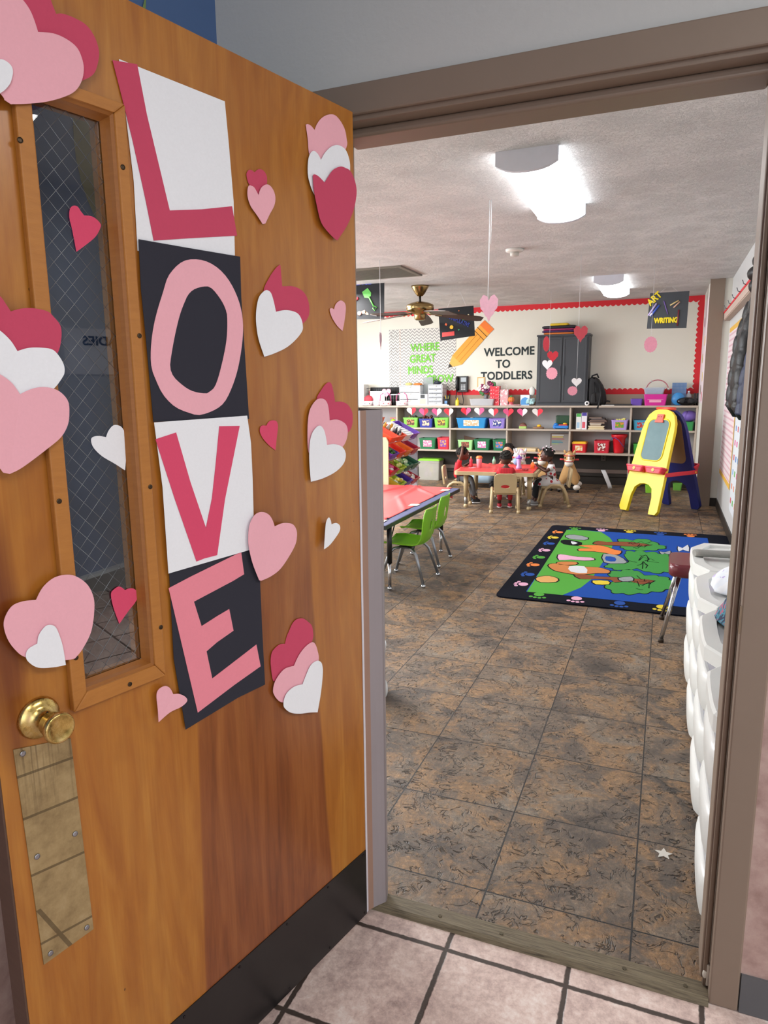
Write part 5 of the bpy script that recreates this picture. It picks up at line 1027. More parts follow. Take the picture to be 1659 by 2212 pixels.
for k in ('tree1', 'tree2', 'tree3'):
    P = RUG[k]; cx = sum(p[0] for p in P) / len(P); cy = sum(p[1] for p in P) / len(P)
    for j in range(9):
        a = rr_.uniform(0, 6.28); q = [(cx + math.cos(a) * .14 * rr_.random() + .035 * math.cos(b), cy + math.sin(a) * .25 * rr_.random() + .05 * math.sin(b)) for b in (0, .8, 1.6, 2.4)]
        m.use(RCM['black']).tube([(a_ - ox, b_ - oy, .0127) for a_, b_ in q], .004, 5, flat=.25)
for c, x, y in PAWS:
    col_ = RCM['paw_blue' if c == 'blue' else c]; m.use(col_)
    side = x < -.87; dx, dy = (-1, 0) if side else (0, -1 if y < 5 else 1)
    P0_ = (x - dx * .018 - ox, y - dy * .03 - oy)
    m.prism([(P0_[0] + .036 * math.cos(a * PI / 6), P0_[1] + .045 * math.sin(a * PI / 6)) for a in range(12)], .010, .0112)
    for j, tt in enumerate((-1.5, -.5, .5, 1.5)):
        px, py = -dy, dx; ex, ey = x + dx * (.042 - .012 * abs(tt)) + px * tt * .030 - ox, y + dy * (.055 - .014 * abs(tt)) + py * tt * .036 - oy
        m.prism([(ex + .014 * math.cos(a * PI / 4), ey + .018 * math.sin(a * PI / 4)) for a in range(8)], .010, .0112)
m.build('pile', None, rg)
tag(MB().prism([(0.069 + (.013 if k % 2 else .028) * math.sin(k * PI / 5), 2.121 + (.013 if k % 2 else .028) * math.cos(k * PI / 5)) for k in range(10)], .0005, .002).build('star_sticker', mat('d8d4cc', .5)), 'tiny white paper star lying on the stone tiles', 'sticker')

# ------------------------------------------------------------------ activity table with the red cloth
at = empty('activity_table', (-2.15, 5.18, 0), 0, 'low table with a dark blue edge and black legs under red plastic cloth', 'table')
NAVY = mat('272a33', .35, name='black_table_metal'); RIM = mat('57608c', .45, name='blue_grey_table_edge')
x0, x1, y0, y1, tz = -.46, .43, -.92, .90, .52
MB().box(x0, x1, y0, y1, tz - .028, tz).build('table_top', RIM, at, bevel=.004); 
MB().box(x0 - .002, x1 + .003, y0 - .003, y0, tz - .030, tz - .002).box(x1, x1 + .003, y0, y1, tz - .030, tz - .002).box(x0 - .002, x1, y1, y1 + .003, tz - .030, tz - .002).build('edge_trim', mat('1f2128', .4), at)
for lx, ly in ((.37, -.70), (.37, .53), (-.38, -.70), (-.38, .53)):
    l_ = MB().cyl((lx, ly, .20), (lx, ly, tz - .028), .019, seg=14).build('leg', mat('15161a', .35), at)
    MB().cyl((lx, ly, .02), (lx, ly, .21), .0125, seg=12).build('leg_extension', CHROME, l_); MB().ell((lx, ly, .013), .017, .017, .013).build('glide', CHROME, l_)
    MB().cyl((lx, ly + .02, tz - .16), (lx, ly + .13, tz - .03), .005, seg=6).build('brace', mat('15161a', .35), l_)
t = NT('red_plastic_tablecloth'); p = t.coord(); t.color(t.mix(t.noise(p, 5, 2), 'ea5558', 'ef6163')); t.rough(.42)
CLOTHM = t.m
def cloth(name, x0, x1, y0, y1, z, hang, m_, label, seed, amp=.004, side_hang=0):
    rnd = random.Random(seed); nx, ny = 54, 90; mb = MB(); rows = []
    folds = [(rnd.uniform(x0, x1), rnd.uniform(y0, y1), rnd.uniform(0, PI), rnd.uniform(.009, .016)) for _ in range(10)]
    ys = [y0 - .004 - .0015 * i for i in (2, 1)] 
    def height(x, y):
        h = 0
        for fx, fy, fa, fh in folds:
            d = (x - fx) * math.sin(fa) - (y - fy) * math.cos(fa); al = (x - fx) * math.cos(fa) + (y - fy) * math.sin(fa)
            h += fh * math.exp(-(d / .018) ** 2) * math.exp(-(al / .38) ** 2)
        return h
    seq = [(y0 - .006, z - hang), (y0 - .012, z - hang * .5), (y0 - .006, z - .004)] + [(y0 + (y1 - y0) * j / ny, None) for j in range(ny + 1)] + [(y1 + .006, z - .004), (y1 + .012, z - hang * .5), (y1 + .006, z - hang)]
    for (y, zz_) in seq:
        row = []
        for i in range(nx + 1):
            x = x0 + (x1 - x0) * i / nx
            row.append((x, y + (amp * math.sin(i * 1.1) if zz_ is not None else 0), (z + .0025 + height(x, y)) if zz_ is None else zz_ - (.01 * math.sin(i * .7) if abs(zz_ - (z - hang)) < .01 else 0)))
        rows.append(row)
    mb.loft(rows, cap=False, smooth=True, closed=False)
    o = mb.build(name, m_); s_ = o.modifiers.new('thickness', 'SOLIDIFY'); s_.thickness = .0012; s_.offset = 1
    return tag(o, label, 'tablecloth')
cloth('tablecloth', -2.62, -1.79, 4.253, 6.085, .52, .10, CLOTHM, 'wrinkled red plastic cloth taped over the low table beside the green chairs', 3)
for k, (y, l) in enumerate(((4.33, 'nearest'), (5.03, 'middle'), (5.86, 'farthest'))):
    tag(MB().prism([(-1.84, y), (-1.77, y + .02), (-1.775, y + .11), (-1.845, y + .09)], .5235, .5245).build('masking_tape', mat('e3d8c6', .6)), l + ' of the three cream tape pieces holding the red cloth', 'tape')

# green stack chairs
def shell_chair():
    r = empty('school_chair', (0, 0, 0)); G = mat('7fbf26', .35, spec=.5, name='lime_chair_plastic')
    # seat faces -X (front edge on the left), back at +X
    rows = []
    prof = [(-.165, .285, .150), (-.155, .300, .160), (-.10, .300, .168), (0, .292, .168), (.09, .292, .160), (.135, .305, .150), (.160, .345, .140), (.172, .40, .135), (.180, .47, .140), (.190, .535, .135), (.196, .565, .12)]
    for x, z, w_ in prof:
        n = 12; row = []
        for j in range(n + 1):
            v = -1 + 2 * j / n; cup = .018 * abs(v) ** 2.5
            row.append((x - (cup * 1.2 if z > .32 else 0) , v * w_, z + (cup if z < .32 else 0)))
        rows.append(row)
    s_ = MB().loft(rows[:6], cap=False, closed=False).build('seat', G, r); q = s_.modifiers.new('thickness', 'SOLIDIFY'); q.thickness = .006; q = s_.modifiers.new('smooth', 'SUBSURF'); q.levels = q.render_levels = 1
    # backrest with a hand hole
    mb = MB(); nr = len(rows)
    R2 = rows[5:]; base = len(mb.v)
    for rw in R2: mb.v += [tuple(p) for p in rw]
    k = 13
    for i in range(len(R2) - 1):
        for j in range(12):
            if i == 2 and 5 <= j <= 6: continue
            mb.face((i * k + j, i * k + j + 1, (i + 1) * k + j + 1, (i + 1) * k + j), True)
    b_ = mb.build('backrest', G, r); q = b_.modifiers.new('thickness', 'SOLIDIFY'); q.thickness = .006; q = b_.modifiers.new('smooth', 'SUBSURF'); q.levels = q.render_levels = 1
    fl = MB().tube([(-.160, -.155, .314), (-.10, -.167, .318), (0, -.167, .310), (.09, -.159, .308), (.118, -.149, .315), (.140, -.139, .347), (.151, -.134, .40), (.159, -.139, .47), (.169, -.134, .535), (.176, -.118, .565), (.196, -.05, .567), (.196, .05, .567), (.176, .118, .565), (.169, .134, .535), (.159, .139, .47), (.151, .134, .40), (.140, .139, .347), (.118, .149, .315), (.09, .159, .308), (0, .167, .310), (-.10, .167, .318), (-.160, .155, .314), (-.166, .06, .288), (-.166, -.06, .288)], .006, 8, closed=True).build('shell_edge', G, r)
    St = mat('9aa0a8', .3, .85, name='steel_tube')
    for sx in (-1, 1):
        for sy in (-1, 1):
            p = [(sx * .04, sy * .10, .272), (sx * .075, sy * .125, .265), (sx * .105, sy * .14, .23), (sx * .172, sy * .175, .02)]
            l_ = MB().tube(p, .011, 10).build('leg', St, r); MB().ell((sx * .173, sy * .176, .014), .017, .017, .014).build('glide', CHROME, l_)
    MB().box(-.05, .05, -.11, .11, .268, .278).build('seat_plate', mat('3a3c40', .5), r)
    return r
ch = shell_chair(); ch.location = (-1.742, 4.785, 0)
tag(ch, 'lime green school chair with steel legs, nearer of the two at the red cloth table', 'chair', 'lime green chairs')
dup(ch, (-1.812, 5.365, 0), .02, 'lime green school chair with steel legs, farther of the two at the red cloth table', 'lime green chairs')

# ------------------------------------------------------------------ toddlers' table, chairs
TAN = mat('b5a07a', .42, name='tan_moulded_plastic')
kt = empty('toddler_table', (-1.84, 8.33, 0), .06, 'low tan toddler table with adjustable round legs and red plastic cover', 'table')
MB().prism(rrect(-.49, .47, -.42, .43, .05, 5), .405, .447).build('table_top', TAN, kt, bevel=.01, seg=3)
for lx, ly in ((-.365, -.30), (.385, -.285), (-.365, .33), (.385, .33)):
    l_ = MB().tube([(lx, ly, .13), (lx, ly, .41)], [.024, .03], 16).build('leg', TAN, kt); MB().cyl((lx, ly, .03), (lx, ly, .14), .019, seg=14).build('leg_extension', mat('a8a9a6', .3, .8), l_); MB().lathe([(.026, 0), (.028, .02), (.022, .04)], (lx, ly, 0), 16).build('foot', TAN, l_)
o = cloth('tablecloth', -.455, .44, -.39, .40, .4475, .03, mat('e0413f', .4, name='red_table_cover'), 'red plastic cover on the low tan table where the toddlers eat', 5); o.location = (-1.84, 8.33, 0); o.rotation_euler[2] = .06
def toddler_chair():
    r = empty('toddler_chair', (0, 0, 0))      # faces +Y
    MB().prism(rrect(-.135, .135, -.13, .14, .03), .225, .25).build('seat', TAN, r, bevel=.006, seg=2)
    # back panel with a slot
    P = [(-.12, .235), (.12, .235), (.125, .40), (.10, .45), (0, .455), (-.10, .45), (-.125, .40)]
    P = curve_pts([(-.122, .235, 1), (.122, .235, 1), (.13, .38), (.105, .452), (0, .46), (-.105, .452), (-.13, .38)], 4)
    c0 = (0, .31); 
    hole = []
    for x, z in P:
        a = math.atan2(z - c0[1], (x - c0[0]) ) ; hole.append((c0[0] + .05 * math.cos(a), c0[1] + .02 * math.sin(a)))
    b_ = MB().prism(P, -.14, -.118, 'xz', hole=hole).build('backrest', TAN, r, bevel=.004)
    b_.rotation_euler[0] = math.radians(7); b_.location = (0, -.028, .018)
    for s_ in (-1, 1):
        MB().tube([(s_ * .155, -.185, .0), (s_ * .150, -.15, .16), (s_ * .146, -.12, .225), (s_ * .146, -.07, .262), (s_ * .146, .03, .262), (s_ * .146, .085, .225), (s_ * .150, .115, .15), (s_ * .155, .15, 0)], .0175, 12).build('side_frame', TAN, r)
        for y in (-.185, .15): MB().tube([(s_ * .155, y, 0), (s_ * .154, y * .99, .035)], [.023, .021], 12).build('foot', TAN, r)
    for y in (-.125, .07): MB().box(-.15, .15, y, y + .02, .205, .225).build('cross_bar', TAN, r, bevel=.004)
    return r
tc = toddler_chair(); tc.location = (-1.70, 7.93, 0); tc.rotation_euler[2] = math.radians(14)
tag(tc, 'tan plastic toddler chair seen from behind, under the child with a striped jersey', 'chair', 'tan toddler chairs')
dup(tc, (-1.235, 8.47, 0), math.radians(104), 'tan plastic toddler chair at the right end of the low table', 'tan toddler chairs')
dup(tc, (-2.36, 8.37, 0), math.radians(-82), 'tan plastic toddler chair at the left end of the low table', 'tan toddler chairs')
dup(tc, (-1.86, 9.00, 0), math.radians(182), 'tan plastic toddler chair hidden behind the far side of the low table', 'tan toddler chairs')

# ------------------------------------------------------------------ toddlers
def skin(name, P, E, m_, parent, sub=2):
    me = bpy.data.meshes.new(name); ks = list(P); me.from_pydata([P[k][0] for k in ks], [(ks.index(a), ks.index(b)) for a, b in E], []); me.materials.append(m_)
    o = bpy.data.objects.new(name, me); COL.objects.link(o); o.parent = parent
    md = o.modifiers.new('skin', 'SKIN'); md.use_smooth_shade = True
    sv = me.skin_vertices[0].data
    for i, k in enumerate(ks):
        r = P[k][1]; sv[i].radius = r if isinstance(r, tuple) else (r, r)
        sv[i].use_root = (i == 0)
    s_ = o.modifiers.new('smooth', 'SUBSURF'); s_.levels = s_.render_levels = sub
    return o
def hand(parent, P, E, wrist, dirv, palmn, key, curl=.5):
    """adds palm, thumb and four bent fingers to a skeleton dict"""
    w_ = Vector(wrist); d = Vector(dirv).normalized(); n = Vector(palmn).normalized(); s_ = d.cross(n).normalized()
    P[key + 'p'] = (tuple(w_ + d * .028), (.017, .011)); E.append((key, key + 'p'))
    for f, (off, ln) in enumerate(((-.0135, .024), (-.0045, .028), (.0045, .026), (.0135, .020))):
        a = w_ + d * .040 + s_ * off; b = a + d * ln * .55 + n * ln * curl * .25; c = b + d * ln * .45 * (1 - curl) + n * ln * curl * .6
        P[key + 'f%da' % f] = (tuple(a), .0052); P[key + 'f%db' % f] = (tuple(b), .0048); P[key + 'f%dc' % f] = (tuple(c), .0040)
        E += [(key + 'p', key + 'f%da' % f), (key + 'f%da' % f, key + 'f%db' % f), (key + 'f%db' % f, key + 'f%dc' % f)]
    a = w_ + d * .012 - s_ * .018; b = a + d * .016 - s_ * .007 + n * .006
    P[key + 't0'] = (tuple(a), .0062); P[key + 't1'] = (tuple(b), .005); E += [(key + 'p', key + 't0'), (key + 't0', key + 't1')]
def toddler(loc, rz, label, skinc, shirt, pants, shoe, sole, armL, armR, head=(0, 0), hair='curls', hairc='17120f', seat=.25, shirt_m=None, legs=True):
    """sits on a seat at local origin, facing +Y; armL/armR = (elbow, wrist, hand direction)"""
    r = empty('person', loc, rz, label, 'person')
    SK = mat(skinc, .5, var=.05, name='skin_' + skinc)
    hz = seat + .055
    P = {'pel': ((0, 0, hz), (.068, .060)), 'bel': ((0, .005, hz + .08), (.070, .058)), 'che': ((0, 0, hz + .155), (.066, .050)), 'nek': ((0, .0, hz + .213), .026), 'hd0': ((head[0] * .2, .012 + head[1] * .2, hz + .240), .030)}
    E = [('pel', 'bel'), ('bel', 'che'), ('che', 'nek'), ('nek', 'hd0')]
    Cl = {'pel': ((0, 0, hz - .01), (.078, .070)), 'bel': ((0, .006, hz + .075), (.080, .068)), 'che': ((0, 0, hz + .155), (.073, .058)), 'nek': ((0, 0, hz + .192), .040)}
    CE = [('pel', 'bel'), ('bel', 'che'), ('che', 'nek')]
    Lg = {'pel': ((0, 0, hz - .015), (.070, .062))}; LE = []
    for s_, k, arm in ((-1, 'L', armL), (1, 'R', armR)):
        sh_ = (s_ * .072, -.002, hz + .172)
        P[k + 's'] = (sh_, .026); P[k + 'e'] = (arm[0], .0205); P[k + 'w'] = (arm[1], .0155); E += [('che', k + 's'), (k + 's', k + 'e'), (k + 'e', k + 'w')]
        hand(r, P, E, arm[1], arm[2], arm[3] if len(arm) > 3 else (0, 0, -1), k + 'w')
        Cl[k + 's'] = (sh_, .036); mid = tuple(sh_[i] * .35 + arm[0][i] * .65 for i in range(3)); Cl[k + 'm'] = (mid, .031); CE += [('che', k + 's'), (k + 's', k + 'm')]
        kn = (s_ * .062, .165, hz - .0); an = (s_ * .062, .185 + .01 * s_, .065)
        P[k + 'h'] = ((s_ * .045, .03, hz - .01), .046); P[k + 'k'] = (kn, .032); P[k + 'a'] = (an, .021); E += [('pel', k + 'h'), (k + 'h', k + 'k'), (k + 'k', k + 'a')]
        P[k + 'ft'] = ((an[0], an[1] + .05, .025), (.019, .015)); E.append((k + 'a', k + 'ft'))
        Lg[k + 'h'] = ((s_ * .045, .03, hz - .012), .053); Lg[k + 'k'] = (kn, .040); Lg[k + 'a'] = ((an[0], an[1], .085), .029); LE += [('pel', k + 'h'), (k + 'h', k + 'k'), (k + 'k', k + 'a')]
        # shoe
        so = MB(); a_ = an
        so.use(mat(shoe, .5)).ell((a_[0], a_[1] + .022, .034), .028, .058, .030, 14, 8); so.use(mat(sole, .5)).ell((a_[0], a_[1] + .024, .012), .030, .062, .012, 14, 6)
        so.build('shoe', None, r)
    body = skin('body', P, E, SK, r)
    skin('shirt', Cl, CE, shirt_m or mat(shirt, .8, bump=.1), r)
    if pants: skin('trousers', Lg, LE, mat(pants, .8), r)
    # head: skull, cheeks, face
    hx, hy = head[0], .02 + head[1]; hzc = hz + .305
    he = empty('head', (hx, hy, hzc), 0, parent=r)
    sk = MB().use(SK); sk.ell((0, 0, 0), .066, .076, .078, 24, 16); sk.ell((0, .022, -.030), .054, .050, .046, 20, 12); sk.ell((-.024, .045, -.028), .024, .022, .024).ell((.024, .045, -.028), .024, .022, .024)
    sk.ell((0, .074, -.018), .010, .010, .009).ell((-.067, .0, -.012), .008, .014, .018).ell((.067, .0, -.012), .008, .014, .018)
    sk.use(mat('8c4a44', .5)).ell((0, .0685, -.045), .017, .007, .0045).ell((0, .0675, -.0515), .014, .006, .004)
    for s_ in (-1, 1):
        sk.use(mat('e8e4de', .3)).ell((s_ * .026, .0635, .002), .0115, .008, .007); sk.use(mat('1a100c', .2)).ell((s_ * .026, .069, .002), .0062, .0045, .0062)
        sk.use(mat(hairc, .8)).tube([(s_ * .014, .072, .018), (s_ * .026, .0705, .0225), (s_ * .038, .063, .018)], .0022, 6)
    sk.build('face', None, he)
    H = mat(hairc, .9, bump=.6, scale=60, name='dark_hair')
    if hair == 'curls':
        hm = MB().ell((0, -.008, .012), .0705, .076, .076, 24, 12, z0=-.25); rh = random.Random(int(abs(loc[0]) * 100))
        for j in range(60):
            a, b = rh.uniform(0, 2 * PI), rh.uniform(-.1, 1.4); 
            y_ = .074 * math.cos(b) * math.sin(a)
            if y_ > .035 and b < .55: continue
            hm.ell((.070 * math.cos(b) * math.cos(a), -.008 + y_, .014 + .074 * math.sin(b)), .012, .012, .010, 7, 5)
        hm.build('hair', H, he)
    else:
        MB().ell((0, -.010, .012), .0695, .074, .074, 24, 12, z0=-.35).build('hair', H, he)
        rh = random.Random(3)
        for j, (a, b) in enumerate([(0.3, .7), (1.2, .9), (2.0, .8), (2.9, .6), (3.8, .5), (4.6, .5), (5.5, .6), (1.6, 1.4), (.7, 1.2), (2.6, 1.2), (4.2, 1.1), (5.2, 1.1)]):
            c_ = Vector((.070 * math.cos(b) * math.cos(a), -.008 + .074 * math.cos(b) * math.sin(a), .012 + .076 * math.sin(b))); o_ = (c_ - Vector((0, 0, .0))).normalized()
            MB().tube([tuple(c_), tuple(c_ + o_ * .018), tuple(c_ + o_ * .022 + Vector((0, 0, -.03)))], [.010, .011, .006], 8).build('puff', H, he)
            MB().ell(tuple(c_ + o_ * .02), .0085, .0085, .0085).build('bead', mat(['e8b6c8', 'f0e8ea'][j % 2], .3), he)
    return r
red_m = mat('c4202e', .8, bump=.1, name='red_knit')
t = NT('striped_red_jersey'); p = t.coord(); X, Y, Z = t.sep(p)
ln = t.math('LESS_THAN', t.math('FRACT', t.math('MULTIPLY', X, 55)), .16)
low = t.ramp(t.math('ADD', Z, t.math('MULTIPLY', t.noise(p, 26, 2), .05)), [(.365, 'ffffff'), (.372, '000000')])
t.color(t.mix(t.math('MULTIPLY', low, t.math('GREATER_THAN', t.noise(p, 20, 3), .5)), t.mix(ln, 'c4202e', '4a1218'), 'b9bcc6')); t.rough(.8); JER = t.m
t = NT('white_dress_with_hearts'); p = t.coord(); v = t.voro(p, 17); t.color(t.mix(t.math('LESS_THAN', v.outputs['Distance'], .34), 'd3d3d6', 'a82434')); t.rough(.8); DRS = t.m
# child on the left, right arm raised
toddler((-2.37, 8.32, 0), math.radians(-74), 'toddler in red shirt and grey trousers left of the table, one arm raised', '5c3626', 'c4202e', '6b6d72', '1b1c20', 'e8e8ea',
        ((-.105, .04, .425), (-.06, .145, .50), (.2, .6, .6)), ((.112, .035, .60), (.06, .05, .69), (-.2, .1, 1), (0, 1, 0)), head=(0, .035), shirt_m=red_m)
toddler((-1.69, 7.93, 0), math.radians(14), 'toddler in a red striped jersey with white letters, seen from behind at the table', '4a2c20', 'c4202e', 'b0222c', 'c02838', 'ebebec',
        ((-.125, .03, .40), (-.09, .15, .46), (.3, 1, 0)), ((.125, .03, .40), (.09, .15, .46), (-.3, 1, 0)), head=(0, .03), shirt_m=JER)
toddler((-1.88, 9.0, 0), math.radians(176), 'toddler with light skin and dark hair behind the table, face turned down', 'c99678', 'e6e2e0', '40424c', '33343a', 'dddddd',
        ((-.115, .06, .41), (-.05, .16, .47), (.4, .9, .1)), ((.115, .06, .41), (.05, .16, .47), (-.4, .9, .1)), head=(0, .02))
gl_ = toddler((-1.255, 8.47, 0), math.radians(100), 'toddler girl in a white dress with red hearts, beads in her hair, holding a cup', '4d2c20', 'd3d3d6', '1a1a1e', '8a8a8c', 'c9c9c9',
        ((-.11, .06, .42), (-.035, .155, .475), (.2, .5, .5)), ((.11, .06, .42), (.035, .155, .475), (-.2, .5, .5)), head=(0, .035), hair='beads', shirt_m=DRS)
skirt = MB().loft([[(w_ * math.cos(a * PI / 12), .045 + d_ * math.sin(a * PI / 12) , z_) for a in range(24)] for w_, d_, z_ in ((.075, .060, .36), (.098, .100, .335), (.118, .155, .30), (.125, .17, .255), (.122, .165, .25))], True).build('skirt', DRS, gl_)
tag(MB().lathe([(.015, 0), (.022, .03), (.020, .03), (.013, .004)], (0, 0, 0), 16).build('paper_cup', mat('ead9c2', .6)), 'small cream cup held by the girl in the heart dress', 'cup').location = (-1.438, 8.435, .495)

# things on the toddler table
TZ = .4512
def on_table(name, x, y, label, cat): return empty(name, (x, y, TZ), 0, label, cat)
c_ = on_table('tumbler', -2.09, 8.255, 'pink speckled tumbler with an orange lid on the toddler table', 'cup')
MB().lathe([(.027, 0), (.035, .11), (.035, .12)], (0, 0, 0), 20).build('cup', mat('e6a2ae', .35, var=.2, scale=60), c_); MB().lathe([(.038, .118), (.040, .128), (.034, .14), (.03, .148)], (0, 0, 0), 20).build('lid', mat('ee7a38', .4), c_)
c_ = on_table('juice_bottle', -2.205, 8.30, 'small red juice bottle with a pale cap beside the pink tumbler', 'bottle'); MB().lathe([(.022, 0), (.025, .03), (.018, .06), (.024, .085), (.010, .11)], (0, 0, 0), 16).build('body', mat('c83a48', .3), c_); MB().lathe([(.009, .11), (.006, .135)], (0, 0, 0), 10).build('cap', mat('e8c8a0', .4), c_)
c_ = on_table('green_bottle', -2.00, 8.66, 'small clear green capped bottle between the two boys', 'bottle'); MB().lathe([(.02, 0), (.023, .05), (.012, .08)], (0, 0, 0), 14).build('body', mat('9ccfb0', .2), c_); MB().lathe([(.011, .08), (.009, .10)], (0, 0, 0), 10).build('cap', mat('4da874', .4), c_)
c_ = on_table('sippy_cup', -1.615, 8.31, 'lilac sippy cup with a purple lid on the toddler table', 'cup'); MB().lathe([(.034, 0), (.034, .02), (.024, .05), (.03, .11), (.032, .125)], (0, 0, 0), 20).build('cup', mat('c8a8dc', .3), c_); MB().lathe([(.036, .122), (.036, .142), (.012, .152), (.010, .165)], (0, 0, 0), 20).build('lid', mat('8a5cc8', .4), c_)
c_ = on_table('snack_pouch', -1.455, 8.33, 'small orange and white snack pouch standing on the table', 'pouch'); MB().loft([[(x, y, 0) for x, y in rrect(-.022, .022, -.012, .012, .006, 2)], [(x, y, .06) for x, y in rrect(-.024, .024, -.006, .006, .003, 2)], [(x, y, .085) for x, y in rrect(-.008, .008, -.006, .006, .003, 2)]]).build('pouch', mat('e6783a', .4, var=.3, scale=50), c_); MB().lathe([(.006, .085), (.006, .11)], (0, 0, 0), 10).build('cap', mat('ece8e4', .4), c_)
for x, y, c, l in ((-2.16, 8.18, 'e09aa4', 'pink snack bag lying by the pink tumbler'), (-1.52, 8.20, 'b02434', 'shiny dark red snack bag lying near the girl'), (-1.44, 8.52, '9c2f4a', 'crumpled crimson wrapper before the girl'), (-1.83, 8.12, 'd84a54', 'pale red napkin before the boy in the jersey')):
    mb = MB(); n = 6; rr_ = random.Random(int(x * -100))
    rows = [[(-.05 + .1 * i / n, -.035 + .07 * j / n, .003 + .010 * rr_.random()) for i in range(n + 1)] for j in range(n + 1)]
    o = mb.loft(rows, False, True, False).build('snack_bag', mat(c, .3)); s_ = o.modifiers.new('thickness', 'SOLIDIFY'); s_.thickness = .002; s_.offset = 1; o.location = (x, y, TZ); o.rotation_euler[2] = x; tag(o, l, 'snack bag')
bn = empty('toy_bunny', (-1.715, 8.66, TZ), 0, 'white toy bunny in blue standing on the far side of the table', 'toy'); MB().ell((0, 0, .05), .04, .035, .05).build('body', mat('8fb4e0', .6), bn); MB().ell((0, -.005, .125), .038, .034, .036).ell((-.022, -.03, .118), .014, .01, .012).ell((.022, -.03, .118), .014, .01, .012).build('head', mat('eae6e8', .6), bn); MB().tube([(-.02, 0, .15), (-.035, 0, .21)], [.012, .007], 8).tube([(.02, 0, .15), (.035, 0, .21)], [.012, .007], 8).build('ears', mat('eee8ea', .6), bn)
# ------------------------------------------------------------------ easel
es = empty('easel', (-.01, 8.51, 0), math.radians(-37.7), 'yellow and navy double sided plastic play easel with red trays', 'easel')
YEL = mat('f0d81e', .35, var=.03, name='yellow_plastic'); NVY = mat('232a72', .4, name='navy_plastic'); TRY = mat('dc3648', .4, name='red_tray_plastic')
half = [(.150, .0), (.235, 0), (.262, .04), (.248, .35), (.228, .70), (.216, .95), (.202, 1.04), (.168, 1.125), (.115, 1.172), (.055, 1.189), (0, 1.19)]
inner = [(0, .335), (.06, .325), (.115, .285), (.140, .19), (.146, .03)]
outl = [(p[0], p[1]) for p in half] + [(-p[0], p[1]) for p in half[::-1][1:]] + [(-p[0], p[1]) for p in inner[::-1]] + [(p[0], p[1]) for p in inner[1:]]
def panel(side, m_, name, board, bname):
    g = MB().prism(outl, -.022, .022, 'xz').build(name, m_, es, bevel=.014, seg=3)
    th_ = math.asin(.345 / 1.19); g.location = (0, side * .375, .012); g.rotation_euler[0] = side * th_ if side > 0 else -th_
    bd = rrect(-.142, .142, .60, 1.075, .07, 5)
    MB().prism([(x, z) for x, z in bd], side * .0225, side * .0265, 'xz').build(bname, board, g)
    MB().tube([(x, side * .024, z) for x, z in bd], .008, 8, closed=True).build('raised_rim', m_, g)
    if side > 0: MB().prism([(x, z) for x, z in rrect(-.17, .17, .56, 1.10, .07, 5)], -.028, -.0225, 'xz').build('board_back', mat('8a6a4e', .7), g)
    for k in (-1, 1):
        tm = MB(); c_ = k * .128; yo = side * .05
        R_ = lambda s_, z_: [(c_ + x, yo + y, z_) for x, y in rrect(-.12 * s_, .12 * s_, -.05 * s_, .05 * s_, .03 * s_)]
        tm.loft([R_(.85, .455), R_(1, .50), R_(1.06, .51), R_(1.06, .525), R_(.93, .525), R_(.8, .475)], True, False)
        tr_ = tm.build('tray', TRY, g); 
        MB().lathe([(.020, side * .001), (.019, side * .0025)], (c_, side * (.099), .488), 14, 'y').build('oval_sticker', mat('cdbd62', .5), tr_)
    return g
# slate face
sl = NT('grey_green_slate'); sl.color(sl.mix(sl.noise(sl.coord(), 7, 4), '5a7a80', '7a959a')); sl.rough(.6)
py = panel(-1, YEL, 'yellow_side', sl.m, 'chalkboard'); pb = panel(1, NVY, 'navy_side', mat('d8dadc', .3), 'whiteboard')
cl = MB().rbox(-.045, .045, -.040, -.024, 1.055, 1.13, .006).rbox(-.055, .055, -.045, -.026, 1.035, 1.058, .006).build('clip', mat('ea5a48', .4), py)
for s_ in (-1, 1): MB().ell((s_ * .016, -.041, 1.10), .007, .003, .005).build('clip_hole', mat('3a1a2a', .5), cl)
for s_ in (-1, 1): 
    MB().box(s_ * .255 - .007, s_ * .255 + .007, -.27, .27, .43, .475).build('side_strap', TRY, es, bevel=.004)
    MB().ell((s_ * .263, .235, .452), .004, .012, .012).build('strap_button', mat('e8c23a', .4), es)
MB().cyl((-.12, 0, 1.165), (.12, 0, 1.165), .018).build('top_hinge', mat('d8503c', .4), es)

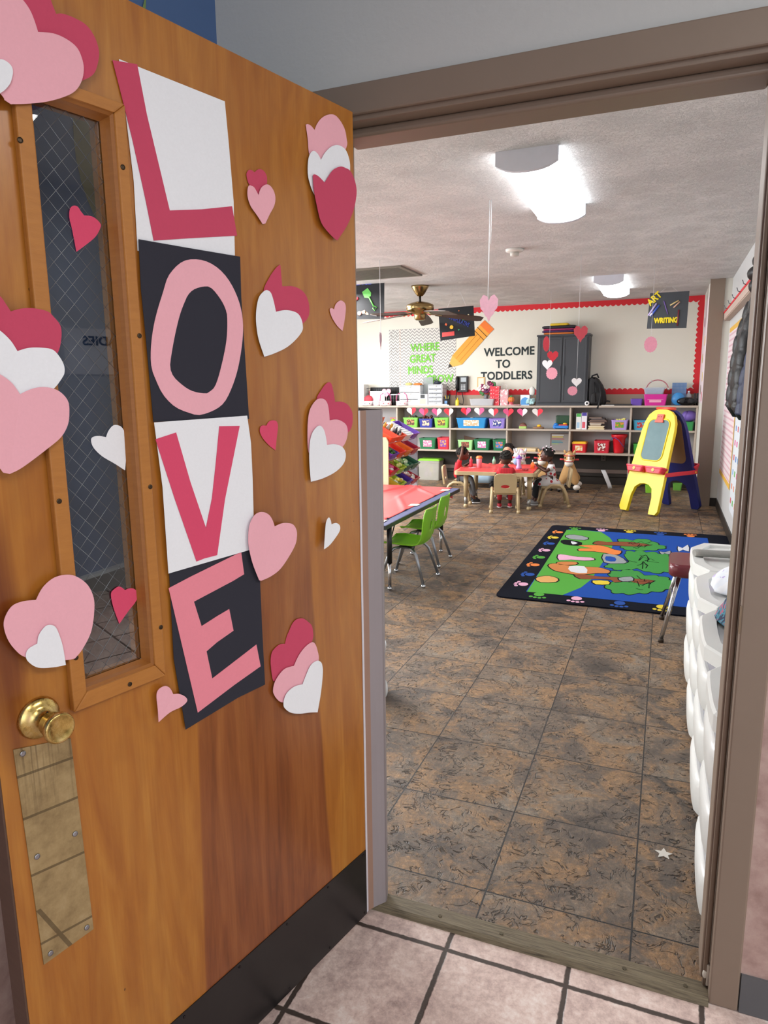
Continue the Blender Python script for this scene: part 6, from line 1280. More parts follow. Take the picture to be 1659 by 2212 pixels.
# small tubs on the floor behind the easel, power strip, ride-on toys
bin_('storage_bin', -.215, -.085, 0, .10, '8fd43a', 'small lime tub on the floor between the easel legs', y=9.85, dep=.12)
bin_('storage_bin', .13, .25, 0, .09, '6fb04a', 'small green tub on the floor under the shelf behind the navy easel side', y=10.2, dep=.12)
MBp = MB().loft([[(-.79 + x, 10.2 + y, .245) for x, y in rrect(-.03, .03, 0, .03, .005, 2)], [(-.76 + x, 10.17 + y, .19) for x, y in rrect(-.03, .03, 0, .03, .005, 2)], [(-.69 + x, 10.12 + y, .04) for x, y in rrect(-.028, .028, 0, .035, .005, 2)], [(-.68 + x, 10.12 + y, .0) for x, y in rrect(-.028, .028, 0, .035, .005, 2)]])
tag(MBp.build('air_freshener', mat('d2d3d6', .5)), 'bent white plastic strip leaning under the shelf below the outlet', 'plastic strip')
def horse(loc, label, body, muzzle, bridle, rz=0):
    r = empty('ride_on_horse', loc, rz, label, 'ride-on toy'); B = mat(body, .85, bump=.4, scale=30, name='plush_' + body)
    # front faces -Y; one continuous body with legs and neck
    P = {'rmp': ((0, .30, .27), .085), 'mid': ((0, .16, .265), .080), 'che': ((0, .02, .27), .088), 'nk': ((0, -.02, .36), .072), 'nk2': ((0, -.035, .43), .062),
         'fl': ((-.075, -.03, .19), .058), 'fl2': ((-.105, -.04, .10), .046), 'fr': ((.075, -.03, .19), .058), 'fr2': ((.105, -.04, .10), .046), 'bl': ((-.075, .32, .18), .06), 'bl2': ((-.10, .33, .10), .046), 'br': ((.075, .32, .18), .06), 'br2': ((.10, .33, .10), .046)}
    skin('body', P, [('rmp', 'mid'), ('mid', 'che'), ('che', 'nk'), ('nk', 'nk2'), ('che', 'fl'), ('fl', 'fl2'), ('che', 'fr'), ('fr', 'fr2'), ('rmp', 'bl'), ('bl', 'bl2'), ('rmp', 'br'), ('br', 'br2')], B, r)
    MB().ell((0, -.055, .465), .070, .075, .085, 20, 12).build('head', B, r)
    MB().ell((0, -.115, .405), .056, .052, .050, 18, 12).build('muzzle', mat(muzzle, .85), r)
    MB().loft([[(x, y - .001, z_) for x, y in ((-w_, yy), (w_, yy), (w_, yy + .02), (-w_, yy + .02))] for z_, w_, yy in ((.43, .012, -.127), (.475, .018, -.133), (.52, .014, -.118))]).build('blaze', mat('efe6d8', .8), r)
    for s_ in (-1, 1):
        MB().tube([(s_ * .055, -.03, .53), (s_ * .072, -.03, .575)], [.022, .009], 10).build('ear', B, r); MB().ell((s_ * .052, -.108, .475), .010, .008, .014).build('eye', mat('140f0e', .15), r)
        MB().cyl((s_ * .06, -.04, .445), (s_ * .125, -.04, .45), .0115).build('handle', mat('c83a44', .4), r)
        for y_ in (-.045, .335):
            MB().ell((s_ * .108, y_, .070), .048, .050, .038).build('hoof', mat('ece6de', .8), r); MB().lathe([(.001, -.015), (.024, -.015), (.026, 0), (.024, .015), (.001, .015)], (s_ * .125, y_, .026), 16, 'x').build('wheel', mat('17181c', .5), r)
    MB().tube([(.058 * math.cos(a * PI / 8), -.115 + .054 * math.sin(a * PI / 8), .432) for a in range(16)], .006, 6, closed=True).build('nose_band', mat(bridle, .6), r)
    MB().tube([(.072 * math.cos(a * PI / 8), -.055 + .077 * math.sin(a * PI / 8), .505 + 0) for a in range(16)], .006, 6, closed=True).build('brow_band', mat(bridle, .6), r)
    MB().ell((0, -.02, .545), .03, .035, .022).tube([(0, .02, .54), (0, .045, .47), (0, .06, .40)], .022, 8).build('mane', mat('9c6e48' if body != 'ece8ea' else 'e8b8cc', .9), r)
    MB().box(-.12, .12, -.06, -.03, .035, .05).box(-.12, .12, .32, .35, .035, .05).build('axle', mat('1c1d22', .5), r)
    return r
horse((-1.185, 9.62, 0), 'tan plush ride-on horse with a white muzzle and red bridle, right of the girl', 'cba06a', 'efe6da', 'b83a3a', .05)
horse((-1.545, 9.70, 0), 'tan plush ride-on horse partly hidden behind the girl in the heart dress', 'cba06a', 'efe6da', 'b83a3a', -.05)
horse((-1.86, 9.72, 0), 'white plush ride-on animal with pink mane hidden behind the low table', 'ece8ea', 'f4f0f0', 'e8a8c0', .1)
cr_ = empty('toy_car', (-2.43, 9.75, 0), .1, 'pale blue ride-on toy car under the shelf behind the children', 'toy car')
MB().loft([[(x, y, .075) for x, y in rrect(-.15, .15, -.15, .25, .04)], [(x, y, .16) for x, y in rrect(-.16, .16, -.16, .26, .05)], [(x, y, .22) for x, y in rrect(-.14, .14, -.12, .24, .05)]]).build('body', mat('8fa6b8', .35), cr_)
MB().loft([[(x, y, .22) for x, y in rrect(-.12, .12, -.02, .2, .04)], [(x, y, .31) for x, y in rrect(-.10, .10, .03, .17, .04)]]).build('cab', mat('a8bccb', .3), cr_)
for x in (-.15, .15):
    for y in (-.08, .18): MB().lathe([(.001, -.02), (.045, -.02), (.048, 0), (.045, .02), (.001, .02)], (x, y, .048), 18, 'x').build('wheel', mat('1b1c20', .6), cr_)

# ------------------------------------------------------------------ toy organizer with tilted bins
rk = empty('bin_rack', (-2.585, 6.545, 0), 0, 'cream and grey toy organizer rack with four rows of tilted coloured bins', 'toy rack')
def side(y0, y1, m_, name):
    P = [(-.17, 0), (-.06, 0), (.15, .36), (.15, .93), (.13, .97), (-.03, .97), (-.17, .99)]
    return MB().prism([(x, z) for x, z in P], y0, y1, 'xz').build(name, m_, rk, bevel=.005)
a_ = side(-.425, -.405, mat('ddd3ae', .5), 'side_panel'); b_ = side(.405, .425, mat('c3c2cc', .5), 'side_panel')
MB().rbox(-.06, .03, -.428, -.4252, .915, .935, .001).build('hand_slot', mat('e8502c', .4), a_)
for z_ in (.26, .56, .86): MB().lathe([(.005, -.4265), (.004, -.4255)], (.09, 0, z_ + .03), 10, 'y').build('screw', mat('5c5a52', .4, .6), a_)
BC = [['e8502c', 'e8502c', 'e6e8ea', '6a3cb0'], ['5a34a8', 'e0402c', 'e87a28', 'b41f3c'], ['b41f3c', 'a8cc3a', '1b5f45', '1b5f45'], ['d8b83a', 'b0c43a', '4c2a90', 'b8283c']]
fills = {(0, 1): ['e8e6e2', 'd8a03a', '2c3038', 'efeae4', 'cfd4d0'], (2, 0): ['c83a6a', 'e8e4dc', 'd85a8c'], (2, 1): ['8fc43a', 'd8e08a', 'e8d86a'], (3, 3): ['e8c8c0', 'c86a5a', 'e8e0d8'], (3, 1): ['e0c84a', 'efe8d8'], (2, 2): ['9cd08c', 'cfe8c8'], (1, 0): ['3a6a34', '4c8a40']}
RN = ['top', 'second', 'third', 'bottom']; PN = ['nearest', 'second nearest', 'second farthest', 'farthest']; CN = {'e8502c': 'orange', 'e6e8ea': 'white lattice', '6a3cb0': 'purple', '5a34a8': 'purple', 'e0402c': 'red', 'e87a28': 'bright orange', 'b41f3c': 'crimson', 'a8cc3a': 'lime', '1b5f45': 'dark green', 'd8b83a': 'yellow', 'b0c43a': 'yellow green', '4c2a90': 'dark purple', 'b8283c': 'crimson'}
for r_, zr in enumerate((.915, .755, .598, .440)):
    MB().cyl((.135, -.41, zr), (.135, .41, zr), .008).build('rod', mat('dfe0e6', .4), rk); MB().cyl((-.08, -.41, zr + .10), (-.08, .41, zr + .10), .008).build('rod', mat('dfe0e6', .4), rk)
    for k in range(4):
        c = BC[r_][k]; y = 6.545 - .305 + .203 * k
        b = empty('rack_bin', (-2.585 + .03, y, zr + .035), 0, CN[c] + ' tilted bin, ' + PN[k] + ' in the ' + RN[r_] + ' row of the toy rack', 'bin', 'tilted bins on the toy rack')
        b.rotation_euler[1] = math.radians(27)
        R_ = lambda s_, z_: [(x, y_, z_) for x, y_ in rrect(-.135 * s_, .135 * s_, -.096 * s_, .096 * s_, .016)]
        o_ = MB().loft([R_(.84, 0), R_(.97, .075), R_(1.02, .077), R_(1.02, .084), R_(.93, .084), R_(.80, .006)], True, False).build('tub', mat(c, .4), b)
        if c == 'e6e8ea':
            lt = MB()
            for i in range(6): lt.box(-.11 + .04 * i, -.095 + .04 * i, -.093, .093, .0845, .088)
            lt.build('lattice', mat('f0f0f0', .5), b)
        if (r_, k) in fills:
            rr_ = random.Random(r_ * 7 + k); fm = MB()
            for j in range(14):
                fm.use(mat(rr_.choice(fills[(r_, k)]), .4)); x, y_ = rr_.uniform(-.09, .10), rr_.uniform(-.06, .06)
                if r_ == 0: fm.lathe([(.018, 0), (.02, .04), (.009, .06), (.008, .075)], (x, y_, .03 + .03 * rr_.random()), 10)
                else: fm.ell((x, y_, .06 + .03 * rr_.random()), .03, .018, .02, 8, 6, rr_.random() * 3)
            f_ = fm.build('bottles' if r_ == 0 else 'toys'); f_.location = b.location; f_.rotation_euler[1] = b.rotation_euler[1]
            tag(f_, 'small loose toys filling the ' + CN[c] + ' ' + PN[k] + ' bin of the ' + RN[r_] + ' rack row', 'toys', kind='stuff')

# ------------------------------------------------------------------ stool, drawer carts, laundry
st = empty('stool', (.16, 4.26, 0), 0, 'maroon vinyl seat on slanted chrome legs standing on the rug edge', 'stool')
MB().loft([[(x, y, z_) for x, y in rrect(-.10 * s_, .16 * s_, -.19 * s_, .15 * s_, .05)] for s_, z_ in ((.9, .375), (1, .39), (1, .435), (.93, .452))]).build('seat', mat('6e3038', .22, name='maroon_vinyl'), st)
for x, y, fx, fy in ((-.04, -.13, -.118, -.205), (-.04, .09, -.118, .215), (.10, -.13, .17, -.205), (.10, .09, .17, .215)):
    l_ = MB().tube([(x, y, .385), (fx, fy, .02)], [.0125, .0115], 12).build('leg', CHROME, st); MB().lathe([(.016, 0), (.015, .02), (.011, .024)], (fx, fy, 0), 14).build('foot_cap', mat('3c3026', .5), l_)
MB().cyl((-.075, -.165, .22), (-.075, .15, .22), .006).build('cross_rod', CHROME, st)
CW = mat('e4e6e4', .33, var=.02, name='white_cart_plastic'); CT = mat('a8a8b4', .25, var=.05, name='cloudy_drawer_plastic')
def bow(y0, y1, x_out, x_in, n=10):
    """plan outline, front bulging towards -X"""
    pts = []
    for i in range(n + 1):
        t_ = i / n; y = y0 + (y1 - y0) * t_; e = abs(2 * t_ - 1)
        q = min(1, (1 - e) / .42); pts.append((x_in - (x_in - x_out) * (.86 * q + .14 * (1 - e * e)), y))
    return pts
carts = [(1.745, 2.225), (2.235, 2.765), (2.775, 3.315), (3.325, 3.925)]
nm_ = ['nearest to the doorway', 'second from the doorway', 'third from the doorway', 'farthest, beside the maroon stool']
for k, (y0, y1) in enumerate(carts):
    r = empty('drawer_cart', (0, (y0 + y1) / 2, 0), 0, 'white plastic drawer cart with bowed fronts, ' + nm_[k], 'drawer cart', 'white plastic drawer carts along the right wall'); h_ = (y1 - y0) / 2
    xi, xo, xb = .215, .152, .59; TZc = .62
    body = MB(); body.box(xi + .012, xb, -h_ + .012, h_ - .012, .01, TZc - .035); body.build('carcass', CT, r)
    f = bow(-h_, h_, xo - .004, xi); top = MB()
    ins = bow(-h_ + .05, h_ - .05, xo + .05, xi + .03)
    outer = f + [(xb, h_), (xb, -h_)]; inn = [(x, y) for x, y in ins] + [(xb - .05, h_ - .05), (xb - .05, -h_ + .05)]
    top.loft([[(x, y, TZc - .05) for x, y in outer], [(x, y, TZc - .006) for x, y in outer], [(x * .97 + .012, y * .975, TZc) for x, y in outer], [(x, y, TZc) for x, y in inn], [(x + .004, y * .985, TZc - .012) for x, y in inn]], True, False)
    top.build('top', CW, r)
    for j in range(3):
        z0, z1 = .025 + .185 * j, .025 + .185 * (j + 1) - .012
        d = MB(); zs = [(z0, .010), (z0 + .012, .0), (z0 + .10, -.004), (z1 - .05, .0), (z1 - .04, .012)]
        rings = []
        for z_, dx in zs:
            fr_ = bow(-h_ + .006, h_ - .006, xo + dx, xi + .002 + dx * .3); rings.append([(x, y, z_) for x, y in fr_] + [(xi + .02, h_ - .006, z_), (xi + .02, -h_ + .006, z_)])
        d.loft(rings, True, True); dr = d.build('drawer', CW, r)
        c_ = MB(); fr_ = bow(-h_ + .012, h_ - .012, xo + .020, xi + .010); c_.loft([[(x, y, z_) for x, y in fr_] + [(xi + .03, h_ - .012, z_), (xi + .03, -h_ + .012, z_)] for z_ in (z1 - .042, z1 + .010)], True, True); c_.build('clear_band', CT, dr)
        MB().box(xb - .03, xb - .01, -.02, .02, z0, z1).build('back_clip', CT, dr)
    for y in (-h_ + .04, h_ - .04):
        for x in (xi + .03, xb - .03): MB().cyl((x, y, 0), (x, y, .012), .02).build('foot', CW, r)
def cloth_heap(name, c, rx, ry, rz_, cols, label, cat, seed):
    rnd = random.Random(seed); m = MB(); seg, rn = 30, 16; R_ = []
    ph = [(rnd.uniform(2, 7), rnd.uniform(0, 6), rnd.uniform(2, 6)) for _ in range(4)]
    for i in range(rn + 1):
        b = PI / 2 * i / rn; ring = []
        for j in range(seg):
            a = 2 * PI * j / seg; w_ = 1 + .10 * sum(math.sin(int(p[0]) * a + p[1] + p[2] * b) for p in ph) * math.cos(b) * .6
            ring.append((rx * w_ * math.cos(a) * max(math.cos(b), .01) ** .6, ry * w_ * math.sin(a) * max(math.cos(b), .01) ** .6, rz_ * math.sin(b) * (1 + .12 * math.sin(3 * a + 4 * b))))
        R_.append(ring)
    m.loft(R_)
    t = NT(name + '_print'); v = t.noise(t.coord(), cols[3], 3, .6, 1.5); t.color(t.ramp(v, [(.36, cols[0]), (.48, cols[1]), (.56, cols[2])], 'CONSTANT')); t.rough(.9)
    o = m.build(name, t.m, loc=c); return tag(o, label, cat)
cloth_heap('folded_clothes', (.34, 3.06, .6205), .12, .17, .085, ('e6e8ee', 'dfe4ee', 'b8a8d8', 6), 'white and pale blue children\'s clothes heaped on a drawer cart', 'clothes', 2)
cloth_heap('folded_clothes', (.325, 2.62, .6205), .115, .19, .10, ('262c48', '3c7a8c', 'a8506a', 16), 'dark floral patterned clothes heaped on a drawer cart', 'clothes', 5)
cloth_heap('striped_cloth', (.36, 2.42, .6205), .09, .08, .05, ('a83a4a', 'dcd8dc', '3a4a7a', 14), 'red and blue patterned cloth beside the dark floral clothes', 'clothes', 8)
sk_ = empty('grey_socks', (.30, 3.62, .6205), .35, 'grey knitted sock with a white label on the farthest drawer cart', 'sock')
MB().loft([[(x, y_ + y0, z_) for y_, z_ in [(.045 * math.cos(a * PI / 8) * w_, .016 + .016 * math.sin(a * PI / 8)) for a in range(16)]] for x, w_, y0 in ((-.14, .5, .02), (-.12, .9, .02), (-.05, .8, .0), (.02, 1.1, -.02), (.12, 1.1, -.02), (.2, 1.0, 0))]).build('knit', mat('8d8c88', .9, bump=.5, scale=30), sk_); MB().box(.03, .065, -.055, .03, .033, .035).build('label', mat('e6e6e6', .6), sk_)
fl_ = tag(MB().prism([(x + .008 * math.cos(a), y + .012 * math.sin(a)) for x, y, a in [(0, 0, i * .5) for i in range(12)]], 0, .03, 'xy').place((.185, 1.90, .6205)).build('hair_clip', mat('7a1f3a', .5)), 'tiny dark maroon hair clip on the nearest drawer cart', 'hair clip')
wb_ = empty('waste_bin', (-1.265, 2.88, 0), 0, 'small ribbed white waste bin with a plastic liner, half behind the finger guard', 'waste bin')
MB().lathe([(.078, 0), (.08, .03)], (0, 0, 0), 24).build('base', mat('1f2022', .5), wb_)
MB().lathe([(.083 + (.004 if i % 2 else 0), .03 + .012 * i) for i in range(18)], (0, 0, 0), 24).build('body', mat('d3d8dc', .4), wb_); MB().lathe([(.088, .20), (.094, .235), (.090, .25), (.082, .235)], (0, 0, 0), 24, cap=False).build('liner', mat('dfe3e8', .3), wb_); MB().ell((.095, -.03, .04), .022, .02, .05).build('liner_corner', mat('e3e4e6', .3), wb_)

# ------------------------------------------------------------------ right wall: rail with hooks, coats, charts
rl = empty('coat_rail', (.605, 5.6, 2.135), 0, 'wooden coat rail with a red strip and small hooks on the white right wall', 'coat rail')
MB().box(-.062, 0, -3.3, 3.6, 0, .045).build('ledge', mat('b09a8c', .6), rl, bevel=.003); MB().box(-.066, -.062, -3.3, 3.6, .012, .078).build('front_board', mat('c3ada0', .6), rl); MB().box(-.070, -.060, -3.3, 3.6, .078, .10).build('red_strip', RED, rl)
for k in range(14): MB().tube([(-.066, -3.1 + .5 * k, .085), (-.09, -3.1 + .5 * k, .095), (-.10, -3.1 + .5 * k, .125)], .004, 6).build('hook', mat('7a7c80', .3, .9), rl)
def coat(y, zt, zb, label, m_, prof, hw, hood):
    """puffer coat: prof = list of (z, outer x); quilted by ring radius; open hem"""
    r = empty('puffer_coat', (.595, y, 0), 0, label, 'coat'); rings = []; n = 28
    N_ = 60
    for i in range(N_ + 1):
        z = zb + (zt - zb) * i / N_
        for (za, xa), (zc_, xc_) in zip(prof[:-1], prof[1:]):
            if za <= z <= zc_: xo = xa + (xc_ - xa) * (z - za) / (zc_ - za); break
        q_ = .010 * abs(math.sin(PI * (z - zb) / .095)) ** .5 - .006
        xo -= q_; cx = (xo + .59) / 2 - .595; rx = (.59 - xo) / 2
        ww = hw(i / N_) + q_
        rings.append([(cx + rx * math.copysign(abs(math.cos(2 * PI * j / n)) ** .8, math.cos(2 * PI * j / n)), ww * math.copysign(abs(math.sin(2 * PI * j / n)) ** .85, math.sin(2 * PI * j / n)) + .006 * math.sin(z * 40 + j), z) for j in range(n)])
    MB().loft(rings).build('body', m_, r)
    for s_ in (-1, 1):
        sl_ = MB(); zs = [zt - .10 - .011 * i for i in range(60)]; rs = [.056 + .007 * abs(math.sin(PI * i / 9)) ** .5 for i in range(60)]
        sl_.tube([(prof_x(prof, z) - .595 + .055, s_ * (hw(.8) + .02 + .0008 * i), z) for i, z in enumerate(zs)], rs, 14).build('sleeve', m_, r)
    if hood:
        hm = MB()
        for dz, rr_, xo in ((.0, .085, .0), (.07, .10, .0), (.14, .085, .01), (.19, .05, .02)): hm.ell((-.13 + xo, 0, zt + dz - .02), rr_ * .78, rr_ * 1.2, .052, 18, 10)
        hm.build('hood', m_, r)
    MB().tube([(-.03, 0, zt), (-.03, 0, zt + .03), (-.075, 0, 2.235)], .005, 6).build('hanging_loop', m_, r)
    return r
def prof_x(prof, z):
    for (za, xa), (zc_, xc_) in zip(prof[:-1], prof[1:]):
        if za <= z <= zc_: return xa + (xc_ - xa) * (z - za) / (zc_ - za)
    return prof[-1][1]
t = NT('shiny_black_puffer'); f = t.noise(t.coord(), 14, 4, .6, .6); t.color(t.mix(f, '0b0b0d', '141518')); t.rough(.45); t.b.inputs['Specular IOR Level'].default_value = .3; t.bump(f, .3, .02); BKP = t.m
t = NT('navy_puffer'); f = t.noise(t.coord(), 12, 4, .6, .6); t.color(t.mix(f, '121d38', '18284a')); t.rough(.6); t.bump(f, .3, .02); NVP = t.m
coat(4.72, 2.02, 1.30, 'shiny black hooded puffer coat hanging on the right wall, farther of two', BKP, [(1.29, .345), (1.5, .35), (1.70, .365), (1.85, .40), (2.03, .44)], lambda t_: .20 - .09 * max(0, t_ - .6) / .4, True)
coat(4.17, 2.02, 1.27, 'matt navy blue puffer coat hanging beside the door frame, nearer of two', NVP, [(1.26, .36), (1.45, .365), (1.65, .40), (1.8, .43), (2.03, .47)], lambda t_: .19 - .09 * max(0, t_ - .6) / .4, False)
t = NT('pink_lined_chart'); p = t.coord(); X, Y, Z = t.sep(p); t.color(t.mix(t.math('LESS_THAN', t.math('FRACT', t.math('MULTIPLY', Z, 17)), .35), 'e6d6da', 'd6b0ba')); t.rough(.6)
c1 = empty('wall_chart', (.6045, 8.15, .42), 0, 'tall pink lined chart with a yellow border on the right wall', 'chart'); MB().box(-.002, 0, -.70, .72, 0, 1.62).build('sheet', t.m, c1); bm2 = MB(); [bm2.box(*b) for b in ((-.003, -.002, -.70, .72, 0, .05), (-.003, -.002, -.70, .72, 1.57, 1.62), (-.003, -.002, -.74, -.69, 0, 1.62))]; bm2.build('yellow_border', mat('e0b04a', .6), c1)
c2 = empty('wall_chart', (.6045, 6.4, .25), 0, 'white chart with rows of small coloured pictures on the right wall', 'chart'); MB().box(-.002, 0, -.95, .9, 0, 1.05).build('sheet', mat('dde3ea', .5), c2)
rr_ = random.Random(12); pm_ = MB()
for i in range(9):
    for j in range(7):
        pm_.use(mat(['5aa0d8', '8c6ac0', 'e07a4a', 'd84a8c', '4a7ac8', '6ab05a', 'd8c44a', 'c8505a'][rr_.randrange(8)], .6)); y_, z_ = -.85 + .2 * i, .08 + .135 * j; pm_.box(-.003, -.002, y_, y_ + .06 + .03 * rr_.random(), z_, z_ + .05)
pm_.build('pictures', None, c2)
c3 = tag(MB().use(mat('e3d8e2', .6)).box(.601, .6045, 4.6, 5.4, .9, 1.25).use(mat('b43a48', .6)).prism([(5.05, 1.0), (5.2, 1.22), (5.3, 1.2), (5.12, .98)], .600, .6012, 'yz').build('wall_poster'), 'white wall paper with a red shape under the coats', 'poster')
sx = empty('sticker_strip', (.384, 9.75, 0), 0, 'vertical strip of paper stickers on the short wall beside the shelf', 'stickers')
MB().box(-.001, 0, -.55, .55, 1.20, 2.45).build('backing', mat('e3d3d8', .6), sx)
for k, (y_, z_) in enumerate(((-.2, 1.95), (.15, 1.75), (-.15, 1.52), (.1, 1.36), (-.25, 1.28), (.25, 2.2))): MB().lathe([(.06, -.004), (.06, -.001)], (0, y_, z_), 14, 'x').build('sticker', mat(['d8b848', 'b89a3a', 'd8c06a', '6a5a34', 'c84a5a', 'b86a9a'][k], .6), sx)

# ------------------------------------------------------------------ ceiling: lamps, fan, vent, detector, hanging pieces
LENS = emit('f4fbff', 7.0, 'lit_acrylic_lens')
def ceiling_light(loc, label):
    r = empty('ceiling_light', loc, 0, label, 'ceiling lamp'); r.scale = (1.1, 1, 1)
    MB().box(-.105, .105, -.60, .60, -.045, 0).build('housing', mat('dcdde0', .5), r)
    arc = [(-.135, -.030), (-.135, -.062)] + [(.135 * math.sin((-1 + 2 * i / 10) * 1.2) / math.sin(1.2), -.062 - .040 * (1 - (abs(-1 + 2 * i / 10)) ** 2.2)) for i in range(1, 10)] + [(.135, -.062), (.135, -.030)]
    MB().loft([[(x, y, z_) for x, z_ in arc] for y in (-.60, .60)], True, False).build('lens', LENS, r)
    for s_ in (-1, 1):
        yy = sorted((s_ * .60, s_ * .632)); MB().loft([[(x * s2, y, z_ * s2 if z_ < -.05 else z_) for x, z_ in [(-.138, 0), (-.138, -.066)] + arc[2:-2] + [(.138, -.066), (.138, 0)]] for y, s2 in ((yy[0], 1.02), (yy[1], 1.02))], True, False).build('end_cap', mat('d3d5e0', .5), r)
    return r
ceiling_light((-.72, 4.33, 2.60), 'long lit fluorescent ceiling lamp nearest the doorway')
ceiling_light((-.665, 8.78, 2.60), 'smaller-looking lit fluorescent ceiling lamp near the far wall')
ABR = mat('9c8458', .25, .95, .1, name='antique_brass')
fn = empty('ceiling_fan', (-2.765, 8.01, 2.60), 0, 'antique brass ceiling fan with dark wooden blades', 'ceiling fan')
MB().lathe([(.105, 0), (.10, -.02), (.06, -.085), (.035, -.115), (.02, -.12)], (0, 0, 0), 28).build('canopy', ABR, fn); MB().cyl((0, 0, -.11), (0, 0, -.19), .014).build('downrod', mat('2a221a', .4, .5), fn)
MB().lathe([(.03, -.175), (.11, -.195), (.155, -.215), (.162, -.225), (.162, -.275), (.15, -.29), (.08, -.31), (.068, -.34), (.066, -.375), (.05, -.39), (.001, -.392)], (0, 0, 0), 32).build('motor', ABR, fn)
FB = m_planks('dark_walnut_blade', '33231e', '4a342b', (3, 20, 3))
for k in range(5):
    a = math.radians(-41 + 72 * k)
    b = MB().loft([[(x, y, z_) for x, y in [(-.055, .17), (.055, .17), (.070, .40), (.072, .62), (.05, .66), (-.05, .66), (-.072, .62), (-.070, .40)]] for z_ in (-.004, .004)], True, False).build('blade', FB, fn)
    b.scale = (1.1, 1.15, 1); b.location = (0, 0, -.30); b.rotation_euler = (math.radians(-6), math.radians(-13), a - PI / 2)
    MB().box(-.018, .018, .10, .23, -.010, -.004).build('blade_arm', ABR, b)
vt = empty('ceiling_vent', (-2.92, 6.91, 2.60), 0, 'slatted beige air vent set in the textured ceiling', 'vent'); m = MB(); m.box(-.43, .43, -.30, .30, -.006, 0).build('backing', mat('3c3a34', .6), vt)
m = MB(); [m.box(*b) for b in ((-.45, .45, -.32, -.28, -.016, 0), (-.45, .45, .28, .32, -.016, 0), (-.45, -.41, -.28, .28, -.016, 0), (.41, .45, -.28, .28, -.016, 0))]; m.build('frame', mat('6f6a60', .5), vt)
m = MB(); [m.box(-.41, .41, -.26 + .04 * k, -.245 + .04 * k, -.016, -.006) for k in range(14)]; m.build('slats', mat('625d54', .5), vt)
sd = empty('smoke_detector', (-1.30, 6.27, 2.60), 0, 'round white smoke detector on the textured ceiling', 'smoke detector'); MB().lathe([(.078, 0), (.075, -.018), (.055, -.026), (.001, -.026)], (0, 0, 0), 28).build('base', mat('dcdad4', .5), sd); MB().lathe([(.04, -.026), (.036, -.055), (.02, -.06), (.001, -.06)], (0, 0, 0), 20).build('sensor', mat('c9c7c0', .5), sd)
STR = mat('e9e9ec', .6, name='white_string')
def hstring(x, y, z, r_=.0016, wide=False):
    m = MB()
    if wide: m.cyl((x - .006, y, z), (x - .004, y, 2.60), .0028, seg=6).cyl((x + .006, y, z + .35), (x + .006, y, 2.60), .0028, seg=6)
    else: m.cyl((x, y, z), (x, y, 2.60), r_, seg=6)
    return m
def hung(x, y, items, label, thick=False, wide=False):
    """paper hearts strung on one thread"""
    r = empty('hanging_hearts', (x, y, 0), 0, label, 'hanging hearts')
    zb = min(i[1] for i in items)
    hstring(0, 0, zb + .02, .0022 if thick else .0013, wide).build('string', STR, r)
    for (dx, z, w_, h_, c, rz, kind) in items:
        hp = heart_pts(w_, h_, 16)
        if kind == 'doily': hp = [(px * (1 + .05 * math.sin(i * 2.3)), pz * (1 + .05 * math.sin(i * 2.3))) for i, (px, pz) in enumerate(heart_pts(w_, h_, 20))]
        if kind == 'round': hp = [(w_ / 2 * math.cos(a * PI / 16) * (1 + .04 * (-1) ** a), h_ / 2 * math.sin(a * PI / 16) * (1 + .04 * (-1) ** a)) for a in range(32)]
        o = MB().prism(hp, -.0015, .0015, 'xz').build('heart', mat(c, .8, var=.12, scale=50, bump=.2), r); o.location = (dx, 0, z); o.rotation_euler[2] = rz
    return r
hung(-1.112, 4.59, [(0, 1.965, .118, .175, 'e9b3c6', .2, 'doily')], 'large pale pink heart hanging on a white ribbon near the first lamp', wide=True)
hung(-2.556, 6.26, [(0, 1.895, .15, .165, 'd9bccd', 1.82, 'doily')], 'lilac heart hanging almost edge-on before the dark science board', True)
hung(-.80, 6.80, [(.02, 1.925, .125, .155, 'd0525f', .15, 'doily'), (.0, 1.475, .092, .085, 'ecebee', 0, ''), (-.035, 1.385, .09, .085, 'e99aae', .1, 'round')], 'thread with a red, a white and a pink heart, right one before the dark cabinet')
hung(-.19, 7.63, [(0, 1.83, .122, .155, 'ee9fb6', 0, 'round')], 'thread with a single round pink heart hanging by the art board')
hung(-1.435, 9.20, [(-.04, 1.955, .10, .19, 'd0414f', .8, 'round'), (.045, 1.815, .14, .145, 'c42f3c', .1, 'doily'), (-.02, 1.712, .13, .13, 'eeedef', 0, ''), (.04, 1.585, .14, .15, 'eaa0b2', .1, 'round')], 'thread of two red, one white and one pink hearts, left one before the dark cabinet')
# subject boards on threads
BRD = mat('121419', .8, name='black_board'); GBR = mat('3f444a', .6, name='dark_grey_board')
def board(pts, y, m_, label, name='hanging_board', f=1.0):
    y2 = y * f; pts = [(p[0] * f, CAMZ + (p[1] - CAMZ) * f) for p in pts]
    cx0 = sum(p[0] for p in pts) / 4; cz0 = sum(p[1] for p in pts) / 4
    r = empty(name, (cx0, y2, cz0), 0, label, 'hanging sign'); r.scale = (f, 1, f)
    MB().prism([((p[0] - cx0) / f, (p[1] - cz0) / f) for p in pts], 0, .004, 'xz').build('board', m_, r)
    zt = (max(p[1] for p in pts) - cz0) / f
    for x in (-.09, .09): MB().cyl((x, .002, zt - .015), (x * .3, .002, (2.60 - cz0) / f), .0009, seg=5).build('thread', STR, r)
    return r
def bit(r, pts, c, name): return MB().prism(pts, -.0035, -.0005, 'xz').build(name, mat(c, .5), r)
def stick(r, a, b, w_, c, name): return MB().tube([(a[0], -.006, a[1]), (b[0], -.006, b[1])], w_, 8).build(name, mat(c, .4), r)
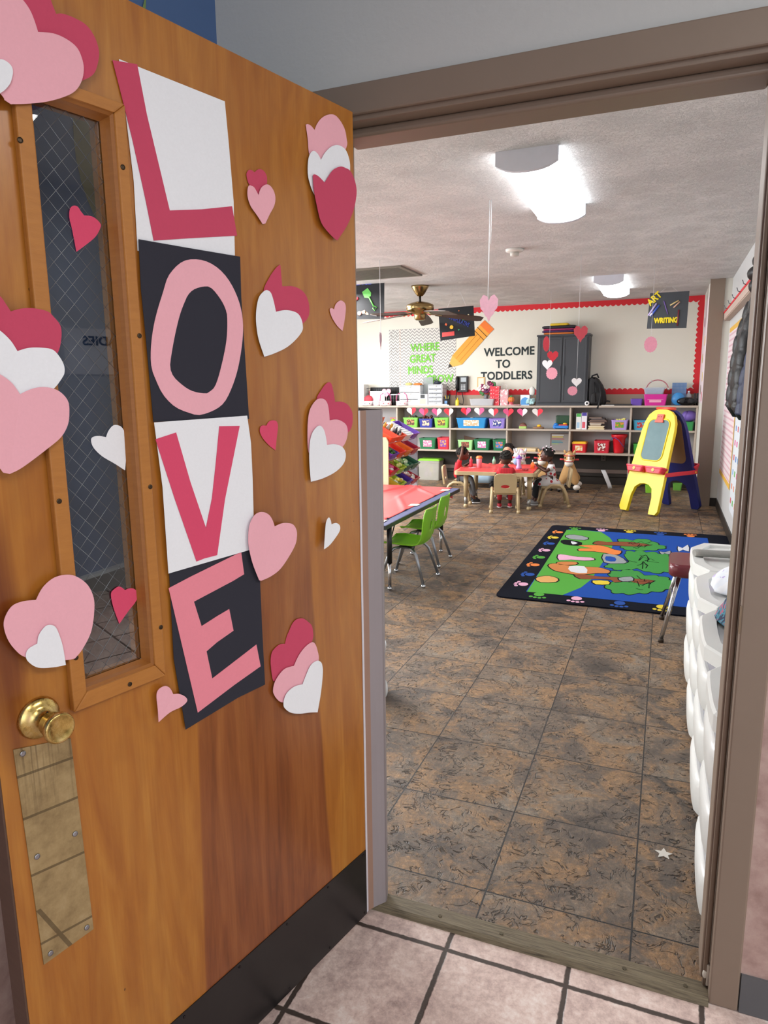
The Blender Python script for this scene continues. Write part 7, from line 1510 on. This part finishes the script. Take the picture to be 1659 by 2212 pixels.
aw = board([(-.203, 2.254), (.126, 2.254), (.12, 1.935), (-.215, 1.940)], 7.0, GBR, 'dark grey hanging board reading ART and WRITING with pens glued on', f=1.357)
YL = mat('f0da2a', .5, name='yellow_letters')
text_mesh('art_letters', 'ART', .082, YL, .003, .003, parent=aw, mtx=on_far(-.152, -.004, .045, math.radians(42)), xs=.85, spacing=1.0)
text_mesh('writing_letters', 'WRITING', .062, YL, .003, .004, parent=aw, mtx=on_far(-.112, -.004, -.108), xs=.76)
stick(aw, (-.10, .065), (-.165, -.04), .008, 'b8a8dc', 'marker'); stick(aw, (-.075, .050), (-.145, -.045), .009, '3a58b8', 'marker'); stick(aw, (-.13, -.02), (-.15, -.045), .0095, 'e8e8ec', 'marker_cap')
stick(aw, (-.04, .085), (0, -.035), .0035, '7a5cae', 'pencil'); stick(aw, (.015, .042), (.085, .082), .006, 'd8c088', 'crayon'); stick(aw, (.045, .02), (.095, .07), .006, 'd0a890', 'crayon'); stick(aw, (.09, 0), (.085, -.14), .0065, '6e2430', 'pencil')
shb = board([(-1.903, 2.108), (-1.588, 2.118), (-1.572, 1.867), (-1.882, 1.835)], 6.0, BRD, 'tilted black hanging board with shapes and a red ruler, behind the fan blades', f=1.45)
text_mesh('blue_letters', 'MANIPULATIVE', .05, mat('22358c', .5, name='blue_letters'), .002, .001, parent=shb, mtx=on_far(-.085, -.004, .045, math.radians(-24)), xs=.62)
bit(shb, [(-.13, -.078), (-.02, -.070), (-.018, -.105), (-.13, -.115)], 'c83a38', 'ruler')
for x, z, c, n_, s_ in ((-.045, -.035, 'e8b92c', 6, .018), (-.095, -.01, 'e0663a', 4, .012), (.018, .048, '2a8ac0', 8, .012), (.06, .03, '2f9a5c', 8, .012), (.02, -.06, '2f8a5a', 3, .010), (.105, .06, 'd8cfa8', 4, .009), (.02, .10, 'c86a3a', 4, .006)):
    bit(shb, [(x + s_ * math.cos(a * 2 * PI / n_ + .3), z + s_ * math.sin(a * 2 * PI / n_ + .3)) for a in range(n_)], c, 'shape')
nb = board([(-2.56, 2.356), (-2.207, 2.340), (-2.213, 1.996), (-2.566, 2.006)], 5.5, BRD, 'black hanging board reading SCIENCE with a green toy shovel, cut off by the door', f=1.382)
text_mesh('blue_letters', 'SCIENCE', .058, mat('4453b8', .5), .002, .003, parent=nb, mtx=on_far(-.162, -.004, .105), xs=1.0)
SG = '5cb54c'
cxn, czn = -2.3865, 2.1745
bit(nb, [(-.02, .045), (.03, .075), (.062, .035), (.058, .01), (.04, -.005), (.0, 0)], SG, 'shovel_blade'); stick(nb, (.04, .005), (.085, -.075), .006, SG, 'shovel_shaft')
MB().tube([(.085, -.006, -.07), (.075, -.006, -.09), (.092, -.006, -.108), (.112, -.006, -.085)], .005, 6, closed=True).build('shovel_grip', mat(SG, .5), nb)
stick(nb, (-.12, -.045), (-.055, .0), .010, 'c83a44', 'red_handle'); bit(nb, [(-.03, -.11), (.0, -.10), (.02, -.125), (-.02, -.13)], 'c89a74', 'shell'); bit(nb, [(.0, -.105), (.03, -.125), (.035, -.14), (.01, -.135)], 'b8886a', 'shell'); MB().ell((-.045, -.006, -.125), .02, .008, .018).build('spiral_shell', mat('8a6a64', .5), nb)

# ------------------------------------------------------------------ restroom sign across the hall, mirrored in the wired glass
rs = empty('restroom_sign', (2.995, 2.20, 1.70), 0, 'white paper sign reading LADIES, mirrored in the door\'s wired glass', 'sign')
MB().box(-.002, 0, -.21, .22, -.15, .16).build('sheet', mat('e8e8ea', .6), rs)
text_mesh('letters', 'LADIES', .085, mat('1c1e22', .6), .0008, .002, parent=rs, mtx=Matrix.Translation((-.004, .19, .05)) @ Matrix.Rotation(-PI / 2, 4, 'Z') @ Matrix.Rotation(PI / 2, 4, 'X'), xs=1.05)
